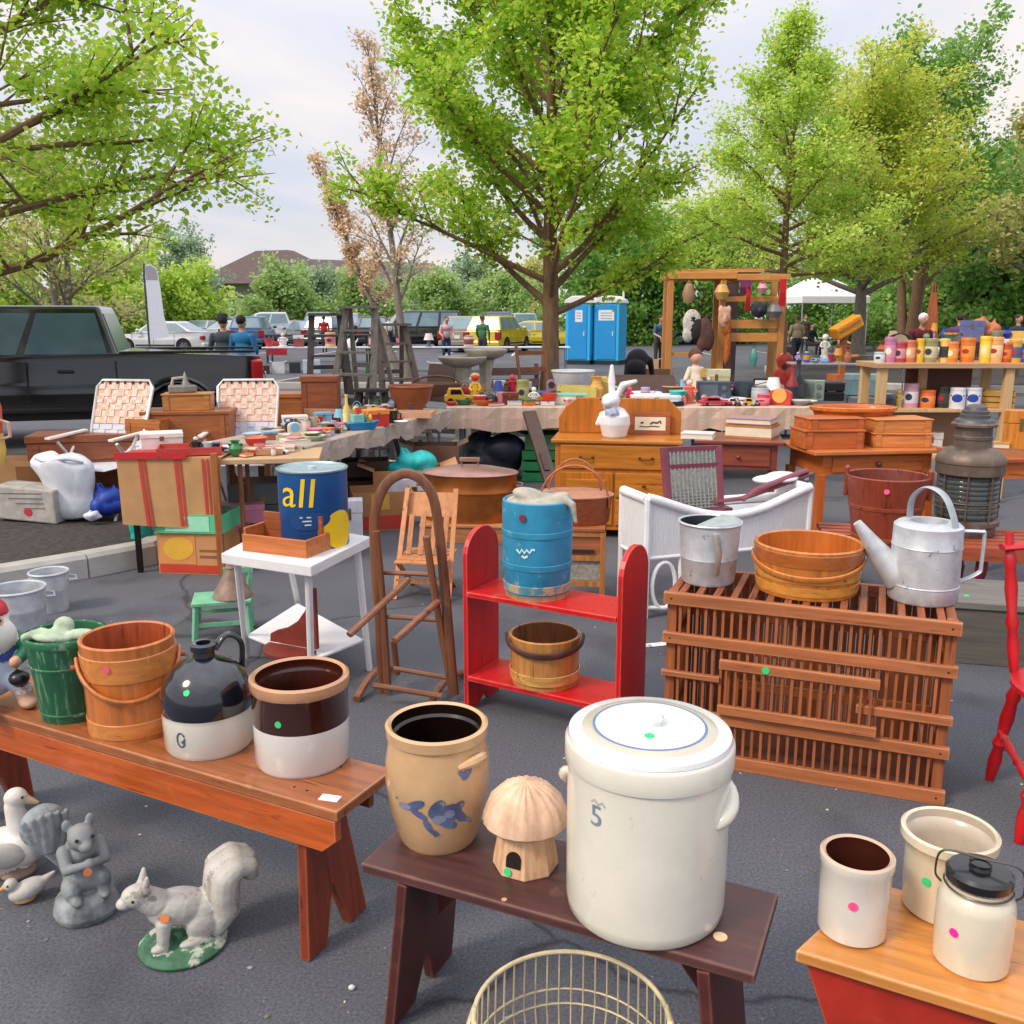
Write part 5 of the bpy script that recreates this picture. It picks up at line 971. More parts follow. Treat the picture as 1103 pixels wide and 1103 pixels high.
        rnd = random.Random(int(px)); pr = [('e', (rnd.uniform(-.25, .25) * w, rnd.uniform(-.1, .1) * w, h * rnd.uniform(.25, .6)), (w * rnd.uniform(.25, .36), w * rnd.uniform(.18, .26), h * rnd.uniform(.24, .38)), 0, (rnd.uniform(-.3, .3), rnd.uniform(-.3, .3), rnd.random() * 3)) for _ in range(7)] + [('e', (0, 0, h * .3), (w * .46, w * .3, h * .3), 0), ('c', (-w * .1, 0, h * .6), (-w * .16, 0, h * .97), w * .12, w * .05, 0), ('c', (w * .15, 0, h * .55), (w * .2, .01, h * .88), w * .1, w * .04, 0)]
        link('sack', sculpt('sack', pr, max(.008, w * .03), 3), mat or M(col, .5, 0, .25, 14, bump=.5, bscale=40, key='plastic'), t)
        mb = MB(); mb.tube([(-w * .16, 0, h * .94), (-w * .1, -.01, h * 1.0), (-w * .02, 0, h * .8)], w * .025, 6); obj('tie', mb, m2, t)
    return t
def table(label, p, rot, L_, Dp, H, m, cloth=None, drop=.15, legm=None, folding=True, group=None, clothlabel=None):
    """origin front left corner on the ground"""
    t = thing('folding_table' if folding else 'table', label, 'table', (p[0], p[1], 0), rot, group); lm = legm or MET('#8a8d92', .4)
    mb = MB(); mb.bb(0, 0, H - .035, L_, Dp, H - .003); obj('tabletop', mb, m, t, bev=.004)
    for x in (.12, L_ - .12):
        for y in (.07, Dp - .07):
            mb = MB(); (mb.tube([(x, y, H - .03), (x, y, 0)], .015, 8) if folding else mb.bar((x, y, H - .035), (x, y, 0), .05, .05)); obj('leg', mb, lm, t)
        if folding: mb = MB(); mb.tube([(x, .07, .25), (x, Dp - .07, .25)], .012, 6); obj('brace', mb, lm, t)
    if cloth:
        mb = MB(); nx, rnd = 30, random.Random(int(L_ * 100)); th = -.012
        rows = []
        def row(y, z, amp): rows.append([(th + (L_ - 2 * th) * i / nx, y + amp * sin(i * 1.9 + y) , z + ((rnd.uniform(-.03, .02) + .02 * sin(i * .9)) if amp > .015 else 0)) for i in range(nx + 1)])
        row(-.024, H - drop, .02); row(-.02, H - drop * .5, .014); row(-.012, H - .006, 0); row(0, H, 0); row(Dp, H, 0); row(Dp + .012, H - .006, 0); row(Dp + .016, H - drop, .012)
        vs = [v for r_ in rows for v in r_]; n1 = nx + 1
        fs = [(a * n1 + i, a * n1 + i + 1, (a + 1) * n1 + i + 1, (a + 1) * n1 + i) for a in range(len(rows) - 1) for i in range(nx)]
        mb.add(vs, fs, 0, False)
        for x, s in ((th, -1), (L_ - th, 1)): mb.add([(x, 0, H), (x, Dp, H), (x + s * .015, Dp, H - drop), (x + s * .015, 0, H - drop)], [(0, 1, 2, 3)], 0)
        o = obj('tablecloth', mb, cloth, None, (p[0], p[1], 0), rot); tag(o, clothlabel, 'tablecloth')
        md = o.modifiers.new('thick', 'SOLIDIFY'); md.thickness = .003; md.offset = 1
    return t
# ---- white wicker settee, origin at its near left foot
t = thing('wicker_settee', 'white wicker settee with curved top edge and oval loop legs', 'settee', (.72, 4.82, 0), R(19)); WK = M('#dcdde2', .6, 0, .14, 40, (6, 6, .4), .7, key='wicker'); WK2 = P('#e2e3e8', .5, .08); L_ = 1.02
def sag(x): u = x / L_; return .67 - .13 * sin(pi * min(1, max(0, u))) ** 1.2
def wickpanel(f, x0, x1, n, zlow, top, nm):
    mb = MB(); k = 0
    for i in range(n):
        a = x0 + (x1 - x0) * i / n; b = x0 + (x1 - x0) * (i + .95) / n; 
        mb.bar(f(a * .5 + b * .5, zlow), f(a * .5 + b * .5, top(a)), (b - a), .012, 0, up=(f(1, 0) - f(0, 0)).cross(Vector((0, 0, 1))))
    P_ = [f(x0 + (x1 - x0) * i / 20, top(x0 + (x1 - x0) * i / 20) - .005) for i in range(21)]; Q_ = [f(x0 + (x1 - x0) * i / 20, zlow + .005) for i in range(21)]
    vs = [p + (f(0, 0) - f(0, 0)) for p in P_ + Q_]; mb.add(vs, [(i, i + 1, 22 + i, 21 + i) for i in range(20)]); obj(nm, mb, WK, t)
    mb = MB(); mb.tube(P_, .027, 10); obj('rim', mb, WK2, t); mb = MB(); mb.tube(Q_, .013, 8); obj('rail', mb, WK2, t)
wickpanel(lambda x, z: Vector((x, 0, z)), 0, L_, 64, .33, sag, 'front_panel')
wickpanel(lambda x, z: Vector((0, x, z)), 0.012, .3, 16, .33, lambda x: .66, 'side_panel')
wickpanel(lambda x, z: Vector((L_, x, z)), 0.012, .3, 16, .33, lambda x: .66, 'side_panel')
wickpanel(lambda x, z: Vector((x, .31, z)), 0, L_, 56, .33, lambda x: .56, 'back_panel')
mb = MB(); mb.bb(.02, .015, .5, L_ - .02, .295, .53); obj('seat', mb, WK, t)
for x in (0, L_):
    for y in (0, .31): mb = MB(); mb.tube([(x, y, 0), (x, y, .66)], .019, 8); obj('leg', mb, WK2, t)
for x in (.11, L_ - .11):
    mb = MB(); mb.tube([(x + .07 * cos(a), 0, .175 + .13 * sin(a)) for a in np.linspace(0, 2 * pi, 22, endpoint=False)], .012, 8, closed=True); obj('oval_loop', mb, WK2, t)
    mb = MB(); mb.tube([(x + (.1 if x < .5 else -.1), 0, .33), (x + (.1 if x < .5 else -.1), 0, 0)], .015, 8); obj('leg', mb, WK2, t)
for a_, b_ in (((0, .0, .06), (.21, 0, .04)), ((L_ - .21, .0, .04), (L_, 0, .06)), ((0, 0, .1), (0, .31, .1)), ((L_, 0, .1), (L_, .31, .1))): mb = MB(); mb.tube([a_, b_], .012, 8); obj('stretcher', mb, WK2, t)
SET = t
# ---- mauve cane chair sitting in the settee
MV = P('#7a3a48', .45, .2); CANE = M('#8d8f8c', .75, 0, .35, 60, bump=.6, key='cane')
p = at(746, 5.05, .53); t = thing('cane_chair', 'mauve framed low chair with grey cane back set inside the white settee', 'chair', p, R(16))
C0 = set(bpy.data.objects)
mb = MB(); pl = [(-.155, -.05, .0), (-.16, 0, .25), (-.165, .06, .5)]
for s in (-1, 1): mb = MB(); mb.bar((s * .155, -.03, 0), (s * .165, .05, .52), .04, .03); obj('back_post', mb, MV, t, bev=.004)
for z in (.02, .36, .49): mb = MB(); mb.bar((-.15, -.03 + z * .155, z + .012), (.15, -.03 + z * .155, z + .012), .024, .036); obj('back_rail', mb, MV, t)
mb = MB(); a, b = Vector((0, -.03, .03)), Vector((0, .03, .37)); mb.bar((0, -.022, .04), (0, .02, .365), .29, .006, up=(0, 1, 0)); mb.bar((0, .028, .39), (0, .042, .485), .29, .006, up=(0, 1, 0))
for k in range(12): mb.bar((-.135 + k * .0245, -.027, .04), (-.135 + k * .0245, .038, .485), .008, .012, up=(0, 1, 0))
for k in range(14): mb.bar((-.143, -.031 + .0045 * k, .06 + k * .023), (.143, -.031 + .0045 * k, .06 + k * .023), .006, .008)
obj('cane_panel', mb, CANE, t)
mb = MB(); mb.bb(-.19, -.0, .0, .25, .16, .03); obj('seat', mb, MV, t, bev=.004)
for o_ in set(bpy.data.objects) - C0: o_.scale.z = .72
Rt = Matrix.Rotation(-t.rotation_euler.z, 3, 'Z')
def lc(v): return Rt @ (v - Vector(p))
for nm, pts in (('arm', [at(768, 5.05, .60), at(800, 5.1, .61), at(845, 5.25, .67), at(874, 5.4, .70)]), ('arm', [at(800, 5.0, .62), at(815, 5.05, .67), at(868, 5.38, .72)])):
    mb = MB(); mb.tube([lc(v) for v in pts], [.016, .022, .026, .02][:len(pts)], 8, flat=.6); obj(nm, mb, MV, t)
tag(link('cloth', sculpt('cloth', [('e', (0, 0, 0), (.15, .1, .02), 0), ('e', (.08, .03, .01), (.1, .09, .02), 0), ('e', (-.08, -.02, .0), (.08, .08, .02), 0)], .012, 3), FAB('#cfcdd2', .1), None, at(835, 5.28, .69), .4), 'pale folded cloth on the back edge of the white settee', 'cloth')
# ---- mahogany side table with papers
t = thing('side_table', 'small mahogany side table with one drawer under stacked books', 'table', at(748, 6.6, 0), R(-12)); MH = W('#7a3626', 'x', .4, .3, .3); w_ = .56
mb = MB(); mb.bb(-.03, -.03, .72, w_ + .03, .5, .745); obj('tabletop', mb, MH, t, bev=.005); mb = MB(); mb.bb(.01, .01, .54, w_ - .01, .46, .719); obj('apron', mb, MH, t); mb = MB(); mb.bb(.06, .0, .565, w_ - .06, .0095, .7); d_ = obj('drawer', mb, W('#84402c', 'x', .4), t, bev=.003); mb = MB(); mb.ball((w_ / 2, -.015, .63), .015); obj('knob', mb, MH, d_)
for x in (.02, w_ - .02):
    for y in (.03, .44): mb = MB(); mb.tube([(x, y, .54), (x, y, .45), (x, y, .0)], [.026, .026, .014], 8); obj('leg', mb, MH, t)
q = on(t, .12, .14, .745); o = item('book', 'thin white papers lying on the mahogany side table', 'papers', 752, q.y, .745, 34, 6, '#d6d0d2', rot=-8)
for k, (lab, cl, ww, hh, zz) in enumerate((('thick tan book under the mauve album on the side table', '#b4743c', 50, 14, .745), ('flat mauve album on top of the tan book', '#9c7a80', 48, 6, .845))):
    item('book', lab, 'book', 810, 6.78, zz, ww, hh, cl, rot=-14)
# ---- orange table with boxes and dough bowl
t = thing('writing_table', 'orange stained pine table with drawer holding wooden boxes', 'table', at(876, 6.25, 0), R(8)); OT = W('#bd6322', 'x', .4, .28, .35); OTz = W('#b85c1c', 'z', .4, .28, .3); w_ = .86; H_ = .715
mb = MB(); mb.bb(-.06, -.05, H_ - .028, w_ + .06, .6, H_); obj('tabletop', mb, W('#c4733a', 'x', .35, .2, .4), t, bev=.005)
mb = MB(); mb.bb(.03, .015, H_ - .17, w_ - .03, .53, H_ - .029); obj('apron', mb, OT, t); mb = MB(); mb.bb(.1, .003, H_ - .155, w_ - .1, .0145, H_ - .045); d_ = obj('drawer', mb, OT, t, bev=.003); mb = MB(); mb.ball((w_ / 2, -.01, H_ - .1), .02); obj('knob', mb, M('#4a3a30', .5, key='iron'), d_)
for x in (.03, w_ - .03):
    for y in (.03, .51): mb = MB(); mb.bar((x, y, H_ - .17), (x, y, 0), .055, .055); obj('leg', mb, OTz, t, bev=.003); mb = MB(); mb.bar((x, y, H_ - .03), (x, y, H_ - .17), .056, .056); 
OTB = t
def plankbox(label, p, rot, w, d, h, m, lid=True, seam=2):
    b = thing('wooden_box', label, 'box', p, rot)
    if lid: mb = MB(); mb.bb(-w / 2, -d / 2, 0, w / 2, d / 2, h * .9); obj('body', mb, m, b, bev=.004); mb = MB(); mb.bb(-w / 2 - .008, -d / 2 - .008, h * .905, w / 2 + .008, d / 2 + .008, h); obj('lid', mb, m, b, bev=.003)
    else: box_open(b, w, d, h, m, .014)
    for s in (-1, 1): mb = MB(); mb.bb(s * w * .42 - .02, -d / 2 - .006, h * .02, s * w * .42 + .02, -d / 2 - .0005, h * .88); obj('batten', mb, m, b)
    return b
BX1, BX2, BX3 = W('#b5602c', 'x', .45), W('#c47c42', 'x', .45), W('#a55526', 'x', .45)
plankbox('wide orange wooden box at the left of the orange table with pale sticker', on(OTB, .14, .2, H_), R(4), .42, .28, .13, BX1); q = on(OTB, .17, .24, H_ + .13)
plankbox('flat wooden box stacked on the left box of the orange table', q, R(8), .4, .26, .075, BX1)
plankbox('lower light wooden box at the right of the orange table', on(OTB, .66, .2, H_), R(-3), .4, .28, .1, BX2)
plankbox('upper light wooden box on the right of the orange table below the bowl', on(OTB, .66, .22, H_ + .1), R(3), .4, .27, .095, BX2)
q = on(OTB, .46, .46, H_); t = thing('tub', 'large shallow orange wooden tub behind the boxes on orange table', 'tub', q, 0)
mb = MB(); mb.lathe(pot([(.2, 0), (.24, .12), (.295, .235), (.305, .25)], .015, .02, 0, 1), 40, sy=.7); obj('bowl', mb, [W('#b45a20', 'x', .4), W('#b8622a', 'x', .5)], t); mb = MB(); mb.lathe([(.302, .226), (.311, .232), (.315, .252), (.305, .258)], 40, sy=.7); obj('rim', mb, W('#c4702c', 'x', .4), t)
# ---- red slatted bench
t = thing('slatted_bench', 'low reddish slatted bench holding the tapered tub and the ship lantern', 'bench', (1.72, 4.92, 0), R(-11)); SB = W('#9a4a30', 'x', .5, .3, .1); L_ = 1.6
for k in range(6): mb = MB(); mb.bb(0, k * .085, .385, L_, k * .085 + .055, .41); obj('slat', mb, SB, t, bev=.003)
for x in (.1, L_ / 2, L_ - .1): mb = MB(); mb.bb(x - .03, .005, .345, x + .03, .475, .384); obj('batten', mb, W('#7a3020', 'y', .5), t)
mb = MB(); mb.bb(.0, -.012, .335, L_, .0, .405); obj('rail', mb, SB, t)
for x in (.1, L_ / 2, L_ - .1):
    for y in (.04, .43): mb = MB(); mb.lathe([(0, 0), (.018, 0), (.022, .12), (.03, .2), (.02, .22), (.03, .26), (.028, .344), (0, .344)], 12, c=(x, y, 0)); obj('leg', mb, P('#6a2028', .4), t)
SBN = t
p = GB(950, 592, .41, .16); t = thing('tub', 'deep red brown tapered wooden tub on the slatted bench', 'tub', p, face(p)); RB = W('#84361f', 'z', .45, .22, .2)
out = [(.155, 0), (.158, .02), (.186, .2), (.212, .355), (.214, .37)]
mb = MB(); mb.lathe(pot(out, .014, .02, 0, 1), 44); obj('staves', mb, [RB, W('#6f2c1e', 'z', .6)], t)
for z0, z1 in ((.03, .055), (.2, .222)): mb = MB(); mb.lathe([(rz(out, z0) + .0005, z0), (rz(out, z0) + .004, z0 + .002), (rz(out, z1) + .004, z1 - .002), (rz(out, z1) + .0005, z1)], 44); obj('hoop', mb, W('#94442c', 'x', .5), t)
for s in (-1, 1): mb = MB(); mb.bb(s * .206 - .012, -.035, .25, s * .206 + .012, .035, .41); obj('ear', mb, RB, t, bev=.008)
sticker(t, (-.0, -.2075, .315), (0, -1, .15), 'pink', .014)
p = GB(1037, 580, .41, .16); t = thing('ship_lantern', 'large weathered brass ship lantern with ribbed glass lens', 'lantern', p, face(p)); LT = M('#6d6057', .5, .55, .3, 10, key='brass', chip=('#807068', .55, 12)); LT2 = M('#5c5c60', .5, .5, .25, 10, key='brass')
mb = MB(); mb.lathe([(0, 0), (.155, 0), (.16, .01), (.158, .05), (.175, .06), (.175, .085), (.16, .095), (0, .095)], 44); obj('base', mb, LT, t)
mb = MB(); mb.lathe([(0, .34), (.172, .34), (.178, .345), (.178, .4), (.182, .405), (.182, .42), (.17, .45), (.13, .48), (.098, .49), (.096, .53), (.1, .535), (.1, .55), (.096, .555), (.096, .6), (.118, .605), (.118, .618), (.1, .63)], 44); obj('hood', mb, LT, t)
mb = MB(); mb.lathe([(.115, .605), (.1, .64), (.078, .65), (.078, .668), (.07, .672), (.07, .688), (.06, .692), (.055, .71), (.035, .722), (0, .726)], 40); obj('chimney_cap', mb, LT2, t)
mb = MB(); pr = [(.15, .096)]
for k in range(9): pr += [(.155, .1 + k * .0265), (.159, .108 + k * .0265), (.159, .118 + k * .0265)]
pr += [(.15, .339)]; mb.lathe(pr, 44)
GL = M('#9fb0b4', .04, 0, .05, 5, trans=.85, key='glass'); obj('lens', mb, GL, t)
mb = MB(); mb.lathe([(0, .1), (.05, .1), (.05, .14), (.02, .15), (.018, .2), (.03, .23), (.01, .3), (0, .3)], 16); obj('burner', mb, M('#2c2622', .5, .5, key='brass'), t)
mb = MB(); mb.lathe([(.148, .1), (.148, .338)], 30, ph=0); o = obj('back_reflector', mb, M('#595a5a', .5, .6, .3, key='tin'), t); bm = bmesh.new(); bm.from_mesh(o.data); bmesh.ops.delete(bm, geom=[f for f in bm.faces if f.calc_center_median().y < .02], context='FACES'); bm.to_mesh(o.data); bm.free()
for a in (-2.35, -1.57 - .0, -.8, .3, 2.8): mb = MB(); mb.tube([(.168 * cos(a), .168 * sin(a), .09), (.168 * cos(a), .168 * sin(a), .345)], .0055, 6); obj('guard_rod', mb, LT, t)
for z in (.16, .19): mb = MB(); mb.tube([(.17 * cos(a), .17 * sin(a), z) for a in np.linspace(0, 2 * pi, 40, endpoint=False)], .003, 5, closed=True); obj('guard_ring', mb, LT, t)
# ---- right hand table edge
t = thing('wooden_table', 'dark red legged wooden table cut by the right photo edge', 'table', (2.98, 5.75, 0), R(6)); mb = MB(); mb.bb(0, 0, .705, 1.0, .6, .73); obj('tabletop', mb, W('#a8552c', 'x', .4), t, bev=.004); mb = MB(); mb.bb(.05, .03, .6, .95, .57, .704); obj('apron', mb, OT, t)
for x in (.06, .94):
    for y in (.04, .56): mb = MB(); mb.bar((x, y, .704), (x, y, 0), .05, .05); obj('leg', mb, P('#6e1c24', .4), t)
item('case', 'tall honey wooden box on the right edge table', 'box', 1097, 6.05, .73, 34, 46, '#c07a2c', mat=W('#c07a2c', 'z', .4)); item('book', 'worn orange leather book on the right edge table', 'book', 1078, 6.05, .73, 16, 12, '#c49450')
item('tray', 'wooden trinket tray at the front of the right edge table', 'tray', 1085, 5.95, .73, 30, 6, '#9c6a4a')
# ---- red chair at the right edge
RC = P('#b3121c', .36, .25, chip=('#8a5048', .6, 14)); p = Vector((1.83, 2.76, 0)); t = thing('wooden_chair', 'chippy bright red painted wooden chair cut by the right photo edge', 'chair', p, R(-14))
def turned(a, b, r, nm):
    a, b = Vector(a), Vector(b); ks = [0, .08, .2, .3, .36, .42, .6, .75, .8, .86, 1]; rr = [.7, .9, 1.1, .8, 1.25, .8, 1.15, .9, 1.2, .8, .75]; mb = MB(); mb.tube([a.lerp(b, k) for k in ks], [r * q for q in rr], 10); obj(nm, mb, RC, t)
for sx in (-1, 1): turned((sx * .21, -.2, 0), (sx * .16, -.16, .42), .021, 'leg'); turned((sx * .2, .22, 0), (sx * .16, .16, .42), .021, 'leg')
mb = MB(); mb.lathe([(0, .42), (.21, .42), (.225, .432), (.225, .448), (.2, .456), (0, .45)], 32); obj('seat', mb, RC, t)
turned((-.2, -.19, .14), (.2, -.19, .14), .013, 'stretcher'); turned((-.2, -.19, .2), (-.19, .2, .2), .013, 'stretcher'); turned((.2, -.19, .2), (.19, .2, .2), .013, 'stretcher')
for sx in (-1, 1): turned((sx * .19, .12, .44), (sx * .23, .2, .9), .018, 'back_post')
for sx in (-.5, 0, .5): turned((sx * .18, .15, .45), (sx * .2, .2, .84), .01, 'spindle')
mb = MB(); mb.tube([(-.25, .19, .85), (0, .23, .88), (.25, .19, .85)], [.03, .045, .03], 10, flat=.4); obj('crest_rail', mb, RC, t)
turned((.21, -.1, .45), (.25, -.11, .66), .014, 'arm_post')
# ================================================================== stalls and their goods
CLOTH1 = FAB('#a4968c', .18); 
def plaid():
    m = bpy.data.materials.new('mat_plaid'); m.use_nodes = True; N = m.node_tree.nodes; L = m.node_tree.links; b = N['Principled BSDF']; b.inputs['Roughness'].default_value = .9
    tc = N.new('ShaderNodeTexCoord'); col = None
    for ax, c, sc in (('X', (.6, .36, .28), 4.1), ('X', (.42, .36, .22), 2.3), ('Y', (.56, .34, .28), 4.7), ('Z', (.56, .38, .3), 9)):
        w_ = N.new('ShaderNodeTexWave'); w_.bands_direction = ax; w_.inputs['Scale'].default_value = sc; w_.inputs['Distortion'].default_value = .6; L.new(tc.outputs['Object'], w_.inputs['Vector'])
        r = N.new('ShaderNodeValToRGB'); r.color_ramp.elements[0].position = .45; r.color_ramp.elements[1].position = .6; L.new(w_.outputs['Fac'], r.inputs[0])
        mx = N.new('ShaderNodeMix'); mx.data_type = 'RGBA'; k = N.new('ShaderNodeMath'); k.operation = 'MULTIPLY'; k.inputs[1].default_value = .55; L.new(r.outputs[0], k.inputs[0]); L.new(k.outputs[0], mx.inputs['Factor'])
        if col is None: mx.inputs['A'].default_value = (.62, .5, .4, 1)
        else: L.new(col, mx.inputs['A'])
        mx.inputs['B'].default_value = (*c, 1); col = mx.outputs['Result']
    L.new(col, b.inputs['Base Color']); return m
# long oblique table on the left
T3A, T3L = atan2(2.55, .81), 2.7
table('long folding table running away from the viewer under a beige cloth', (-1.40, 6.2), T3A, T3L, .76, .75, W('#8a6a50', 'x'), CLOTH1, .13, clothlabel='beige cloth over the long oblique table of toys')
# cardboard topped table and red striped table
table('cheap table topped with a flattened carton left of the long table', (-1.83, 5.72), R(9), .62, .5, .735, CARD('#b89a76'), legm=W('#8a5530', 'z'))
t2 = thing('card_table', 'narrow table draped in tan paper with red ribbon stripes', 'table', (-2.44, 5.70, 0), R(2)); TAN = M('#b48a5c', .8, 0, .15, 6, bump=.2, bscale=40, key='paper')
mb = MB(); mb.bb(0, .02, .72, .62, .55, .745); obj('tabletop', mb, W('#9a6a40', 'x'), t2); mb = MB(); mb.add([(-.012, -.004, .75), (.632, -.004, .75), (.632, .56, .75), (-.012, .56, .75), (-.0, -.02, .33), (.60, -.03, .29)], [(0, 1, 2, 3), (0, 4, 5, 1)]); dr = obj('paper_cover', mb, TAN, t2)
sm = dr.modifiers.new('thick', 'SOLIDIFY'); sm.thickness = .004
RS = P('#b8382c', .6, .12)
for x0, x1 in ((.12, .14), (.15, .165), (.34, .36), (.37, .385), (.51, .528), (.54, .552)):
    mb = MB(); mb.add([(x0, -.0105, .74), (x1, -.0105, .74), (x1 * .95 + .04, -.031, .32), (x0 * .95 + .04, -.031, .32)], [(0, 1, 2, 3)]); obj('ribbon', mb, RS, dr)
mb = MB(); mb.bb(-.02, -.02, .742, .42, -.0125, .785); mb.bb(-.02, -.003, .752, .42, .3, .757); obj('red_border', mb, P('#b8222a', .5), t2)
for x, m_ in ((.06, MET('#2a2c30', .5)), (.56, W('#8a5028', 'z'))):
    for y in (.05, .5): mb = MB(); mb.bar((x, y, .72), (x, y, 0), .03, .03); obj('leg', mb, m_, t2)
mb = MB(); mb.bar((.6, -.04, .78), (.6, -.035, .0), .04, .035); obj('leg', mb, W('#9a5c30', 'z'), t2)
# goods on and around the left tables
item('tray', 'shallow yellow edged tray on the red striped table', 'tray', 205, 5.86, .757, 62, 8, '#c99a4c', '#b8403a', rot=-3)
item('case', 'white enamel box with black clasp behind the yellow tray', 'box', 175, 6.1, .757, 42, 17, '#d8d4d2', '#e2dedc')
WBX = [W('#96562a', 'x', .5), W('#a8652e', 'x', .5), W('#80411f', 'x', .5), W('#b0743a', 'x', .5)]
BT = table('low plank table of wooden boxes beside the black truck', (-2.95, 7.1), R(6), 1.3, .7, .62, W('#8a5a38', 'x'), folding=False, legm=W('#7a4a2c', 'z'))
plankbox('broad brown wooden box below the honey box by the truck', at(207, 7.35, .62), R(6), .66, .36, .27, WBX[0]); plankbox('honey coloured box carrying a grey iron beside the truck wheel', at(204, 7.35, .89), R(10), .36, .22, .13, WBX[3])
plankbox('open reddish wooden box at the left end of the plank table', at(166, 7.2, .62), R(-12), .3, .26, .22, WBX[1], lid=False)
t = thing('flat_iron', 'grey metal iron with pointed top standing on honey wooden box', 'iron', at(196, 7.35, 1.02), R(20)); mb = MB(); mb.prism([(-.1, -.055), (.02, -.06), (.12, 0), (.02, .06), (-.1, .055)], 0, .06, 'xy'); obj('sole', mb, M('#8d8a84', .5, .6, key='iron'), t, bev=.012); mb = MB(); mb.tube([(-.07, 0, .06), (-.06, 0, .11), (.03, 0, .12), (.05, 0, .06)], .014, 8); obj('handle', mb, M('#a8a29a', .5, .3, key='iron'), t); mb = MB(); mb.lathe([(0, .06), (.03, .06), (.018, .11), (.004, .16), (0, .165)], 12, c=(.03, .0, 0)); obj('spout', mb, M('#8d8a84', .5, .6, key='iron'), t)
plankbox('tall narrow reddish box standing behind the long table', at(348, 7.95, .62), R(4), .3, .26, .5, WBX[2]); plankbox('long low red brown chest behind the second lawn chair', at(314, 8.0, .62), R(8), .42, .3, .35, WBX[1])
mb = MB(); 
BT2 = table('low stand under the red brown chests behind the long table', (-2.25, 7.75), R(8), .85, .55, .62, W('#8a5a38', 'x'), folding=False, legm=W('#7a4a2c', 'z'))
plankbox('long angled brown chest beside the white bag by the truck', Vector((-3.28, 7.15, .17)), R(12), .8, .34, .56, W('#84492a', 'x', .5))
def checkmat():
    m = bpy.data.materials.new('mat_webbing'); m.use_nodes = True; N = m.node_tree.nodes; L = m.node_tree.links; b = N['Principled BSDF']; b.inputs['Roughness'].default_value = .7
    tc = N.new('ShaderNodeTexCoord'); ck = N.new('ShaderNodeTexChecker'); ck.inputs['Scale'].default_value = 24; ck.inputs['Color1'].default_value = (.72, .38, .24, 1); ck.inputs['Color2'].default_value = (.78, .6, .5, 1)
    mp = N.new('ShaderNodeMapping'); mp.inputs['Location'].default_value = (.011, .013, .017); L.new(tc.outputs['Object'], mp.inputs[0]); L.new(mp.outputs[0], ck.inputs[0]); nz = N.new('ShaderNodeTexNoise'); nz.inputs['Scale'].default_value = 30; mx = N.new('ShaderNodeMix'); mx.data_type = 'RGBA'; mx.inputs['Factor'].default_value = .25; L.new(ck.outputs[0], mx.inputs['A']); L.new(nz.outputs['Color'], mx.inputs['B']); L.new(mx.outputs['Result'], b.inputs['Base Color']); return m
CHK = checkmat(); WEB = M('#c8cad8', .7, 0, .15, 40, (1, 1, 5), .4, key='webbing'); ALU = MET('#d4d2d0', .35, .1, .5)
def lawn(label, p, rot):
    t = thing('lawn_chair', label, 'chair', p, rot, 'webbed lawn chairs'); k = (0, .36)
    def bp(x, z): return Vector((x, .04 + (z - .42) * .42, z))
    mb = MB(); mb.tube([bp(-.22, .38), bp(-.24, .95), bp(-.2, 1.0), bp(.2, 1.0), bp(.24, .95), bp(.22, .38)], .013, 8); obj('back_frame', mb, ALU, t)
    for z0, z1, m_, nm in ((.68, .985, CHK, 'check_webbing'), (.44, .675, WEB, 'white_webbing')):
        mb = MB()
        for i in range(8):
            for j in range(6):
                x0 = -.225 + .45 * i / 8; x1 = x0 + .056; a = z0 + (z1 - z0) * j / 6; c_ = a + (z1 - z0) / 6 * 1.0; wv = .004 if (i + j) % 2 else -.002
                mb.add([bp(x0, a) + Vector((0, -wv, 0)), bp(x1, a) + Vector((0, -wv, 0)), bp(x1, c_) + Vector((0, -wv, 0)), bp(x0, c_) + Vector((0, -wv, 0))], [(0, 1, 2, 3)])
        o = obj(nm, mb, m_, t); s_ = o.modifiers.new('t', 'SOLIDIFY'); s_.thickness = .003
    mb = MB()
    for i in range(7): mb.box(-.2 + i * .066, bp(0, 1.0).y - .014, .985, .016, .008, .02)
    obj('webbing_clips', mb, P('#3a3230', .5), t)
    mb = MB(); mb.bb(-.22, -.38, .395, .22, .03, .4); obj('seat_webbing', mb, WEB, t)
    for sx in (-1, 1):
        mb = MB(); mb.tube([(sx * .245, -.36, 0), (sx * .245, -.1, .5), (sx * .245, .0, .6)], .012, 8); obj('leg', mb, ALU, t); mb = MB(); mb.tube([(sx * .245, .3, 0), (sx * .245, -.25, .58)], .012, 8); obj('leg', mb, ALU, t)
        mb = MB(); mb.bar((sx * .26, -.34, .615), (sx * .26, .1, .63), .045, .018); obj('arm', mb, P('#e4dcd8', .4), t, bev=.004)
    return t
lawn('webbed lawn chair with orange check back beside the white bag', Vector((-3.06, 7.0, .12)), R(-12)); lawn('webbed lawn chair with orange check back beside the honey wooden box', Vector((-2.13, 7.35, .10)), R(4))
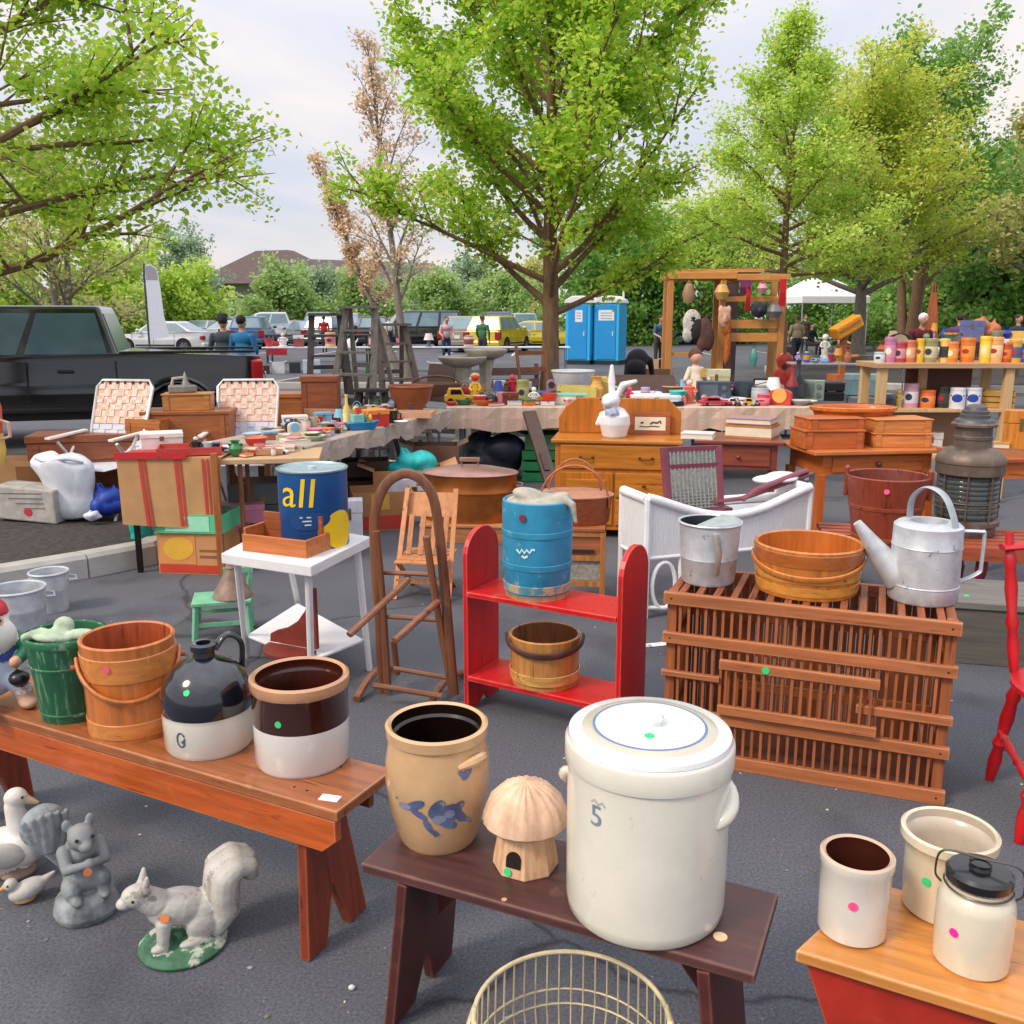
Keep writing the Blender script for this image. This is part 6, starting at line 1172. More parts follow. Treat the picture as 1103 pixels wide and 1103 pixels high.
# table-top trinkets on the carton topped table and the long table
zt = .752
def on3(px, py): # point on the long table top under that pixel
    p = G(px, py, zt); return p.y
TR = [('figure', 'black and white penguin shaped ornament on the carton table', 'ornament', 212, 5.95, 14, 20, '#1a1a1e', '#d8d8d8'), ('cup', 'tiny pale blue cup among trinkets on the carton table', 'cup', 224, 5.98, 12, 12, '#8ab0c8', None), ('vase', 'small green glass vase at the edge of the carton table', 'vase', 254, 5.86, 15, 17, '#2c7a4c', '#3c9a5c'), ('toycar', 'dark blue toy car among trinkets on the carton table', 'toy car', 236, 6.0, 18, 11, '#2a3c6a', None), ('plate', 'white oval dish lying on the carton table', 'dish', 246, 6.1, 26, 5, '#dcd6d2', '#b86a6a'), ('tray', 'shallow wooden printers tray on the carton table', 'tray', 282, 5.98, 40, 6, '#a87a58', '#b98a66'), ('bowl', 'red plastic bowl near the second lawn chair', 'bowl', 276, 6.25, 24, 11, '#c4443a', '#d86a5c'), ('book', 'pink paper booklet on the carton table', 'booklet', 300, 6.1, 34, 5, '#d8a8a0', None)]
for k, l, c_, px, y, w_, h_, a, b in TR: item(k, l, c_, px, y, .737, w_, h_, a, b)
TR = [('tray', 'flat cream tray of cards at the near end of the long table', 'tray', 312, 6.62, 30, 5, '#d8c8b4', '#c8b8a4'), ('plate', 'pale green oval dish on the long table', 'dish', 338, 6.5, 26, 6, '#a8c0a0', '#d8e0d0'), ('plate', 'bright pink saucer on the long table', 'saucer', 341, 6.95, 20, 5, '#d86a98', '#e8c8d8'), ('toycar', 'brown tin toy truck on the long table', 'toy truck', 358, 6.9, 18, 11, '#6a4a38', None), ('toyboat', 'big blue plastic toy boat carrying figures on the long table', 'toy boat', 391, 7.15, 40, 24, '#1a7ab0', '#7cc0b8'), ('figure', 'green plastic figure standing in the blue toy boat', 'toy figure', 384, 7.3, 10, 24, '#2a9a4c', '#e0c890'), ('bottle', 'yellow plastic bottle behind the blue toy boat', 'bottle', 374, 7.4, 9, 34, '#d8c070', '#e8d8a0'), ('case', 'red and orange plastic toy box right of the green figure', 'toy box', 405, 7.4, 24, 18, '#d0342c', '#e88a3c'), ('tray', 'open wooden drawer full of toys behind the blue boat', 'drawer', 362, 7.9, 54, 13, '#a87c60', '#a87c60'), ('cup', 'orange handled black mug on the long table', 'mug', 422, 7.6, 14, 14, '#2c2420', '#d8a040'), ('tray', 'long shallow tan tray with small tools on the long table', 'tray', 446, 8.1, 40, 6, '#b88a6a', '#c89a7a'), ('bowl', 'large reddish wooden bowl at the far end of long table', 'bowl', 443, 8.5, 48, 28, '#94512e', '#8a4a2a'), ('toycar', 'tiny red toy car in front of the tan tray', 'toy car', 427, 7.75, 14, 8, '#b8403c', None), ('plate', 'white saucer beside the tiny red toy car', 'saucer', 432, 7.5, 16, 4, '#e0dcd8', '#c86a6a'), ('book', 'pale folded paper at the near edge of long table', 'paper', 318, 6.45, 30, 3, '#d8d0c4', None), ('jar', 'small clear jar of beads beside the pink saucer', 'jar', 330, 7.0, 8, 14, '#c8b8a8', '#d8c8c0'), ('case', 'white plastic doll bench near the second lawn chair', 'toy bench', 318, 7.3, 26, 13, '#d8ccc8', '#e0d4d0')]
for k, l, c_, px, y, w_, h_, a, b in TR: item(k, l, c_, px, y, zt, w_, h_, a, b, rot=random.uniform(-25, 25))
# under the left tables
def pic_carton(label, p, rot, w, d, h, m, art):
    b = thing('cardboard_box', label, 'carton', p, rot); box_open(b, w, d, h, m, .007)
    for (x0, z0, x1, z1, cc) in art: mb = MB(); mb.bb(-w / 2 + x0 * w, -d / 2 - .003, z0 * h, -w / 2 + x1 * w, -d / 2 - .0006, z1 * h); obj('printed_panel', mb, P(cc, .7, .12), b)
    return b
c_ = pic_carton('orange printed fruit carton with red base under the striped table', Vector((-2.03, 5.86, 0)), R(-6), .42, .3, .27, CARD('#c08a5c'), [(.02, .03, .98, .22, '#c03a28'), (.03, .24, .6, .95, '#d08a50'), (.66, .4, .95, .46, '#8a5a3c'), (.66, .55, .95, .6, '#8a5a3c')])
mb = MB(); mb.prism(ell(-.07, .165, .1, .075, .1, 20), -.1545, -.1535, 'xz'); obj('yellow_sun_print', mb, P('#d8a838', .6), c_)
g_ = pic_carton('mint green fruit tray standing on the orange printed carton', Vector((-2.02, 5.84, .27)), R(-4), .44, .3, .12, CARD('#58b888'), [(.15, .1, .8, .9, '#98d8b8')])
item('bag', 'bundled grey cloth lying in the mint green fruit tray', 'cloth', 205, 5.86, .285, 50, 24, '#a8947c', '#b8a890')
item('bag', 'teal plastic bag behind the dark table leg', 'plastic bag', 155, 6.15, .02, 26, 62, '#1fa59c', '#4cc4bc')
item('case', 'flat pink plastic box on the ground right of the fruit carton', 'box', 262, 6.15, .25, 44, 20, '#c87c94', '#d88aa4'); 
item('carton', 'plain carton carrying the flat pink box', 'carton', 262, 6.2, 0, 50, 36, '#8c6a50')
item('bag', 'hot pink bag hanging over the carton beside the wooden leg', 'bag', 250, 5.98, .2, 22, 30, '#e05c94', '#d84c84')
item('case', 'grey plastic storage bin added to fill the shade under the carton table', 'storage bin', 285, 6.35, 0, 66, 76, '#4c5254', '#5c6466')  # dark bin added to deepen the shade below the tabletop
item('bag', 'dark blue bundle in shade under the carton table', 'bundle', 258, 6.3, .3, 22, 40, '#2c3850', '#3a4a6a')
# under the long table
item('carton', 'tall carton with teal plastic bag under the long table', 'carton', 440, 7.55, .12, 72, 36, '#b07c52'); item('bag', 'bright turquoise plastic bag stuffed in the tall carton', 'plastic bag', 443, 7.55, .32, 58, 30, '#18b0b0', '#40c8c4')
pic_carton('printed fruit carton with red base lying under the long table', Vector((-1.02, 7.1, 0)), R(14), .46, .34, .3, CARD('#a87850'), [(.02, .05, .98, .4, '#b83c30'), (.3, .55, .6, .95, '#c8a040')])
item('case', 'white carton with small logo marks right of the blue drum', 'box', 378, 6.6, 0, 26, 46, '#d4d4e0', '#e0e0ea'); item('case', 'pale lilac box behind the bentwood arch', 'box', 447, 7.4, 0, 56, 46, '#c8c8d4', '#d4d4de')
item('crate', 'dark wooden crate added to fill the shade under the long table', 'crate', 395, 7.6, .0, 50, 60, '#3c2c24'); item('carton', 'brown carton added to fill the shade under the far end of long table', 'carton', 470, 8.2, 0, 48, 60, '#6a4c3c')  # dark goods added to stand in for deep shade beneath the table
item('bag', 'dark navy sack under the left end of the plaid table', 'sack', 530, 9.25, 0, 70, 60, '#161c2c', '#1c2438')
# plaid table
PLD = plaid(); PT = table('very long folding table in the centre under plaid cloth', (-.62, 9.0), R(0), 3.62, .8, .75, W('#8a6a50', 'x'), PLD, .22, clothlabel='pink and tan plaid cloth over the long centre table')
TR = [('toycar', 'yellow toy truck at the left end of the plaid table', 'toy truck', 494, 9.3, 30, 17, '#d0a028', None), ('figure', 'yellow and red clown toy on the plaid table', 'toy figure', 512, 9.4, 12, 32, '#e0b030', '#c84038'), ('bowl', 'red striped bowl right of the clown toy', 'bowl', 517, 9.2, 14, 10, '#c04050', '#e0c0b0'), ('kettle', 'dark grey teapot between the clown and the green tin', 'teapot', 527, 9.3, 20, 16, '#3a3a44', '#5a5a64'), ('cup', 'pink striped mug on the plaid table', 'mug', 540, 9.25, 10, 13, '#c88a8a', '#e8d0c8'), ('case', 'small dark red wooden box on the plaid table', 'box', 550, 9.25, 16, 13, '#6a2a20', '#7a3428'), ('tin', 'olive green tin behind the dark red box', 'tin', 563, 9.5, 13, 24, '#8a8a4c', '#a8a468'), ('figure', 'white china figurine right of the olive tin', 'figurine', 575, 9.3, 12, 18, '#e0dcd8', '#e8e4e0'), ('bowl', 'round red orange lidded pot on the plaid table', 'pot', 592, 9.2, 16, 12, '#d84a28', '#b83c20'), ('pan', 'brown saucepan behind the red orange pot', 'saucepan', 600, 9.6, 14, 11, '#5c3828', '#3c2820'), ('book', 'aqua green folded blanket on the plaid table', 'blanket', 615, 9.3, 34, 11, '#7cc0b4', None), ('tray', 'pale yellow tray propped left of the rabbit', 'tray', 622, 9.65, 40, 16, '#d8c878', '#c8b868'), ('vase', 'amber glass vase left of the rabbit ears', 'vase', 642, 9.65, 16, 26, '#d8a050', '#e0b878'), ('case', 'large flat white game box with blue marks on plaid table', 'game box', 705, 9.3, 52, 10, '#ccd0dc', '#dcdfe8'), ('figure', 'crimson heart topped ornament right of the rabbit', 'ornament', 678, 9.35, 10, 18, '#c03048', '#d84a60'), ('plate', 'white enamel platter leaning behind the game box', 'platter', 695, 9.6, 36, 10, '#dcdcdc', '#7a8aa0'), ('bowl', 'bright teal covered dish on the plaid table', 'dish', 730, 9.3, 19, 14, '#2a9c9c', '#5cc0bc'), ('figure', 'red and white doll beside the teal dish', 'doll', 742, 9.4, 16, 26, '#d86a58', '#ecd8c8'), ('radio', 'slate blue radio on the plaid table', 'radio', 768, 9.55, 36, 22, '#3c4654', '#5a6470'), ('plate', 'white serving plate in front of the slate radio', 'plate', 788, 9.35, 34, 6, '#c8ccdc', '#98a0b8'), ('toycar', 'red toy train engine on the front edge of plaid table', 'toy train', 770, 9.15, 34, 9, '#b83c50', None), ('toycar', 'black and white toy police car on plaid table front', 'toy car', 792, 9.12, 17, 8, '#dcdce0', None), ('toycar', 'mustard yellow toy car on plaid table front', 'toy car', 808, 9.12, 14, 8, '#c89a28', None), ('pan', 'dark blue enamel pot behind the white serving plate', 'pot', 800, 9.65, 22, 20, '#34404c', '#202830'), ('jar', 'frosted glass jar behind the pink round tin', 'jar', 818, 9.5, 18, 18, '#a8acb8', '#b8bcc8'), ('tin', 'round pink tin near the right end of plaid table', 'tin', 822, 9.15, 13, 12, '#c8485c', '#e0889a'), ('clock', 'red and yellow toy clock at the right end of plaid table', 'toy clock', 840, 9.2, 24, 17, '#c84038', '#e8a858'), ('lamp', 'round white globe lamp on the plaid table right half', 'lamp', 832, 9.55, 18, 26, '#d8d0d4', '#e8e4ec'), ('bottle', 'dark red thermos bottle behind the toy clock', 'bottle', 852, 9.5, 12, 40, '#8c2c34', '#2c2c38'), ('bottle', 'tall black flask right of the dark red thermos', 'flask', 858, 9.62, 15, 44, '#2a2c34', '#4a4c54'), ('plate', 'pale green lace plate at the right corner of plaid table', 'plate', 868, 9.3, 24, 4, '#c8ccb0', '#a8ac90'), ('radio', 'grey green metal radio at the right corner of plaid table', 'radio', 874, 9.7, 26, 22, '#7c8a84', '#5c6a66')]
for k, l, c_, px, y, w_, h_, a, b in TR: item(k, l, c_, px, y, .755, w_, h_, a, b, rot=random.uniform(-15, 15))
t = thing('sewing_machine_case', 'black hinged metal case on the right end of plaid table', 'case', at(892, 9.72, .755), R(-6)); mb = MB(); mb.bb(-.14, -.1, 0, .14, .1, .09); obj('body', mb, P('#14161a', .4), t, bev=.01); mb = MB(); mb.bb(-.143, -.103, .093, .143, .103, .2); obj('lid', mb, P('#1c1e24', .35), t, bev=.02); mb = MB(); mb.tube([(-.04, -.115, .09), (-.04, -.13, .1), (.04, -.13, .1), (.04, -.115, .09)], .006, 6); obj('handle', mb, MET('#6a6a6a'), t)
# under the plaid table
item('crate', 'green painted crate under the plaid table', 'crate', 598, 9.3, 0, 70, 34, '#1f7a4a'); item('carton', 'green lined carton of glassware on the green crate', 'carton', 596, 9.3, .32, 60, 16, '#4a7a50')
t = thing('plank', 'dark brown timber plank leaning against the plaid table', 'plank', (0, 0, 0)); a, b = D(570, 460, 8.85), D(598, 520, 8.2); a.z = .72; b.z = 0.03; t.location = (b.x, b.y, 0); mb = MB(); mb.bar(a - Vector(t.location), b - Vector(t.location), .13, .04); obj('board', mb, W('#4a2e20', 'z'), t, bev=.004); mb = MB(); mb.bar((a * .5 + b * .5) - Vector(t.location) + Vector((0, -.035, 0)), (a * .3 + b * .7) - Vector(t.location) + Vector((0, -.035, 0)), .05, .02); obj('cleat', mb, W('#3c2418', 'z'), t)
for i, (px, cc, ww) in enumerate(((750, '#2c4a8a', 12), (766, '#5a3c48', 18), (785, '#6a6a74', 14))): item('case', ['blue box file under the plaid table by the washstand', 'maroon box file under the plaid table', 'grey box file under the plaid table'][i], 'box file', px, 9.3, .2, ww, 34, cc)
item('bag', 'blue tarpaulin bundle hanging off the right end of plaid table', 'tarpaulin', 882, 9.05, .25, 44, 52, '#2c4c8c', '#3c5c9c')
item('carton', 'white plastic tote under the right end of plaid table', 'tote', 850, 9.4, 0, 40, 44, '#b8bcc4')
# second row tables behind the plaid one
TB = table('second row folding table behind the plaid table left half', (-.7, 10.3), 0, 1.7, .7, .74, P('#7c756e', .6)); TC = table('second row folding table of crockery behind the plaid table right half', (1.25, 10.4), R(2), 1.9, .7, .74, P('#75706c', .6))
TR = [('basket', 'wide brown basket in the second row by the ladder', 'basket', 470, 10.6, 54, 20, '#6c4a38', None), ('bowl', 'big upturned white enamel basin by the maple trunk', 'basin', 617, 10.5, 46, 26, '#d8dade', '#c8ccd4'), ('case', 'mustard yellow tool chest under the enamel basin', 'tool chest', 640, 10.7, 34, 18, '#c8a850', '#d8b860'), ('radio', 'white and grey machine behind the red ornament', 'machine', 560, 10.6, 26, 14, '#a8a8a8', '#585858'), ('figure', 'red garden figure left of the maple trunk', 'figure', 552, 10.55, 14, 22, '#b8283c', '#d84a58'), ('tin', 'white tin pail on the second row table', 'tin', 538, 10.5, 14, 16, '#c8c4c0', '#8c8480')]
for k, l, c_, px, y, w_, h_, a, b in TR: item(k, l, c_, px, y, .742, w_, h_, a, b)
TR = [('tray', 'long weathered grey trough behind the rabbit', 'trough', 690, 10.8, 70, 18, '#5c4c44', '#6c5a50'), ('bowl', 'tan woven bowl right of the grey trough', 'bowl', 728, 10.6, 36, 9, '#b08868', '#c09878'), ('case', 'cream enamel bread bin by the wooden display rack', 'bread bin', 771, 10.7, 28, 26, '#bcb898', '#c8c4a4'), ('bowl', 'crimson enamel bowl right of the bread bin', 'bowl', 793, 10.7, 20, 9, '#b8244c', '#c83c60'), ('plate', 'stack of white plates under the crimson bowl', 'plates', 806, 10.55, 40, 7, '#c8bcc0', '#a8989c'), ('plate', 'round tan wooden board below the display rack', 'board', 824, 10.9, 38, 8, '#c09868', '#b08858'), ('radio', 'black toaster with white lever on the second row', 'toaster', 824, 10.6, 26, 18, '#1c1c20', '#d8d8d8')]
for k, l, c_, px, y, w_, h_, a, b in TR: item(k, l, c_, px, y, .745, w_, h_, a, b)
t = thing('doll', 'vintage doll with brown hair and cream dress seated on second table', 'doll', at(748, 10.6, .742), R(10)); me = sculpt('body', [('l', [(0, 0), (.14, 0), (.13, .05), (.08, .2), (.05, .3), (0, .32)], (0, 0, 0), 0), ('e', (0, 0, .25), (.07, .055, .09), 0), ('c', (0, 0, .3), (0, 0, .36), .03, .03, 1), ('e', (0, 0, .42), (.07, .07, .08), 1), ('c', (-.07, 0, .29), (-.14, -.06, .17), .03, .025, 0), ('c', (.07, 0, .29), (.14, -.06, .17), .03, .025, 0)], .01, 3); link('body', me, [FAB('#d8c8b4', .2), P('#d0a088', .5)], t); mb = MB(); mb.ball((0, .018, .445), (.08, .08, .075), 0, 14); obj('hair', mb, P('#5c3428', .7, .3), t); mb = MB(); mb.bb(.04, -.08, .2, .1, -.07, .3); obj('apron', mb, P('#c8a858', .7), t)
# ---- tin shelf on the right
SP = W('#c8a678', 'z', .5, .16, .05); SPx = W('#b89068', 'x', .5, .2, .05)
p0 = at(936, 8.2, 0); L_ = X(1103, 8.2, 1) + .05 - p0.x; t = thing('display_shelf', 'pale timber display shelf lined with vintage tins', 'shelf', (p0.x, 8.2, 0), 0); H_ = 1.21
for x in (.0, L_ - .22):
    for y in (0, .4): mb = MB(); mb.bb(x, y, 0, x + .08, y + .06, H_ - .045); obj('post', mb, SP, t, bev=.003)
mb = MB(); mb.bb(-.03, -.03, H_ - .044, L_ + .2, .5, H_); obj('top', mb, SPx, t, bev=.003); mb = MB(); mb.bb(.0805, -.0, .78, L_ - .2205, .46, .81); obj('shelf', mb, SP, t, bev=.003); mb = MB(); mb.bb(.0805, .0, .35, L_ - .2205, .46, .38); obj('shelf', mb, SPx, t, bev=.003)
mb = MB(); mb.bb(.42, .44, .82, L_ - .3, .455, 1.14); obj('back_panel', mb, P('#6a4438', .6), t); mb = MB(); mb.bb(.5, .3, .8105, .56, .36, H_ - .045); obj('post', mb, SP, t); mb = MB(); mb.bb(.0805, .42, .39, L_ - .2205, .435, .775); obj('back_panel', mb, P('#a0826a', .7), t)
TR = [(947, '#b8c0c8', '#d0d8dc', 12, 13, 'pale grey square tin at the left end of shelf top'), (958, '#b06a90', '#c88aa8', 13, 32, 'tall mauve tin at the left end of shelf top'), (968, '#a83a50', '#d89098', 13, 26, 'crimson tin with pink label on shelf top'), (979, '#c06848', '#d8a878', 12, 28, 'rust and cream tin on shelf top'), (990, '#d8a828', '#e0c060', 9, 30, 'narrow yellow tin on shelf top'), (1001, '#8c8a5c', '#c8c098', 15, 30, 'olive tin with cream label on shelf top'), (1016, '#e0b868', '#3c3428', 10, 30, 'cream and black tin on shelf top'), (1024, '#d87828', '#e8a048', 14, 26, 'orange tin with amber label and pale lid on shelf top'), (1041, '#d07020', '#e89a40', 15, 31, 'taller orange tin standing alone on shelf top'), (1060, '#e0c030', '#e8d468', 12, 33, 'bright lemon yellow tin on shelf top'), (1071, '#e0a060', '#e8c8a0', 15, 32, 'peach and yellow tin right of the lemon tin'), (1083, '#b84820', '#d87838', 12, 24, 'burnt orange tin right of the peach tin'), (1092, '#c89838', '#4a5a88', 14, 29, 'gold and navy tin near the right photo edge'), (1101, '#34487c', '#5c74a8', 10, 24, 'navy blue tin at the right end of shelf top')]
for px, a, b, w_, h_, l in TR: item('tin', l, 'tin', px, 8.36, H_, w_ * .95, h_ * .84, a, b)
TR = [('case', 'dark slate metal box on the inner shelf', 'box', 954, '#3c4450', '#5a626c', 18, 14), ('tin', 'small white tin under the slate box on inner shelf', 'tin', 949, '#c8c0c0', '#a8a0a0', 9, 9), ('figure', 'gold painted figurine on the inner shelf', 'figurine', 967, '#d8b868', '#e0c888', 9, 20), ('tin', 'mauve and white tin on the inner shelf', 'tin', 980, '#c090a0', '#d8d0dc', 15, 26), ('tin', 'orange cocoa tin on the inner shelf', 'tin', 998, '#d86a28', '#e88a48', 16, 19), ('tin', 'black tin between orange and white tins on inner shelf', 'tin', 1014, '#2c2624', '#4a4038', 13, 23)]
for k, l, c_, px, a, b, w_, h_ in TR: item(k, l, c_, px, 8.34, .81, w_, h_, a, b)
for px, l in ((1030, 'white tin with blue emblem beside the black tin'), (1047, 'white tin with blue emblem beside the yellow crate')):
    o = item('tin', l, 'tin', px, 8.3, .81, 16, 22, '#d4d6e0', '#e0e2ea'); mb = MB(); r_ = 8 * mpp(at(px, 8.3, .81)) * 1.015; h_ = 22 * mpp(at(px, 8.3, .81)); v, f = fan(ell(0, 0, r_ * .7, h_ * .2)); wrap(mb, v, f, [(r_, 0), (r_, 1)], h_ * .5, -pi / 2, .002); v, f = stroke2d([(-r_ * .9, h_ * .12), (0, -h_ * .05), (r_ * .9, h_ * .12)], h_ * .06); wrap(mb, v, f, [(r_, 0), (r_, 1)], h_ * .5, -pi / 2, .003); obj('blue_emblem', mb, P('#24489c', .4), o)
item('crate', 'tan crate of yellow boxes on the inner shelf right side', 'crate', 1073, 8.36, .81, 34, 18, '#b08848'); item('case', 'bright yellow box inside the tan crate', 'box', 1073, 8.36, .83, 24, 16, '#d8a818', '#e8c030')
for px, l, a, h_ in ((985, 'red checked tin under the tin shelf', '#a83038', 20), (1003, 'white sugar bag under the tin shelf', '#d0c8c8', 24), (1082, 'dark wooden box under the tin shelf right end', '#6a3828', 30)): item('tin' if 'tin' in l[:16] else 'case', l, 'tin' if 'checked' in l else 'box', px, 8.4, .38, 20, h_, a)
# ================================================================== BACKGROUND
# ---- vehicles. local +x is forward, origin on the ground under the body centre
CARG = M('#6f8994', .06, .0, .35, .7, coat=.9, key='glass'); TYRE = P('#17171a', .8, .2); RIM = MET('#8a8e94', .3); BLKP = P('#0c0c0e', .5)
TRG = M('#48626f', .13, .0, .3, .7, coat=.25, key='glass')
def carpaint(c): return M(c, .16, .1, .05, 3, coat=1.0, key='carpaint')
def wheel(t, x, y, r, s):
    mb = MB(); pr = [(r * .62, -.1), (r * .95, -.105), (r, -.07), (r, .07), (r * .95, .105), (r * .62, .1)]; mb.lathe(pr, 26, closed=True)
    mb.v = [(a, c, b) for a, b, c in mb.v]; o = obj('wheel', mb, TYRE, t, loc=(x, y, r)); mb = MB(); mb.lathe([(0, .06), (r * .15, .07), (r * .2, .04), (r * .55, .05), (r * .64, .085), (r * .64, -.08), (0, -.08)], 20); mb.v = [(a, s * c, b) for a, b, c in mb.v]; obj('rim', mb, RIM, o)
    mb = MB()
    for k in range(5): a = 2 * pi * k / 5; mb.bar((cos(a) * r * .12, s * .075, sin(a) * r * .12), (cos(a) * r * .6, s * .075, sin(a) * r * .6), .05, .03, up=(0, 1, 0))
    obj('spokes', mb, RIM, o)
def arch(cx, z0, r, n=9): return [(cx + r * cos(a), z0 + r * sin(a)) for a in np.linspace(0, pi, n)]
def car(label, cat, loc, rotz, col, kind='suv', group=None, name='parked_car', tail='#8c1a1e', sc=1.0):
    """profile seen from the side; x forward"""
    t = thing(name, label, cat, loc, rotz, group); t.scale = (sc, sc, sc); m = carpaint(col); CG_ = TRG if sc < 1 else CARG
    K = {'suv': dict(L=4.5, Wd=1.82, sill=.34, belt=1.02, hood=1.0, roof=1.68, wr=.36, ax=(-1.38, 1.36), gh=[(-2.1, 1.02), (1.0, 1.0), (.35, 1.62), (.1, 1.68), (-1.75, 1.66)]),
         'sedan': dict(L=4.6, Wd=1.78, sill=.26, belt=.92, hood=.84, roof=1.44, wr=.33, ax=(-1.38, 1.38), gh=[(-1.8, .94), (1.1, .88), (.3, 1.4), (.0, 1.44), (-.9, 1.43)]),
         'van': dict(L=5.0, Wd=1.95, sill=.34, belt=1.1, hood=1.08, roof=1.95, wr=.35, ax=(-1.5, 1.6), gh=[(-2.42, 1.1), (1.5, 1.06), (.9, 1.8), (.6, 1.95), (-2.3, 1.95)]),
         'pickup': dict(L=5.7, Wd=1.95, sill=.48, belt=1.2, hood=1.18, roof=1.9, wr=.41, ax=(-1.75, 1.85), gh=[(-1.02, 1.2), (1.55, 1.18), (.82, 1.82), (.55, 1.9), (-.8, 1.9)])}[kind]
    L2 = K['L'] / 2; W2 = K['Wd'] / 2; sl, bt, hd = K['sill'], K['belt'], K['hood']; a0, a1 = K['ax']; wr = K['wr'] * 1.14; zc = K['wr'] * .95
    nose = [(L2 - .06, sl + .02), (L2, sl + .2), (L2 - .02, hd - .22), (L2 - .18, hd - .04), (L2 - 1.15, hd + .03)]
    tl = [(-L2 + .02, bt - .06), (-L2, sl + .25), (-L2 + .08, sl + .04)] if kind != 'sedan' else [(-L2 + .04, bt + .02), (-L2, sl + .3), (-L2 + .1, sl + .04)]
    low = []
    for c in (a0, a1): low += [(c - wr, sl)] + [(x, z) for x, z in arch(c, zc, wr)][::-1] + [(c + wr, sl)]
    poly = low + nose + [(K['gh'][1][0], bt)] + [(K['gh'][0][0], bt)] + ([(-1.02, bt + .02)] if kind == 'pickup' else []) + tl
    mb = MB(); mb.prism(poly, -W2, W2, 'xz')
    if kind == 'pickup': mb.v = [(x, y, z + (.07 if (x < -1.0 and z > 1.0) else 0)) for x, y, z in mb.v]
    bm = bmesh.new(); bm.from_mesh(mb.mesh('body')); bmesh.ops.recalc_face_normals(bm, faces=bm.faces[:])
    for zc_ in (sl + .12, sl + .28, bt - .3, bt - .16, bt - .06): bmesh.ops.bisect_plane(bm, geom=bm.verts[:] + bm.edges[:] + bm.faces[:], plane_co=(0, 0, zc_), plane_no=(0, 0, 1))
    for xc_ in (L2 - .35, L2 - .8, -L2 + .3): bmesh.ops.bisect_plane(bm, geom=bm.verts[:] + bm.edges[:] + bm.faces[:], plane_co=(xc_, 0, 0), plane_no=(1, 0, 0))
    for v in bm.verts:
        q = (v.co.z - sl) / (bt - sl); f_ = 1 - .05 * max(0, .3 - q) - .16 * max(0, q - .62) ** 1.2 - .16 * max(0, (abs(v.co.x) - L2 + .85) / .85) ** 2; v.co.y *= f_
    me = bpy.data.meshes.new('body'); bm.to_mesh(me); bm.free(); me.polygons.foreach_set('use_smooth', [True] * len(me.polygons)); me.set_sharp_from_angle(angle=R(32)); body = link('body', me, m, t, bev=.035); body.modifiers[0].harden_normals = True
    mb = MB(); mb.bb(-L2 + .15, -W2 + .12, sl - .1, L2 - .15, W2 - .12, sl + .25); obj('chassis', mb, BLKP, t)
    # greenhouse: tapered box
    g = K['gh']; mb = MB(); n = len(g); top = max(z for x, z in g)
    def yy(z): return W2 * .945 - .01 - (z - bt) / (top - bt) * .2
    vs = [(x, -yy(z), z) for x, z in g] + [(x, yy(z), z) for x, z in g]
    mb.add(vs, [tuple(range(n)), tuple(range(n, 2 * n))[::-1]] + [(i, n + i, n + (i + 1) % n, (i + 1) % n) for i in range(n)]); cab = obj('cabin', mb, m, t, bev=.05)
    # side windows as separate panes just proud of the cabin side
    xb0, xb1 = g[0][0], g[1][0]; xt0, xt1 = g[4][0], g[2][0]; nwin = {'suv': 3, 'sedan': 2, 'van': 3, 'pickup': 2}[kind]; z0, z1 = bt + .06, top - .1
    def ex(u, z): f = (z - bt) / (top - bt); xa = xb0 + (xt0 - xb0) * f; xz = xb1 + (xt1 - xb1) * f; return xa + (xz - xa) * u
    for s in (-1, 1):
        for k in range(nwin):
            u0, u1 = .05 + k * .9 / nwin, .05 + (k + 1) * .9 / nwin - .04
            P_ = [(ex(u0, z0), s * (yy(z0) + .006), z0), (ex(u1, z0), s * (yy(z0) + .006), z0), (ex(u1, z1), s * (yy(z1) + .006), z1), (ex(u0, z1), s * (yy(z1) + .006), z1)]
            mb = MB(); mb.add(P_ + [(x, y - s * .012, z) for x, y, z in P_], [(0, 1, 2, 3), (4, 5, 6, 7), (0, 1, 5, 4), (1, 2, 6, 5), (2, 3, 7, 6), (3, 0, 4, 7)]); obj('window', mb, CG_, t)
    def endpane(xa, za, xb, zb, nm, out):
        f0, f1 = .12, .85; A = Vector((xa + (xb - xa) * f0, 0, za + (zb - za) * f0)); B = Vector((xa + (xb - xa) * f1, 0, za + (zb - za) * f1)); nrm = Vector((out * abs(zb - za), 0, abs(xb - xa))).normalized() * .008; mb = MB()
        P_ = [A + nrm + Vector((0, -yy(A.z) + .1, 0)), A + nrm + Vector((0, yy(A.z) - .1, 0)), B + nrm + Vector((0, yy(B.z) - .1, 0)), B + nrm + Vector((0, -yy(B.z) + .1, 0))]; mb.add(P_ + [p - nrm * 1.8 for p in P_], [(0, 1, 2, 3), (4, 5, 6, 7), (0, 1, 5, 4), (1, 2, 6, 5), (2, 3, 7, 6), (3, 0, 4, 7)]); obj(nm, mb, CG_, t)
    endpane(g[1][0], g[1][1], g[2][0], g[2][1], 'windscreen', 1); endpane(g[0][0], g[0][1], g[4][0], g[4][1], 'rear_window', -1)
    for s in (-1, 1):
        for c in (a0, a1): wheel(t, c, s * (W2 - .11), K['wr'], s)
        mb = MB(); mb.box(L2 - .1, s * (W2 - .25), hd - .22, .16, .36, .16); obj('headlight', mb, P('#c8d0d4', .15), t, bev=.03)
        mb = MB(); zz = bt - .3; mb.box(-L2 + .03, s * (W2 - .13), zz + .08, .16, .29, .36 if kind != 'sedan' else .18); obj('tail_light', mb, P(tail, .2), t, bev=.03)
        mb = MB(); mb.ball((.75 if kind != 'van' else 1.25, s * (W2 + .09), bt + .1), (.08, .12, .09), 0, 12); obj('mirror', mb, m, t)
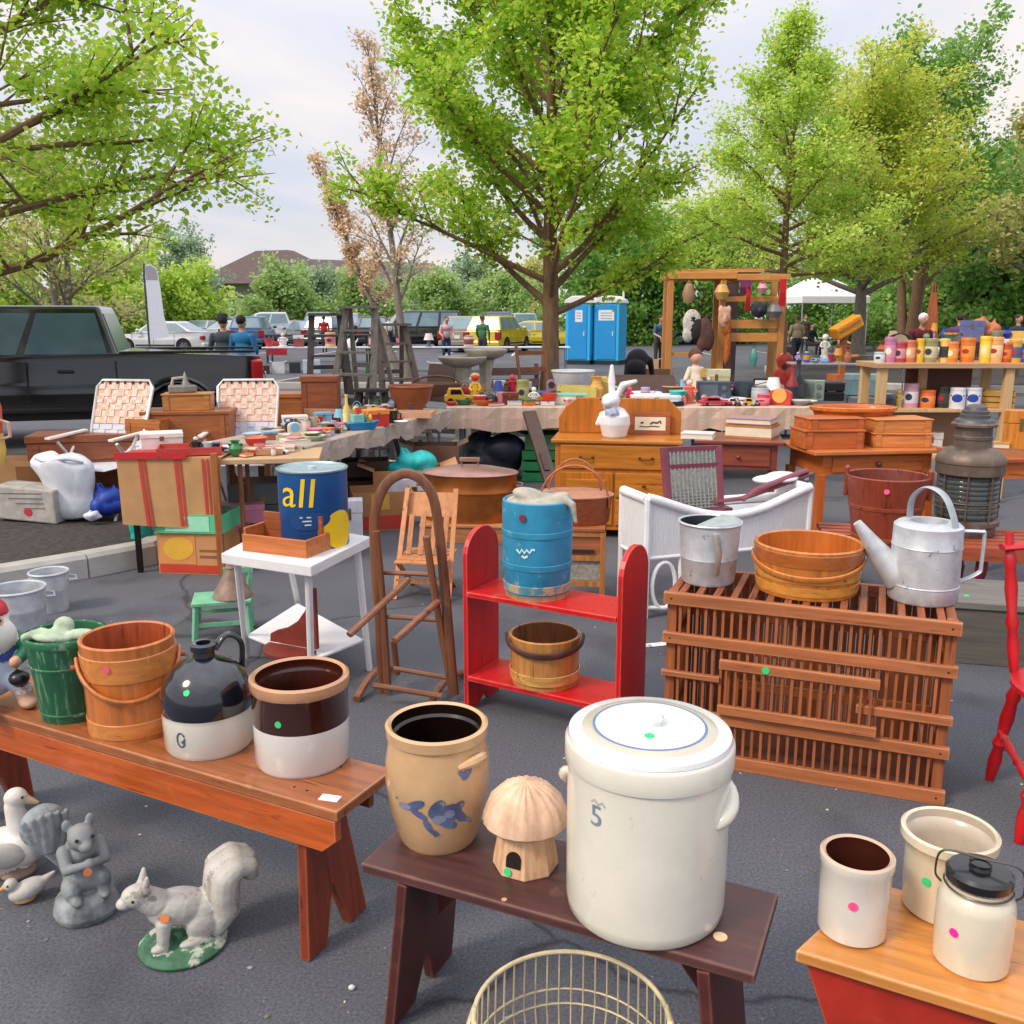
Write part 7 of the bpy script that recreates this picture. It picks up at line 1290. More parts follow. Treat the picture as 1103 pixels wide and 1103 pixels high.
        for k in range(2): mb = MB(); mb.box(-.35 + k * 1.05, s * (W2 + .012), bt - .16, .2, .03, .035); obj('door_handle', mb, m, t, bev=.008)
        for x in ((-.95, .05, 1.1) if kind != 'pickup' else (-.98, .12, 1.15)): mb = MB(); mb.box(x, s * (W2 + .0015), (sl + bt) / 2 + .02, .014, .006, bt - sl - .1); obj('door_seam', mb, BLKP, t)
        mb = MB(); mb.box(0, s * (W2 + .006), sl + .1, 1.9, .02, .06); obj('side_trim', mb, BLKP, t)
    for x, s in ((L2, 1), (-L2, -1)): mb = MB(); mb.box(x, 0, sl + .1, .18, K['Wd'] * .96, .24); obj('bumper', mb, MET('#8a8c90', .35) if kind == 'pickup' else m, t, bev=.05)
    mb = MB(); mb.box(-L2 - .012 - (.09 if kind == 'pickup' else 0), 0, sl + .38, .02, .34, .16); obj('number_plate', mb, P('#d0d4d8', .5), t)
    mb = MB(); mb.box(L2 + .006, 0, hd - .3, .03, K['Wd'] * .5, .2); obj('grille', mb, BLKP, t)
    return t
# the dark pickup on the left, tail to the right
tr = car('dark navy crew cab pickup truck parked at left with red tail light', 'pickup truck', (-6.1, 12.4, -.02), R(180 + 16), '#070b16', 'pickup', name='pickup_truck', tail='#c01c24', sc=.93)
for s in (-1, 1):
    mb = MB(); mb.tube([(-1.75 + .53 * cos(a), s * .985, .4 + .53 * sin(a)) for a in np.linspace(-.05, pi + .05, 16)], .035, 6); obj('wheel_flare', mb, carpaint('#0d1322'), tr)
    mb = MB(); mb.bb(-2.8, s * .9 - .05, 1.262, -1.05, s * .9 + .05, 1.295); obj('bed_rail', mb, BLKP, tr, bev=.01)
    mb = MB(); mb.bb(-.9, s * .98, .5, 1.2, s * 1.06, .56); obj('running_board', mb, BLKP, tr, bev=.01)
CG = 'cars parked across the lot'
CARS = [('white pickup truck beyond the man in blue', 293, 357, 54, 200, '#c8ccd0', 'pickup'), ('pale silver sedan left of the white pickup', 258, 353, 56, 60, '#a8b0b8', 'sedan'), ('grey blue sedan right of the white pickup', 330, 358, 53, 120, '#6c7c8c', 'sedan'), ('teal grey suv behind the stepladders', 362, 357, 52, 75, '#4c5c64', 'suv'), ('dark charcoal suv beyond the bare tree trunk', 402, 358, 52, 100, '#2c3038', 'suv'), ('black van parked left of the woman in pink', 447, 362, 50, 196, '#16181c', 'van'), ('silver grey hatchback with red tail lights right of the woman', 505, 364, 46, 78, '#8a8478', 'suv'), ('yellow compact suv seen from behind', 538, 366, 45, 70, '#c8b020', 'suv'), ('yellow sedan behind the yellow compact suv', 572, 362, 50, 165, '#b8a824', 'sedan'), ('red sedan right of the blue portable toilets', 690, 356, 62, 10, '#8c1c24', 'sedan'), ('silver sedan showing through the display rack', 752, 352, 58, 185, '#9aa4ac', 'sedan'), ('white sedan just beyond the dark pickup cab', 178, 350, 44, 172, '#c4c8cc', 'sedan'),
('small black sedan left of the yellow compact suv', 522, 350, 52, 100, '#1a1c20', 'sedan'), ('blue hatchback between the pale silver sedan and the white pickup', 274, 352, 50, 95, '#34507c', 'suv')]
FARN = [('silver', '#a8b0b8'), ('white', '#c8ccd0'), ('black', '#181a1e'), ('navy', '#22304c'), ('maroon', '#5c1c24'), ('gold', '#9a8a60'), ('green', '#2c4a3c'), ('grey', '#6a7078')]
for q_, (row_, rowname, ks) in enumerate(((61, 'nearer far row', ('sedan', 'suv', 'van')), (65, 'farthest row', ('suv', 'sedan', 'pickup')))):
    for i_ in range(8):
        px_ = 222 + i_ * 62 + q_ * 31; nm_, cc_ = FARN[(i_ * 3 + q_) % 8]; k_ = ks[i_ % 3]
        if 600 < px_ < 640: px_ = 735
        CARS.append(('%s %s in the %s of parked cars' % (nm_, 'car' if k_ == 'sedan' else k_, rowname), px_, 350, row_, (85, 100, 270, 80)[i_ % 4], cc_, k_))
for l, px, py, y, rot, c, k in CARS: car(l, k if k in ('van',) else {'pickup': 'pickup truck'}.get(k, 'car'), at(px, y, 0), R(rot), c, k, CG)
# ---- people
def person(label, p, rotz, pose, shirt, trousers, hair, skin='#b98a70', hat=None, H=1.7):
    t = thing('person', label, 'person', p, rotz); k = H / 1.7; sk, sh, tr_, so_ = 1, 0, 2, 3
    pr = []
    def cap(a, b, r1, r2, m): pr.append(('c', tuple(k * q for q in a), tuple(k * q for q in b), r1 * k, r2 * k, m))
    def el_(c, r, m, rot=(0, 0, 0)): pr.append(('e', tuple(k * q for q in c), tuple(k * q for q in r), m, rot))
    if pose in ('stand', 'walk', 'browse'):
        st = .14 if pose == 'walk' else .0
        for s in (-1, 1):
            cap((s * .09, 0, .86), (s * .1, s * st - .02, .48), .088, .06, tr_); cap((s * .1, s * st - .02, .48), (s * .1, s * st * 1.3, .09), .06, .042, tr_); el_((s * .105, s * st * 1.3 - .05, .04), (.045, .12, .04), so_)
        el_((0, 0, .92), (.16, .11, .12), tr_); lean = -.12 if pose == 'browse' else 0
        el_((0, lean * .3, 1.12), (.16, .105, .2), sh); el_((0, lean * .7, 1.32), (.185, .105, .13), sh); cap((0, lean * .85, 1.4), (0, lean, 1.5), .055, .05, sk); hy = lean * 1.25
        for s in (-1, 1):
            e = (s * .245, lean * .5 - .02, 1.12); h = (s * .2, lean * .5 - (.3 if pose == 'browse' else .1), .93 if pose != 'browse' else 1.02)
            cap((s * .185, lean * .75, 1.36), e, .058, .045, sh); cap(e, h, .042, .03, sh if pose == 'stand' else sk); el_((h[0], h[1] - .03, h[2] - .06), (.026, .03, .055), sk)
            for f in range(4): cap((h[0] + (f - 1.5) * .014, h[1] - .04, h[2] - .1), (h[0] + (f - 1.5) * .015, h[1] - .05, h[2] - .16 - .01 * (f in (1, 2))), .008, .006, sk)
            cap((h[0] - s * .02, h[1] - .04, h[2] - .07), (h[0] - s * .045, h[1] - .06, h[2] - .11), .009, .007, sk)
        hz = 1.6
    elif pose == 'bend':
        for s in (-1, 1): cap((s * .1, .1, .86), (s * .12, .02, .48), .1, .065, tr_); cap((s * .12, .02, .48), (s * .12, .1, .09), .065, .045, tr_); el_((s * .12, .02, .04), (.05, .13, .04), so_)
        el_((0, .1, .93), (.19, .15, .15), tr_); el_((0, -.1, 1.08), (.2, .24, .17), sh, (R(-20), 0, 0)); el_((0, -.32, 1.06), (.21, .15, .14), sh); cap((0, -.4, 1.05), (0, -.5, 1.02), .06, .055, sk); hy = -.58; hz = 1.02
        for s in (-1, 1): cap((s * .2, -.36, 1.04), (s * .24, -.42, .78), .06, .048, sh); cap((s * .24, -.42, .78), (s * .16, -.56, .62), .044, .03, sh); el_((s * .15, -.6, .58), (.03, .04, .05), sk)
    else:  # sit on an (off view) seat at .45
        for s in (-1, 1): cap((s * .1, 0, .5), (s * .12, -.42, .5), .09, .065, tr_); cap((s * .12, -.42, .5), (s * .12, -.4, .09), .062, .045, tr_); el_((s * .12, -.46, .04), (.05, .12, .04), so_)
        el_((0, .02, .55), (.18, .14, .13), tr_); el_((0, .03, .78), (.175, .12, .22), sh); el_((0, .02, .98), (.2, .11, .13), sh); cap((0, .01, 1.06), (0, -.0, 1.15), .055, .05, sk); hy = -.02; hz = 1.26
        for s in (-1, 1): cap((s * .2, .02, 1.0), (s * .25, -.06, .76), .06, .046, sh); cap((s * .25, -.06, .76), (s * .14, -.3, .64), .043, .032, sh); el_((s * .13, -.35, .63), (.03, .05, .025), sk)
    el_((0, hy, hz), (.075, .095, .115), sk); el_((0, hy - .098, hz - .01), (.014, .02, .02), sk)
    for s in (-1, 1): el_((s * .078, hy + .01, hz - .005), (.012, .025, .032), sk)
    link('body', sculpt('body', pr, .016, 2), [FAB(shirt, .15), P(skin, .55, .08), FAB(trousers, .15), P('#2a2624', .7)], t)
    mb = MB(); mb.ball((0, (hy + .02) * k, (hz + .035) * k), (.086 * k, .1 * k, .095 * k), 0, 14); obj('hair', mb, P(hair, .8, .3), t)
    for s in (-1, 1): mb = MB(); mb.ball((s * .03 * k, (hy - .088) * k, (hz + .012) * k), .009 * k, 0, 8); obj('eye', mb, BLKP, t)
    mb = MB(); mb.box(0, (hy - .094) * k, (hz - .055) * k, .045 * k, .012 * k, .01 * k); obj('mouth', mb, P('#8a4a44', .6), t)
    if hat: mb = MB(); mb.lathe([(0, .045), (.105, .045), (.1, .055), (.094, .06), (.085, .1), (.05, .125), (0, .13)], 18, c=(0, hy * k, (hz + .03) * k)); obj('cap', mb, FAB(hat), t)
    return t
person('woman in pale pink top and blue jeans standing by a far table', at(481, 33, 0), R(15), 'browse', '#c8a4b0', '#26345c', '#4a3428', H=1.62)
person('man in bright blue jacket walking behind the pickup tail', at(266, 15.6, 0), R(165), 'stand', '#1f6a9c', '#22262e', '#1c1a1a', H=1.62)
person('man in dark grey jacket and cap beside the man in blue', at(246, 16, 0), R(190), 'stand', '#3c444c', '#2a2a30', '#241e1c', hat='#24262c', H=1.62)
person('person in dark navy jacket bending over goods by the portable toilets', at(684, 15, 0), R(165), 'bend', '#15131f', '#1c1c26', '#17141a', H=1.5)
person('person in black sitting under the white canopy', at(873, 40, 0), R(30), 'sit', '#17191f', '#24242c', '#2a201c')
person('man in dark jacket standing under the white canopy', at(866, 43, 0), R(-20), 'stand', '#3c3230', '#2a2a30', '#3a2a20')
person('white haired person in maroon jacket behind the tin shelf', at(982, 17.5, 0), R(10), 'browse', '#5c1620', '#26262c', '#d8d8dc', H=1.66)
person('person in peach shirt beside the mailbox stand at right', at(905, 36, 0), R(60), 'sit', '#d0a898', '#8a2a34', '#c8b090')
# ---- portable toilets
PT_B = P('#30aeea', .4, .08); PT_D = P('#1c8cd4', .4, .08); g0 = at(641, 33, 0)
for i, (l, dx, rot) in enumerate((('blue portable toilet with long side wall nearest the maple', -.47, -24), ('blue portable toilet with wide white notice at the right', .5, -24))):
    p = g0 + Vector((dx, -dx * .2, 0)); t = thing('portable_toilet', l, 'portable toilet', p, R(rot), 'portable toilets'); t.scale = (.82, .82, 1)
    mb = MB(); mb.bb(-.56, -.56, .0, .56, .56, .14); obj('skid', mb, P('#14222c', .6), t)
    mb = MB(); mb.bb(-.55, -.55, .1405, .55, .55, 2.1)
    for s in (-1, 1):
        for k in range(4): mb.bb(s * .551 - .012, -.45 + k * .24, .3, s * .551 + .012, -.3 + k * .24, 1.9)
    obj('walls', mb, PT_B, t, bev=.03); mb = MB(); mb.prism([(-.42, .18), (.42, .18), (.42, 2.0), (.2, 2.06), (-.2, 2.06), (-.42, 2.0)], -.585, -.552, 'xz'); d_ = obj('door', mb, PT_D, t, bev=.015); mb = MB(); mb.box(.3, -.6, 1.05, .05, .03, .16); obj('handle', mb, P('#c8ccd0', .4), d_)
    mb = MB(); mb.prism([(-.62, 2.08), (.62, 2.08), (.55, 2.2), (.25, 2.33), (-.25, 2.33), (-.55, 2.2)], -.62, .62, 'xz'); obj('roof', mb, P('#d4d8dc', .5), t, bev=.03)
    mb = MB(); mb.bb(*((-.1, -.589, 1.45, .22, -.5855, 1.85) if i == 0 else (-.34, -.589, 1.5, .34, -.5855, 1.85))); sg = obj('notice', mb, P('#dadde2', .5), t); mb = MB()
    for k in range(3): mb.box(.06 if i == 0 else 0, -.5905, 1.75 - k * .09, .2 if i == 0 else .5, .002, .03)
    obj('notice_lines', mb, P('#8c98a8', .5), sg); mb = MB(); mb.tube([(.42, .42, 2.1), (.42, .42, 2.5)], .05, 8); obj('vent_pipe', mb, P('#d4d8dc', .5), t)
# ---- wooden display rack (22 m)
YR = 22.0; a, b = at(716, YR, 0), at(838, YR, 0); t = thing('display_rack', 'tall pale timber display rack with roof beams and hanging goods', 'rack', (a.x, YR, 0), R(-4)); RW = W('#b87c3c', 'z', .5, .2); RWx = W('#c4863e', 'x', .5, .2); w_ = b.x - a.x; H_ = 2.62; mid = w_ * .47
for x in (.06, mid, w_ - .06):
    for y in (.0, 1.0): mb = MB(); mb.bb(x - .07, y - .07, 0, x + .07, y + .07, H_ - .16); obj('post', mb, RW, t, bev=.01)
for y in (-.1, .93): mb = MB(); mb.bb(-.1, y, H_ - .159, mid + .3, y + .16, H_); obj('beam', mb, RWx, t, bev=.01); mb = MB(); mb.bb(mid + .301, y, H_ - .19, w_ + .08, y + .14, H_ - .05); obj('beam', mb, RWx, t, bev=.01)
mb = MB(); mb.prism([(-.05, H_ + .001), (w_ * .82, H_ + .001), (w_ * .82, H_ + .08), (.1, H_ + .06)], .1, 1.0, 'xz'); obj('roof_board', mb, W('#c08848', 'x', .5), t)
for z in (1.95, 1.35, 1.05): mb = MB(); mb.bb(mid + .07, -.05, z, w_ - .13, .3, z + .2 if z < 1.9 else z + .12); obj('shelf', mb, RWx, t, bev=.01)
mb = MB(); mb.bb(.13, -.02, .72, mid - .6, .2, .8); obj('shelf', mb, RWx, t); mb = MB(); mb.bb(mid + .07, -.04, 0, mid + .35, .4, 2.4); obj('side_panel', mb, W('#4a3434', 'z', .6), t)
RK = t
def hang(kind, label, cat, x, z, w, h, c, c2):
    p = on(RK, x, -.22, z); o = thing(cat.replace(' ', '_'), label, cat, p, R(random.uniform(-20, 20)))
    if kind == 'mask': link('body', sculpt('body', [('e', (0, 0, -h * .5), (w * .5, .07, h * .5), 0), ('e', (0, -.06, -h * .55), (w * .12, .06, h * .2), 0), ('e', (-w * .3, 0, -h * .15), (w * .2, .05, h * .2), 1), ('e', (w * .3, 0, -h * .15), (w * .2, .05, h * .2), 1)], .02, 2), [P(c, .6, .3), P(c2, .6)], o)
    elif kind == 'fur': link('body', sculpt('body', [('e', (0, 0, -h * .4), (w * .45, .1, h * .42), 0), ('e', (w * .2, -.04, -h * .6), (w * .35, .1, h * .36), 1), ('e', (-w * .2, -.02, -h * .75), (w * .25, .08, h * .25), 0), ('c', (0, 0, -.05), (0, 0, -h * .3), .05, .1, 1)], .025, 2), [FAB(c, .4), FAB(c2, .4)], o)
    elif kind == 'ribbon': mb = MB(); mb.add([(-w / 2, 0, 0), (w / 2, 0, 0), (w * .4, -.03, -h * .5), (-w * .4, -.03, -h * .5), (w * .5, .01, -h), (-w * .5, .01, -h)], [(0, 1, 2, 3), (3, 2, 4, 5)]); q = obj('body', mb, FAB(c), o); q.modifiers.new('t', 'SOLIDIFY').thickness = .012
    else: mb = MB(); mb.lathe([(0, -h), (w * .3, -h), (w * .5, -h * .6), (w * .3, -h * .2), (.01, -.05), (0, -.05)], 16); obj('body', mb, P(c, .4, .2), o); mb = MB(); mb.tube([(-w * .3, 0, -h * .25), (0, 0, 0), (w * .3, 0, -h * .25)], .01, 5); obj('loop', mb, P(c2, .5), o)
for a in (('fur', 'black and white fur pelt hanging in the left rack bay', 'pelt', .55, 1.78, .5, .75, '#c0bcb4', '#2a2422'), ('fur', 'brown leather bag hanging beside the black and white pelt', 'bag', .85, 1.6, .4, .8, '#5a3a34', '#4c3230'), ('mask', 'peach coloured face mask hanging in the left rack bay', 'mask', 1.28, 1.85, .3, .5, '#c89a80', '#d8b098'), ('pot', 'tan wicker hanging above the black and white pelt', 'wicker ornament', .45, 2.42, .3, .5, '#9a7a5a', '#b89a74'), ('pot', 'golden hanging basket by the middle rack post', 'hanging basket', 1.2, 2.4, .35, .4, '#c09850', '#a88040'), ('ribbon', 'bright red scarf hanging left in the right rack bay', 'scarf', 1.78, 2.35, .14, .6, '#c01c28', 0), ('ribbon', 'bright red scarf hanging at the far right rack post', 'scarf', 2.55, 2.45, .16, .6, '#b81820', 0), ('ribbon', 'purple cloth hanging by the middle rack post', 'cloth', 1.72, 2.42, .3, .3, '#6a2a5c', 0), ('pot', 'pink glass ornament hanging under the right rack beam', 'ornament', 2.1, 2.4, .25, .25, '#c88a94', '#b86a70'), ('mask', 'dark round pan hanging in the right rack bay', 'pan', 2.05, 1.95, .4, .36, '#24242c', '#3a3a44'), ('pot', 'grey hoop hanging beside the dark pan', 'hoop', 2.4, 1.95, .36, .36, '#6a6a6c', '#7c7c7c'), ('pot', 'teal bottle hanging below the right rack shelves', 'bottle', 1.98, .98, .2, .5, '#4a8a84', '#1c2424'), ('fur', 'long brown strap hanging by the middle rack post', 'strap', 1.36, 1.6, .14, 1.1, '#a85c24', '#8a4818')): hang(*a)
# ---- step ladders
def ladder(label, px, y, rot, H, w, col, n=7, sp=.8):
    t = thing('step_ladder', label, 'ladder', at(px, y, 0), R(rot), 'old wooden step ladders'); m = W(col, 'z', .8, .3, 0)
    for s in (-1, 1):
        mb = MB(); mb.bar((s * w, -sp * .5, 0), (s * w * .55, 0, H), .03, .075, up=(1, 0, 0)); obj('front_rail', mb, m, t); mb = MB(); mb.bar((s * w * .95, sp * .5, 0), (s * w * .5, .03, H), .025, .05, up=(1, 0, 0)); obj('rear_rail', mb, m, t)
    for k in range(1, n): f = k / n; mb = MB(); mb.box(0, -sp * .5 * (1 - f), H * f, 2 * (w - .45 * w * f) - .03, .12, .025); obj('step', mb, m, t)
    for k in (1, 2): f = k / 3.2; mb = MB(); mb.bar((-w * (1 - .45 * f), sp * .5 * (1 - f), H * f), (w * (1 - .45 * f), sp * .5 * (1 - f), H * f), .03, .05); obj('rear_bar', mb, m, t)
    mb = MB(); mb.box(0, 0, H + .015, w * 1.35, .24, .03); obj('top_board', mb, m, t); return t
ladder('dark weathered step ladder standing leftmost behind the long table', 357, 11.2, 15, 1.62, .30, '#5c5250'); ladder('pale weathered wide step ladder in the middle of the ladder group', 394, 10.7, -25, 1.7, .34, '#8a8078'); ladder('shorter grey brown step ladder right of the ladder group', 425, 11.6, 35, 1.5, .32, '#766860')
ladder('small dark step stool ladder under the ladder group', 403, 10.3, -5, .8, .26, '#3c3636', 4, .5)
# ---- far tables left with goods
def fartable(label, px, y, L_, rot, col='#c8ccd8', H=.74, cloth=None):
    return table(label, at(px, y, 0), R(rot), L_, .75, H, P(col, .5))
fartable('long white table beyond the ladders', 283, 28, 9.2, 1); 
cols = ['#b83848', '#d8d0d0', '#8c4a4a', '#3c3c48', '#c8a878', '#e0d8dc', '#6a3a34', '#c86a78', '#48606c', '#d8c0b4']
kinds = ['bowl', 'figure', 'case', 'vase', 'tin', 'kettle', 'radio', 'bowl', 'lamp', 'jar']
nmk = dict(bowl='bowl', figure='figurine', case='box', vase='vase', tin='tin', kettle='kettle', radio='radio', lamp='lamp', jar='jar')
cn = ['crimson', 'white', 'rust brown', 'charcoal', 'tan', 'pale pink', 'chestnut', 'rose', 'slate blue', 'cream']
places = ['at the left end of', 'near the left end of', 'left of the middle of', 'just left of the ladders on', 'behind the ladders on', 'right of the ladders on', 'beside the bare tree trunk on', 'left of the woman in pink on', 'in front of the woman in pink on', 'at the right end of']
for i, px in enumerate((290, 305, 322, 338, 356, 378, 402, 432, 462, 505)): item(kinds[i], '%s %s %s the far white table' % (cn[i], nmk[kinds[i]], places[i]), nmk[kinds[i]], px, 28.3, .745, 11, 9 + (i * 5) % 7, cols[i], cols[(i + 3) % 10])
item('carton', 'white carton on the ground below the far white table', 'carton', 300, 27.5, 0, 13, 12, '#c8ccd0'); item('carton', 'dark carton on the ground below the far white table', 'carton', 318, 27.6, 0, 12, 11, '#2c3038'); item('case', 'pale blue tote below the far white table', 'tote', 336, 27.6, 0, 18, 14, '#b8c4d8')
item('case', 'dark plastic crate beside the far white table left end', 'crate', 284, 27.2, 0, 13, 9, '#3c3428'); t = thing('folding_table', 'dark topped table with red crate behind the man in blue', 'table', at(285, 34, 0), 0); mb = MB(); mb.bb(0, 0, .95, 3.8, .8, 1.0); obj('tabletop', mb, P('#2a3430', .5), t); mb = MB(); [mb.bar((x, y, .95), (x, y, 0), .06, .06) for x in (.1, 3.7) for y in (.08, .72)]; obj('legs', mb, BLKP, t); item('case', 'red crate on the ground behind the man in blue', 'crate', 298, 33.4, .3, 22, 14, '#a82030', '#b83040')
# ---- bird baths and garden ornaments behind the plaid table
ST2 = M('#b4aa9c', .85, 0, .25, 8, bump=.4, bscale=40, key='stone')
def birdbath(label, px, y, r, H, rot=0):
    t = thing('bird_bath', label, 'bird bath', at(px, y, 0), R(rot), 'stone bird baths'); mb = MB(); mb.lathe([(0, 0), (r * .6, 0), (r * .58, .06), (r * .36, .1), (r * .28, H * .3), (r * .36, H * .55), (r * .26, H * .75), (r * .4, H - .12), (0, H - .12)], 8, smooth=False); obj('pedestal', mb, ST2, t, bev=.01); mb = MB(); mb.lathe(pot([(r * .4, H - .119), (r * .8, H - .08), (r, H - .02), (r * 1.02, H)], .04, H - .06), 28); obj('bowl', mb, [ST2, ST2], t)
birdbath('broad stone bird bath left of its twin behind the plaid table', 499, 11.6, .3, 1.12); birdbath('narrower pale stone bird bath right of its twin', 524, 11.9, .27, 1.2)
t = thing('bench', 'weathered plank bench with reddish seat beside the bird baths', 'bench', at(548, 12.0, 0), R(12)); m_ = W('#7a6058', 'x', .8); mb = MB(); mb.bb(-.3, 0, .42, .5, .4, .46); obj('seat', mb, m_, t)
for z in (.6, .75, .9): mb = MB(); mb.box(.1, .4, z, .8, .03, .1); obj('slat', mb, m_, t)
for x in (-.27, .47):
    mb = MB(); mb.bar((x, .42, 0), (x, .45, 1.0), .05, .05); obj('leg', mb, m_, t); mb = MB(); mb.bar((x, .03, 0), (x, .03, .42), .05, .05); obj('leg', mb, m_, t)
t = thing('chair_frame', 'rusty brown bentwood chair frame leaning on the maple trunk', 'chair', at(577, 12.0, .15), R(20)); m_ = W('#8a5030', 'z')
for s in (-1, 1): mb = MB(); mb.tube([(s * .2, -.2, 0), (s * .18, .05, .5), (s * .2, .2, 1.1)], .022, 6); obj('post', mb, m_, t); mb = MB(); mb.tube([(s * .18, .2, 0), (s * .16, -.15, .55)], .02, 6); obj('leg', mb, m_, t)
for z in (.5, .8, 1.0): mb = MB(); mb.bar((-.19, .05 + (z - .5) * .25, z), (.19, .05 + (z - .5) * .25, z), .02, .05); obj('slat', mb, m_, t)
mb = MB(); mb.bb(-.19, -.17, .5, .19, .06, .53); obj('seat', mb, m_, t)
t = thing('rocking_chair', 'low red brown wooden chair left of the bird baths', 'chair', at(462, 12.2, 0), R(-40)); m_ = W('#5c3a2c', 'x')
mb = MB(); mb.box(0, 0, .42, .5, .45, .04); obj('seat', mb, m_, t); mb = MB(); mb.box(0, .24, .75, .48, .04, .5, rot=(R(-12), 0, 0)); obj('backrest', mb, m_, t)
for sx in (-1, 1):
    for sy in (-1, 1): mb = MB(); mb.tube([(sx * .2, sy * .18, .4), (sx * .23, sy * .22, .04)], .02, 6); obj('leg', mb, m_, t)
    mb = MB(); mb.tube([(sx * .23, -.4, .06), (sx * .23, 0, .02), (sx * .23, .4, .07)], .02, 6); obj('rocker', mb, m_, t); mb = MB(); mb.box(sx * .25, 0, .62, .05, .45, .03); obj('arm', mb, m_, t)
# ---- left side goods by the truck, on the mulch
t = thing('sack', 'large white plastic sack slumped on the mulch', 'sack', at(74, 6.55, .19), 0); PLS = M('#d0d4de', .4, 0, .1, 9, bump=.5, bscale=16, key='plastic')
mb = MB(); mb.lathe([(0, 0), (.11, 0), (.15, .02), (.172, .08), (.17, .15), (.16, .19), (.172, .23), (.19, .3), (.205, .38), (.2, .41), (.17, .435), (.1, .45), (0, .455)], 40, sy=.6)
for i, v in enumerate(mb.v):
    a = atan2(v[1], v[0]); k = 1 + .035 * sin(a * 7 + v[2] * 22) + .025 * sin(a * 13 - v[2] * 31) + .05 * cos(a * 4) * (v[2] / .42); mb.v[i] = (v[0] * k + .03 * sin(v[2] * 9), v[1] * k, v[2] * (1 + .05 * sin(a * 3)) + v[0] * -.08)
obj('sack', mb, PLS, t); mb = MB(); mb.tube([(-.17, -.05, .44), (-.06, -.1, .425), (.06, -.09, .44), (.17, -.05, .41)], [.012, .02, .018, .01], 8, sm=4); obj('hem', mb, PLS, t)
pic_carton('open brown carton at the left photo edge on the mulch', Vector((-3.72, 7.0, .19)), R(8), .46, .34, .36, CARD('#b08a60'), [(.5, .6, .9, .9, '#8a5c38')])
b = thing('newspaper_box', 'grey newspaper wrapped box with red mark in front of brown carton', 'box', Vector((-3.42, 6.5, .19)), R(-4)); mb = MB(); mb.bb(-.22, -.1, 0, .22, .14, .24); mb.v = [(x * (1 - .15 * z), y, z + .02 * sin(x * 20)) for x, y, z in mb.v]; obj('body', mb, M('#a4a09c', .85, 0, .3, 14, bump=.5, bscale=30, key='newspaper'), b, bev=.012); mb = MB(); mb.disc((.02, -.1015, .07), (0, -1, 0), .03, .002); obj('red_mark', mb, P('#b8304c', .6), b)
for i in range(4): mb = MB(); mb.box(-.02 + .03 * i, -.1005, .2 - .035 * i, .3 - .05 * i, .002, .008); obj('print_line', mb, P('#6c6a6c', .8), b)
item('bag', 'royal blue plastic bag on the mulch behind the table leg', 'plastic bag', 116, 6.6, .19, 44, 36, '#1a3ca0', '#2c54b8'); item('bag', 'small crumpled white bag in front of the royal blue bag', 'plastic bag', 101, 6.45, .19, 20, 11, '#c8ccdc', '#d8dce8')
t = thing('floor_lamp', 'orange and yellow painted lantern pole at the left photo edge', 'garden lantern', at(-3, 6.6, .17), 0); mb = MB(); mb.lathe([(0, 0), (.1, 0), (.1, .04), (.03, .06), (.025, .4), (0, .4)], 16); obj('stand', mb, P('#7a4a34', .5), t); mb = MB(); mb.lathe([(0, .4), (.09, .4), (.11, .5), (.1, .62), (0, .62)], 18); obj('yellow_base', mb, P('#d8b860', .5), t); mb = MB(); mb.lathe([(0, .621), (.1, .621), (.11, .8), (.08, .95), (.03, 1.0), (0, 1.0)], 18); obj('orange_shade', mb, P('#c85a38', .5), t); mb = MB(); mb.tube([(.1, -.02, .58), (.17, -.02, .6), (.17, -.02, .7), (.1, -.02, .72)], .012, 6); obj('handle', mb, P('#c8a08c', .5), t)
# ---- right: yellow churn on post, guitar, canopy, far tables
t = thing('barrel_mailbox', 'yellow orange box tilted on a wooden post', 'mailbox', at(905, 22, 0), R(15)); mb = MB(); mb.bar((0, 0, 0), (0, 0, 1.1), .12, .12); obj('post', mb, W('#9a5c2c', 'z'), t); mb = MB(); mb.box(.05, 0, 1.38, .72, .34, .3, rot=(0, R(-28), 0)); obj('box', mb, W('#d08a20', 'x', .4), t, bev=.04); mb = MB(); mb.bar((0, 0, 1.1), (.12, 0, 1.28), .1, .1); obj('bracket', mb, W('#9a5c2c', 'z'), t); mb = MB(); mb.box(.02, -.178, 1.4, .6, .012, .05, rot=(0, R(-28), 0)); obj('batten', mb, W('#a8681c', 'x'), t); mb = MB(); mb.bb(-.25, -.2, 0, .25, .2, .3); obj('base', mb, W('#b0602c', 'x'), t)
item('case', 'teal patterned tablecloth box beyond the tin shelf left end', 'box', 930, 13, .55, 40, 22, '#6a8a90', '#8098a0'); table('small table behind the tin shelf left end', at(915, 12.8, 0), 0, .75, .6, .54, P('#8c929a', .5))
t = thing('guitar', 'red brown guitar body leaning against the display rack end', 'guitar', at(843, 20.5, 0), R(-15)); me = sculpt('body', [('e', (0, 0, .32), (.24, .06, .27), 0), ('e', (.0, 0, .68), (.18, .055, .2), 0)], .025, 2); link('body', me, P('#8a2a1c', .25, .3), t); mb = MB(); mb.bar((0, -.02, .8), (0, .06, 1.5), .06, .04); obj('neck', mb, W('#4a2a1c', 'z'), t); mb = MB(); mb.disc((0, -.06, .55), (0, -1, 0), .06, .006); obj('sound_hole', mb, BLKP, t)
g0 = at(878, 45, 0); t = thing('canopy_tent', 'white pop up canopy tent among the trees at right', 'canopy', g0, R(10)); s_ = 1.65; mb = MB(); hz = 2.55
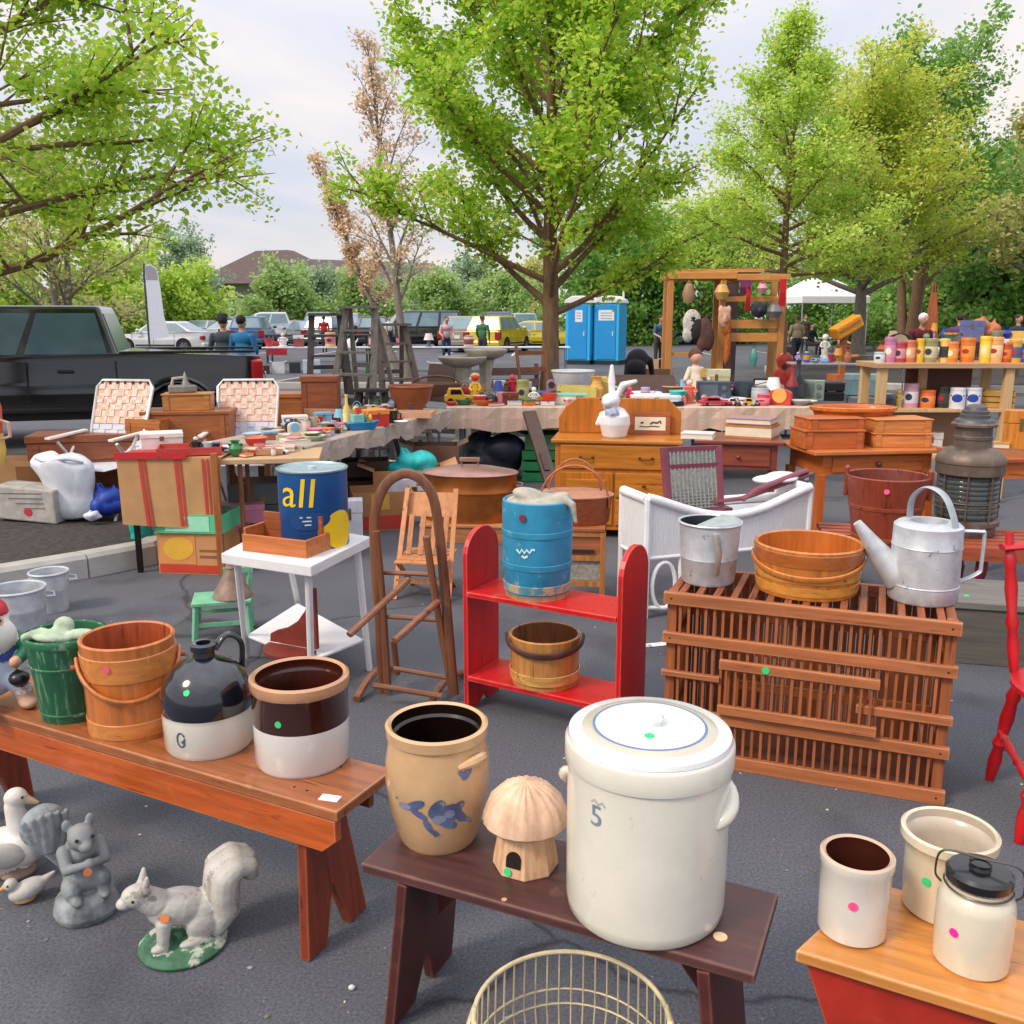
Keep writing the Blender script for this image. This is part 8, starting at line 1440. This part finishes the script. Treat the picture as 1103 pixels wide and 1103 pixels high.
mb.add([(-s_, -s_, hz), (s_, -s_, hz), (s_, s_, hz), (-s_, s_, hz), (-.5, -.5, 3.35), (.5, -.5, 3.35), (.5, .5, 3.35), (-.5, .5, 3.35), (0, 0, 3.5), (-s_, -s_, hz - .3), (s_, -s_, hz - .3), (s_, s_, hz - .3), (-s_, s_, hz - .3)], [(0, 1, 5, 4), (1, 2, 6, 5), (2, 3, 7, 6), (3, 0, 4, 7), (4, 5, 8), (5, 6, 8), (6, 7, 8), (7, 4, 8), (0, 1, 10, 9), (1, 2, 11, 10), (2, 3, 12, 11), (3, 0, 9, 12)]); q = obj('roof', mb, FAB('#dcdee2', .04), t); q.modifiers.new('t', 'SOLIDIFY').thickness = .02
for x in (-1, 1):
    for y in (-1, 1): mb = MB(); mb.tube([(x * s_ * .98, y * s_ * .98, 0), (x * s_ * .98, y * s_ * .98, hz)], .03, 6); obj('leg', mb, MET('#c8ccd0'), t)
table('white table under the canopy tent', at(850, 41, 0), 0, 2.2, .7, .74, P('#c8ccd0', .5)); item('carton', 'dark crate under the canopy tent table', 'crate', 852, 40.6, 0, 12, 9, '#2c2a2c'); item('bowl', 'red bowl on the canopy tent table', 'bowl', 846, 41.3, .745, 8, 6, '#a83040'); item('figure', 'white statue beside the canopy tent leg', 'statue', 888, 39, 0, 10, 24, '#d0ccc8', '#dcd8d4')
table('long dark table of goods behind the tin shelf', at(940, 16.0, 0), R(2), 3.6, .8, .95, P('#5c5258', .6)); table('second long table far right behind the dark one', at(985, 19.5, 0), R(3), 4.6, .9, 1.15, P('#a8a8b0', .6))
TR = [('vase', 'orange vase at the left end of the dark far table', 'vase', 950, 16.2, .95, 12, 15, '#c8642c', '#d88040'), ('clock', 'dark mantel clock with cream edge on the dark far table', 'clock', 968, 16.3, .95, 26, 24, '#2a2826', '#b8a888'), ('figure', 'green figurine beside the maroon jacket', 'figurine', 996, 16.2, .95, 9, 24, '#4c6a50', '#8aa088'), ('kettle', 'white enamel kettle on the dark far table', 'kettle', 1007, 16.4, .95, 14, 14, '#c8c4bc', '#3c3c3c'), ('bag', 'heap of dark striped cloth on the dark far table', 'cloth heap', 1038, 16.4, .95, 42, 24, '#4a3440', '#6a5060'), ('radio', 'dark burgundy radio on the dark far table', 'radio', 1052, 16.15, .95, 20, 16, '#5c2a34', '#3c2028'), ('tin', 'turquoise canister on the dark far table right end', 'tin', 1060, 16.1, .95, 10, 17, '#2c98b0', '#4cb0c4'), ('case', 'blue grey trunk on the second far table', 'trunk', 1046, 19.8, 1.15, 24, 20, '#5c6490', '#5c6490'), ('bag', 'rust orange blanket heap on the second far table', 'blanket', 1062, 19.8, 1.15, 34, 24, '#b0603c', '#c07048'), ('vase', 'cobalt blue jar on the second far table', 'jar', 1083, 19.8, 1.15, 12, 13, '#22308c', '#3444a0'), ('tray', 'mustard tray at the right end of the second far table', 'tray', 1097, 19.8, 1.15, 18, 9, '#c8a048', '#d8b058'), ('bowl', 'pale green bowl on the second far table', 'bowl', 1073, 19.6, 1.15, 14, 9, '#98a488', '#b0b8a0'), ('lamp', 'peach table lamp on the dark far table left', 'lamp', 960, 16.5, .95, 12, 26, '#c8a078', '#d8b890'), ('pan', 'black iron pan on the dark far table', 'pan', 1022, 16.2, .95, 18, 6, '#1c1c20', '#1c1c20'), ('case', 'white plastic chest right of the turquoise canister', 'chest', 1085, 16.2, .95, 28, 18, '#c0c2cc', '#d0d2da')]
for k, l, c_, px, y, z, w_, h_, a, b in TR: item(k, l, c_, px, y, z, w_, h_, a, b)
t = thing('easel', 'tall narrow brown wooden easel behind the white haired person', 'easel', at(996, 21, 0), 0); t.scale = (.62, .8, .93); m_ = W('#8a4c28', 'z'); mb = MB(); mb.bar((-.35, 0, 0), (-.02, 0, 2.55), .06, .05); obj('leg', mb, m_, t); mb = MB(); mb.bar((.35, 0, 0), (.02, 0, 2.55), .06, .05); obj('leg', mb, m_, t); mb = MB(); mb.bar((0, .5, 0), (0, .05, 2.5), .05, .05); obj('leg', mb, m_, t); mb = MB(); mb.prism([(-.28, 1.2), (.28, 1.2), (.1, 2.3), (-.1, 2.3)], -.06, -.031, 'xz'); obj('board', mb, W('#a0562c', 'z'), t)
# ---- feather banner, lamp post
t = thing('feather_banner', 'tall white feather banner behind the dark pickup', 'banner', at(163, 30, 0), R(12)); mb = MB(); mb.tube([(0, 0, 0), (0, 0, 2.9), (.03, 0, 3.25)], .03, 6); obj('pole', mb, MET('#5a5e64'), t); mb = MB(); mb.prism([(.04, .9), (.62, 1.0), (.5, 1.7), (.46, 2.5), (.4, 3.1), (.2, 3.25), (.04, 3.2)], -.012, .012, 'xz'); obj('flag', mb, FAB('#d4d8e4', .06), t); mb = MB(); mb.prism([(.06, 2.75), (.4, 2.75), (.38, 3.08), (.2, 3.2), (.06, 3.16)], -.016, -.0125, 'xz'); obj('top_patch', mb, FAB('#9a9aa0', .1), t); mb = MB(); mb.box(.05, 0, .05, .5, .4, .06); obj('base', mb, BLKP, t)
t = thing('lamp_post', 'thin grey parking lot lamp post left of the feather banner', 'lamp post', at(148, 60, 0), 0); mb = MB(); mb.tube([(0, 0, 0), (0, 0, 7.2)], [.1, .06], 8); obj('pole', mb, MET('#6a6e74', .5), t); mb = MB(); mb.box(.35, 0, 7.2, .8, .25, .12); obj('lamp_head', mb, MET('#6a6e74', .5), t)
# ---- distant hipped roof building and backdrop hills
t = thing('building', 'distant building with broad dark hipped roof beyond the trees', 'building', at(300, 150, 0), R(-6)); mb = MB(); mb.bb(-9, -6, 0, 10, 8, 6.6); obj('wall', mb, P('#7c7670', .8), t); mb = MB(); mb.add([(-11, -7.5, 6.6), (12, -7.5, 6.6), (12, 9.5, 6.6), (-11, 9.5, 6.6), (-3, 0, 11.8), (2, 0, 11.9), (2.4, 2, 11.9), (-3, 2, 11.8)], [(0, 1, 5, 4), (1, 2, 6, 5), (2, 3, 7, 6), (3, 0, 4, 7), (4, 5, 6, 7)]); obj('roof', mb, M('#584a48', .8, 0, .25, 1.2, bump=.3, key='shingle'), t)
mb = MB(); mb.bb(10.01, -4, 0, 26, 7, 6.2); obj('wing', mb, P('#6c6670', .8), t); mb = MB(); mb.add([(10, -5, 6.2), (27, -5, 6.2), (27, 8, 6.2), (10, 8, 6.2), (4, 1, 10.6), (25, 1, 9.8)], [(0, 1, 5, 4), (1, 2, 5), (2, 3, 4, 5), (3, 0, 4)]); obj('roof', mb, M('#5c4f54', .8, 0, .25, 1.2, key='shingle'), t)
for i in range(8): mb = MB(); mb.bb(-8 + i * 2.2, -6.08, 1.2, -6.8 + i * 2.2, -6.01, 4.6); obj('window', mb, GLASS, t)
# ---- other trees
def ov(px, y): v = at(px, y, 0); return v
dome = lambda u: max(.18, sqrt(max(0, 1 - ((u - .3) / .75) ** 2)))
col = lambda u: max(.12, .9 - .75 * u) 
# overhanging maple at the top left: trunk just outside the frame
tree('maple_tree', 'leafy green maple overhanging the top left corner', Vector((-5.7, 8.6, .15)), 6.4, 3.1, .15, .26, 38, 64000, .062, LM[0], 5, el=(10, 58), shape=lambda u: (1.0 if u < .5 else 1.0 - (u - .5) * 1.3), sub=10, spread=.1)
tree('pear_tree', 'tall spindly tree with tan blossom left of the big maple', ov(440, 22.5), 8.0, 1.2, .11, .22, 28, 4200, .085, LM[4], 21, el=(55, 84), shape=lambda u: (1.2 if u < .35 else 1.2 - 1.4 * (u - .35)), bark=BARKG, spread=.1, lean=(-.75, 0), jl=.4)
tree('pear_tree', 'second slender tan tree behind the stepladders', ov(432, 26), 6.0, 1.0, .09, .3, 24, 4200, .09, LM[4], 22, el=(55, 82), shape=col, bark=BARKG, spread=.12, lean=(-2.2, 0))
tree('honey_locust', 'tall yellow green tree with straight trunk behind the display rack', ov(838, 26), 9.4, 3.3, .15, .28, 44, 34000, .1, LM[1], 31, el=(8, 66), shape=lambda u: max(.1, 1.05 - 1.0 * u), sub=8)
tree('maple_tree', 'round golden green maple right of the tall straight tree', ov(922, 30), 7.0, 3.8, .24, .32, 46, 44000, .11, LM[6], 32, el=(20, 72), shape=dome, sub=8, bark=BARKG)
tree('maple_tree', 'dark leaved multi stemmed tree rising behind the golden maple', ov(975, 36), 10.2, 3.6, .2, .25, 40, 18000, .16, LM[5], 33, el=(35, 75), shape=dome, multi=3)
tree('birch_tree', 'tall airy birch at the right photo edge', ov(1122, 27), 11.5, 2.4, .16, .2, 42, 13000, .14, LM[3], 34, el=(20, 70), shape=lambda u: .95 - .5 * u, bark=BARKG)
tree('oak_tree', 'pale budding tree filling the gap at the left behind the pickup', ov(70, 34), 6.2, 3.6, .2, .12, 34, 9000, .15, LM[3], 35, el=(20, 70), shape=dome, multi=3, bark=BARKG)
BG = [(205, 62, 3.2, 2.3, LM[1], 'rounded light green tree behind the feather banner', 7000), (202, 85, 7.1, 4.0, LM[8], 'taller grey green tree behind the feather banner', 8000), (303, 72, 3.4, 3.0, LM[7], 'broad round green tree in front of the distant roof', 9000), (345, 84, 4.0, 3.2, LM[8], 'dull green tree at the right end of the distant roof', 7000), (390, 74, 3.0, 2.6, LM[7], 'low green tree behind the slender tan tree', 7000), (476, 78, 4.0, 2.6, LM[7], 'round bright green tree above the woman in pink', 8000), (440, 96, 4.7, 3.6, LM[8], 'grey green tree left of the round bright green one', 6000), (545, 80, 3.4, 2.6, LM[7], 'round green tree left of the maple trunk', 8000), (512, 100, 6.1, 3.3, LM[8], 'tall misty green tree between the two round ones', 7000), (120, 58, 3.9, 3.3, LM[1], 'yellow green bushy tree above the pickup cab', 9000), (10, 56, 4.6, 3.6, LM[1], 'green bushy tree at the left photo edge behind pickup', 8000), (578, 92, 5.3, 3.0, LM[3], 'pale bronze tree seen through the maple branches', 6000)]
for i, (px, y, H_, r_, m_, l, n_) in enumerate(BG): tree('round_tree', l, ov(px, y), H_, r_, .14, .2, 24, n_, .3, m_, 60 + i, el=(5, 70), shape=dome, group='small trees beyond the car park', sub=5, spread=.24, flat=.3, jl=.5)
BG = [(650, 56, 6.1, 3.7, LM[5], 'dark green tree directly behind the portable toilets'), (700, 60, 6.5, 4.2, LM[5], 'dark green tree right of the portable toilets'), (755, 58, 5.0, 3.7, LM[5], 'dark green tree behind the display rack'), (790, 66, 5.6, 4.0, LM[2], 'mid green tree right behind the display rack'), (1000, 46, 4.7, 3.5, LM[2], 'olive green bushy tree behind the easel'), (1050, 42, 5.3, 3.5, LM[2], 'mid green bushy tree behind the far right tables'), (1085, 44, 7.0, 3.7, LM[5], 'tall dark green tree at the right photo edge'), (1030, 50, 8.1, 4.2, LM[2], 'tall green tree behind the olive bushy one'), (960, 54, 5.5, 4.0, LM[5], 'dark green tree behind the canopy tent'), (900, 60, 4.7, 4.0, LM[5], 'dark hedge like tree far behind the canopy'), (1130, 38, 6.3, 3.6, LM[5], 'dense dark tree beyond the right photo edge')]
for i, (px, y, H_, r_, m_, l) in enumerate(BG): tree('broad_tree', l, ov(px, y), H_, r_, .2, .04, 34, 13000, .26, m_, 90 + i, el=(0, 70), shape=dome, group='dense trees along the right boundary', sub=6, spread=.22, flat=.3)

p = G(379, 1066); solo('pebble', 'tiny white pebble lying on the asphalt between the two front benches', 'pebble', (lambda m_: (m_.ball((0, 0, .006), (.009, .007, .007), 0, 10), m_)[1])(MB()), P('#c8c8cc', .7), p)

# ---- more shoppers far off
SH = [('shopper in white shirt between parked cars near the black van', 420, 46, 40, 'walk', '#c8ccd0', '#2c3448', '#3a2a20'), ('shopper in red jacket walking among the far cars', 350, 44, 200, 'walk', '#a82830', '#2a2a30', '#2a2018'), ('shopper in green coat by the far white table right end', 520, 31, 150, 'stand', '#3c6a48', '#34343c', '#5c4434'), ('shopper in denim shirt left of the display rack', 708, 30, 30, 'browse', '#4c6488', '#3c3830', '#4a3428'), ('shopper in beige coat right of the display rack', 856, 30, 190, 'walk', '#b8a488', '#2c3040', '#6a5a4a'), ('shopper in purple sweater at the second far right table', 1028, 22, 160, 'browse', '#5c3c70', '#2a2c34', '#2c2018'), ('shopper in navy shirt at the far right photo edge', 1090, 23, 20, 'stand', '#28344c', '#5c5448', '#3a2c24')]
for l, px, y, r_, po, a, b, h_ in SH: person(l, at(px, y, 0), R(r_), po, a, b, h_, H=1.66)
# ---- extra goods that crowd the stalls
CT = [('crimson', '#a8283c'), ('cobalt', '#2a48a0'), ('ivory', '#d8d0bc'), ('amber', '#c88a2c'), ('forest green', '#2c5c3c'), ('charcoal', '#2c2c30'), ('copper', '#a8683c'), ('sky blue', '#7cb0d0'), ('lilac', '#a894c0'), ('walnut', '#5c3a26')]
KD = [('bowl', 'bowl', 16, 9), ('jar', 'jar', 9, 15), ('cup', 'mug', 10, 11), ('case', 'trinket box', 17, 10), ('figure', 'figurine', 9, 19), ('kettle', 'teapot', 15, 13), ('vase', 'vase', 10, 18), ('clock', 'mantel clock', 15, 16), ('tin', 'tin', 11, 13), ('lamp', 'lamp', 13, 22)]
def crowd(place, n, posf, z, seed, sc=1.0):
    rnd = random.Random(seed)
    for i in range(n):
        k = KD[(i * 7 + seed) % 10]; c = CT[(i * 3 + seed * 2 + i // 10) % 10]; c2 = CT[(i * 5 + seed + 4) % 10]; u = (i + .5 + rnd.uniform(-.3, .3)) / n
        px, y = posf(u, rnd.random()); item(k[0], 'small %s %s %s' % (c[0], k[1], place), k[1], px, y, z, k[2] * sc * rnd.uniform(.8, 1.15), k[3] * sc * rnd.uniform(.8, 1.15), c[1], c2[1], rot=rnd.uniform(-40, 40))
def onT3(u, v):  # over the long table: along its length and across its depth
    x, y = .2 + u * 2.4, .12 + v * .52; a = T3A; w = Vector((-1.40 + x * cos(a) - y * sin(a), 6.2 + x * sin(a) + y * cos(a), 0)); return 551.5 + FP * w.x / (w.y * _c + (CAMH - .755) * _s), w.y
crowd('among the toys on the long oblique table', 22, onT3, .755, 3, .9)
crowd('on the second row table left of the maple', 10, lambda u, v: (492 + u * 150, 10.45 + v * .4), .745, 5, .8)
crowd('on the second row table right of the maple', 10, lambda u, v: (680 + u * 165, 10.55 + v * .4), .745, 8, .8)
crowd('at the back of the plaid covered table', 16, lambda u, v: (500 + u * 360, 9.62 + v * .1), .755, 2, .95)
crowd('on the dark far right table', 10, lambda u, v: (948 + u * 130, 16.15 + v * .45), .955, 6, .7)
crowd('on the second far right table', 10, lambda u, v: (1000 + u * 110, 19.7 + v * .5), 1.155, 9, .7)
KD2 = [('plate', 'saucer', 15, 4), ('tray', 'tray', 20, 4), ('book', 'booklet', 17, 4), ('toycar', 'toy car', 13, 7), ('cup', 'teacup', 9, 8), ('plate', 'dish', 19, 5), ('jar', 'spice jar', 6, 9), ('case', 'card box', 13, 7)]
CT2 = [('white', '#dcd8d4'), ('pink', '#d88a94'), ('black', '#1c1c20'), ('beige', '#c8b498'), ('red', '#b82c34'), ('pale blue', '#a0bcd0'), ('brown', '#6c4430'), ('silver', '#a4a8ac'), ('green', '#3c8050'), ('orange', '#d0702c')]
def crowd2(place, n, posf, z, seed):
    rnd = random.Random(seed)
    for i in range(n):
        k = KD2[i % 8]; c = CT2[(i + i // 8 + seed) % 10]; c2 = CT2[(i * 3 + seed + 5) % 10]; u = (i * .618) % 1
        px, y = posf(u, rnd.random()); item(k[0], '%s %s lying %s' % (c[0], k[1], place), k[1], px, y, z, k[2] * rnd.uniform(.8, 1.2), k[3] * rnd.uniform(.8, 1.3), c[1], c2[1], rot=rnd.uniform(-60, 60))
crowd2('on the beige cloth of the long oblique table', 40, onT3, .755, 1)
crowd2('on the plaid cloth front row', 24, lambda u, v: (486 + u * 384, 9.06 + v * .3), .755, 4)
crowd2('on the flattened carton table top', 8, lambda u, v: (248 + u * 66, 5.85 + v * .3), .737, 7)
table('low folding table of goods beside the display rack', at(850, 18.5, 0), R(-8), 1.9, .7, .72, P('#8a8c94', .6)); crowd('on the low table beside the display rack', 8, lambda u, v: (856 + u * 70, 18.55 + v * .3), .725, 4, .7)
for i, (l, px, y, w_, h_, c) in enumerate((('tan carton on the asphalt below the dark far right table', 965, 15.7, 26, 22, '#a8845c'), ('faded blue crate on the asphalt right of the tan carton', 1000, 15.6, 24, 18, '#4c6a8c'), ('dark brown carton left of the display rack base', 708, 20.5, 26, 24, '#5c4030'), ('pale tan carton right of the portable toilets', 700, 27, 18, 16, '#b89a78'), ('white foam box below the far white table right part', 470, 27.4, 14, 12, '#d0d4d8'), ('green plastic crate below the far white table middle', 402, 27.6, 16, 12, '#2c6a48'))): item('crate' if 'crate' in l else 'carton', l, 'crate' if 'crate' in l else 'carton', px, y, 0, w_, h_, c)
# ---- grit and blossom scattered on the asphalt
rng = np.random.default_rng(4); mb = MB()
for k in range(420):
    y = 1.2 + rng.random() ** 1.6 * 9; x = (rng.random() - .5) * (1.5 * y); r_ = rng.uniform(.0025, .007)
    if -9 < x < -2.2 and y > 4.6: continue
    mb.ball((x, y, r_ * .3), (r_ * rng.uniform(.7, 1.5), r_, r_ * .5), int(rng.integers(0, 3)), 6)
o = obj('grit', mb, [P('#8a8a8e', .9), P('#b8b4a4', .9), P('#6c6a58', .9)]); o['kind'] = 'stuff'
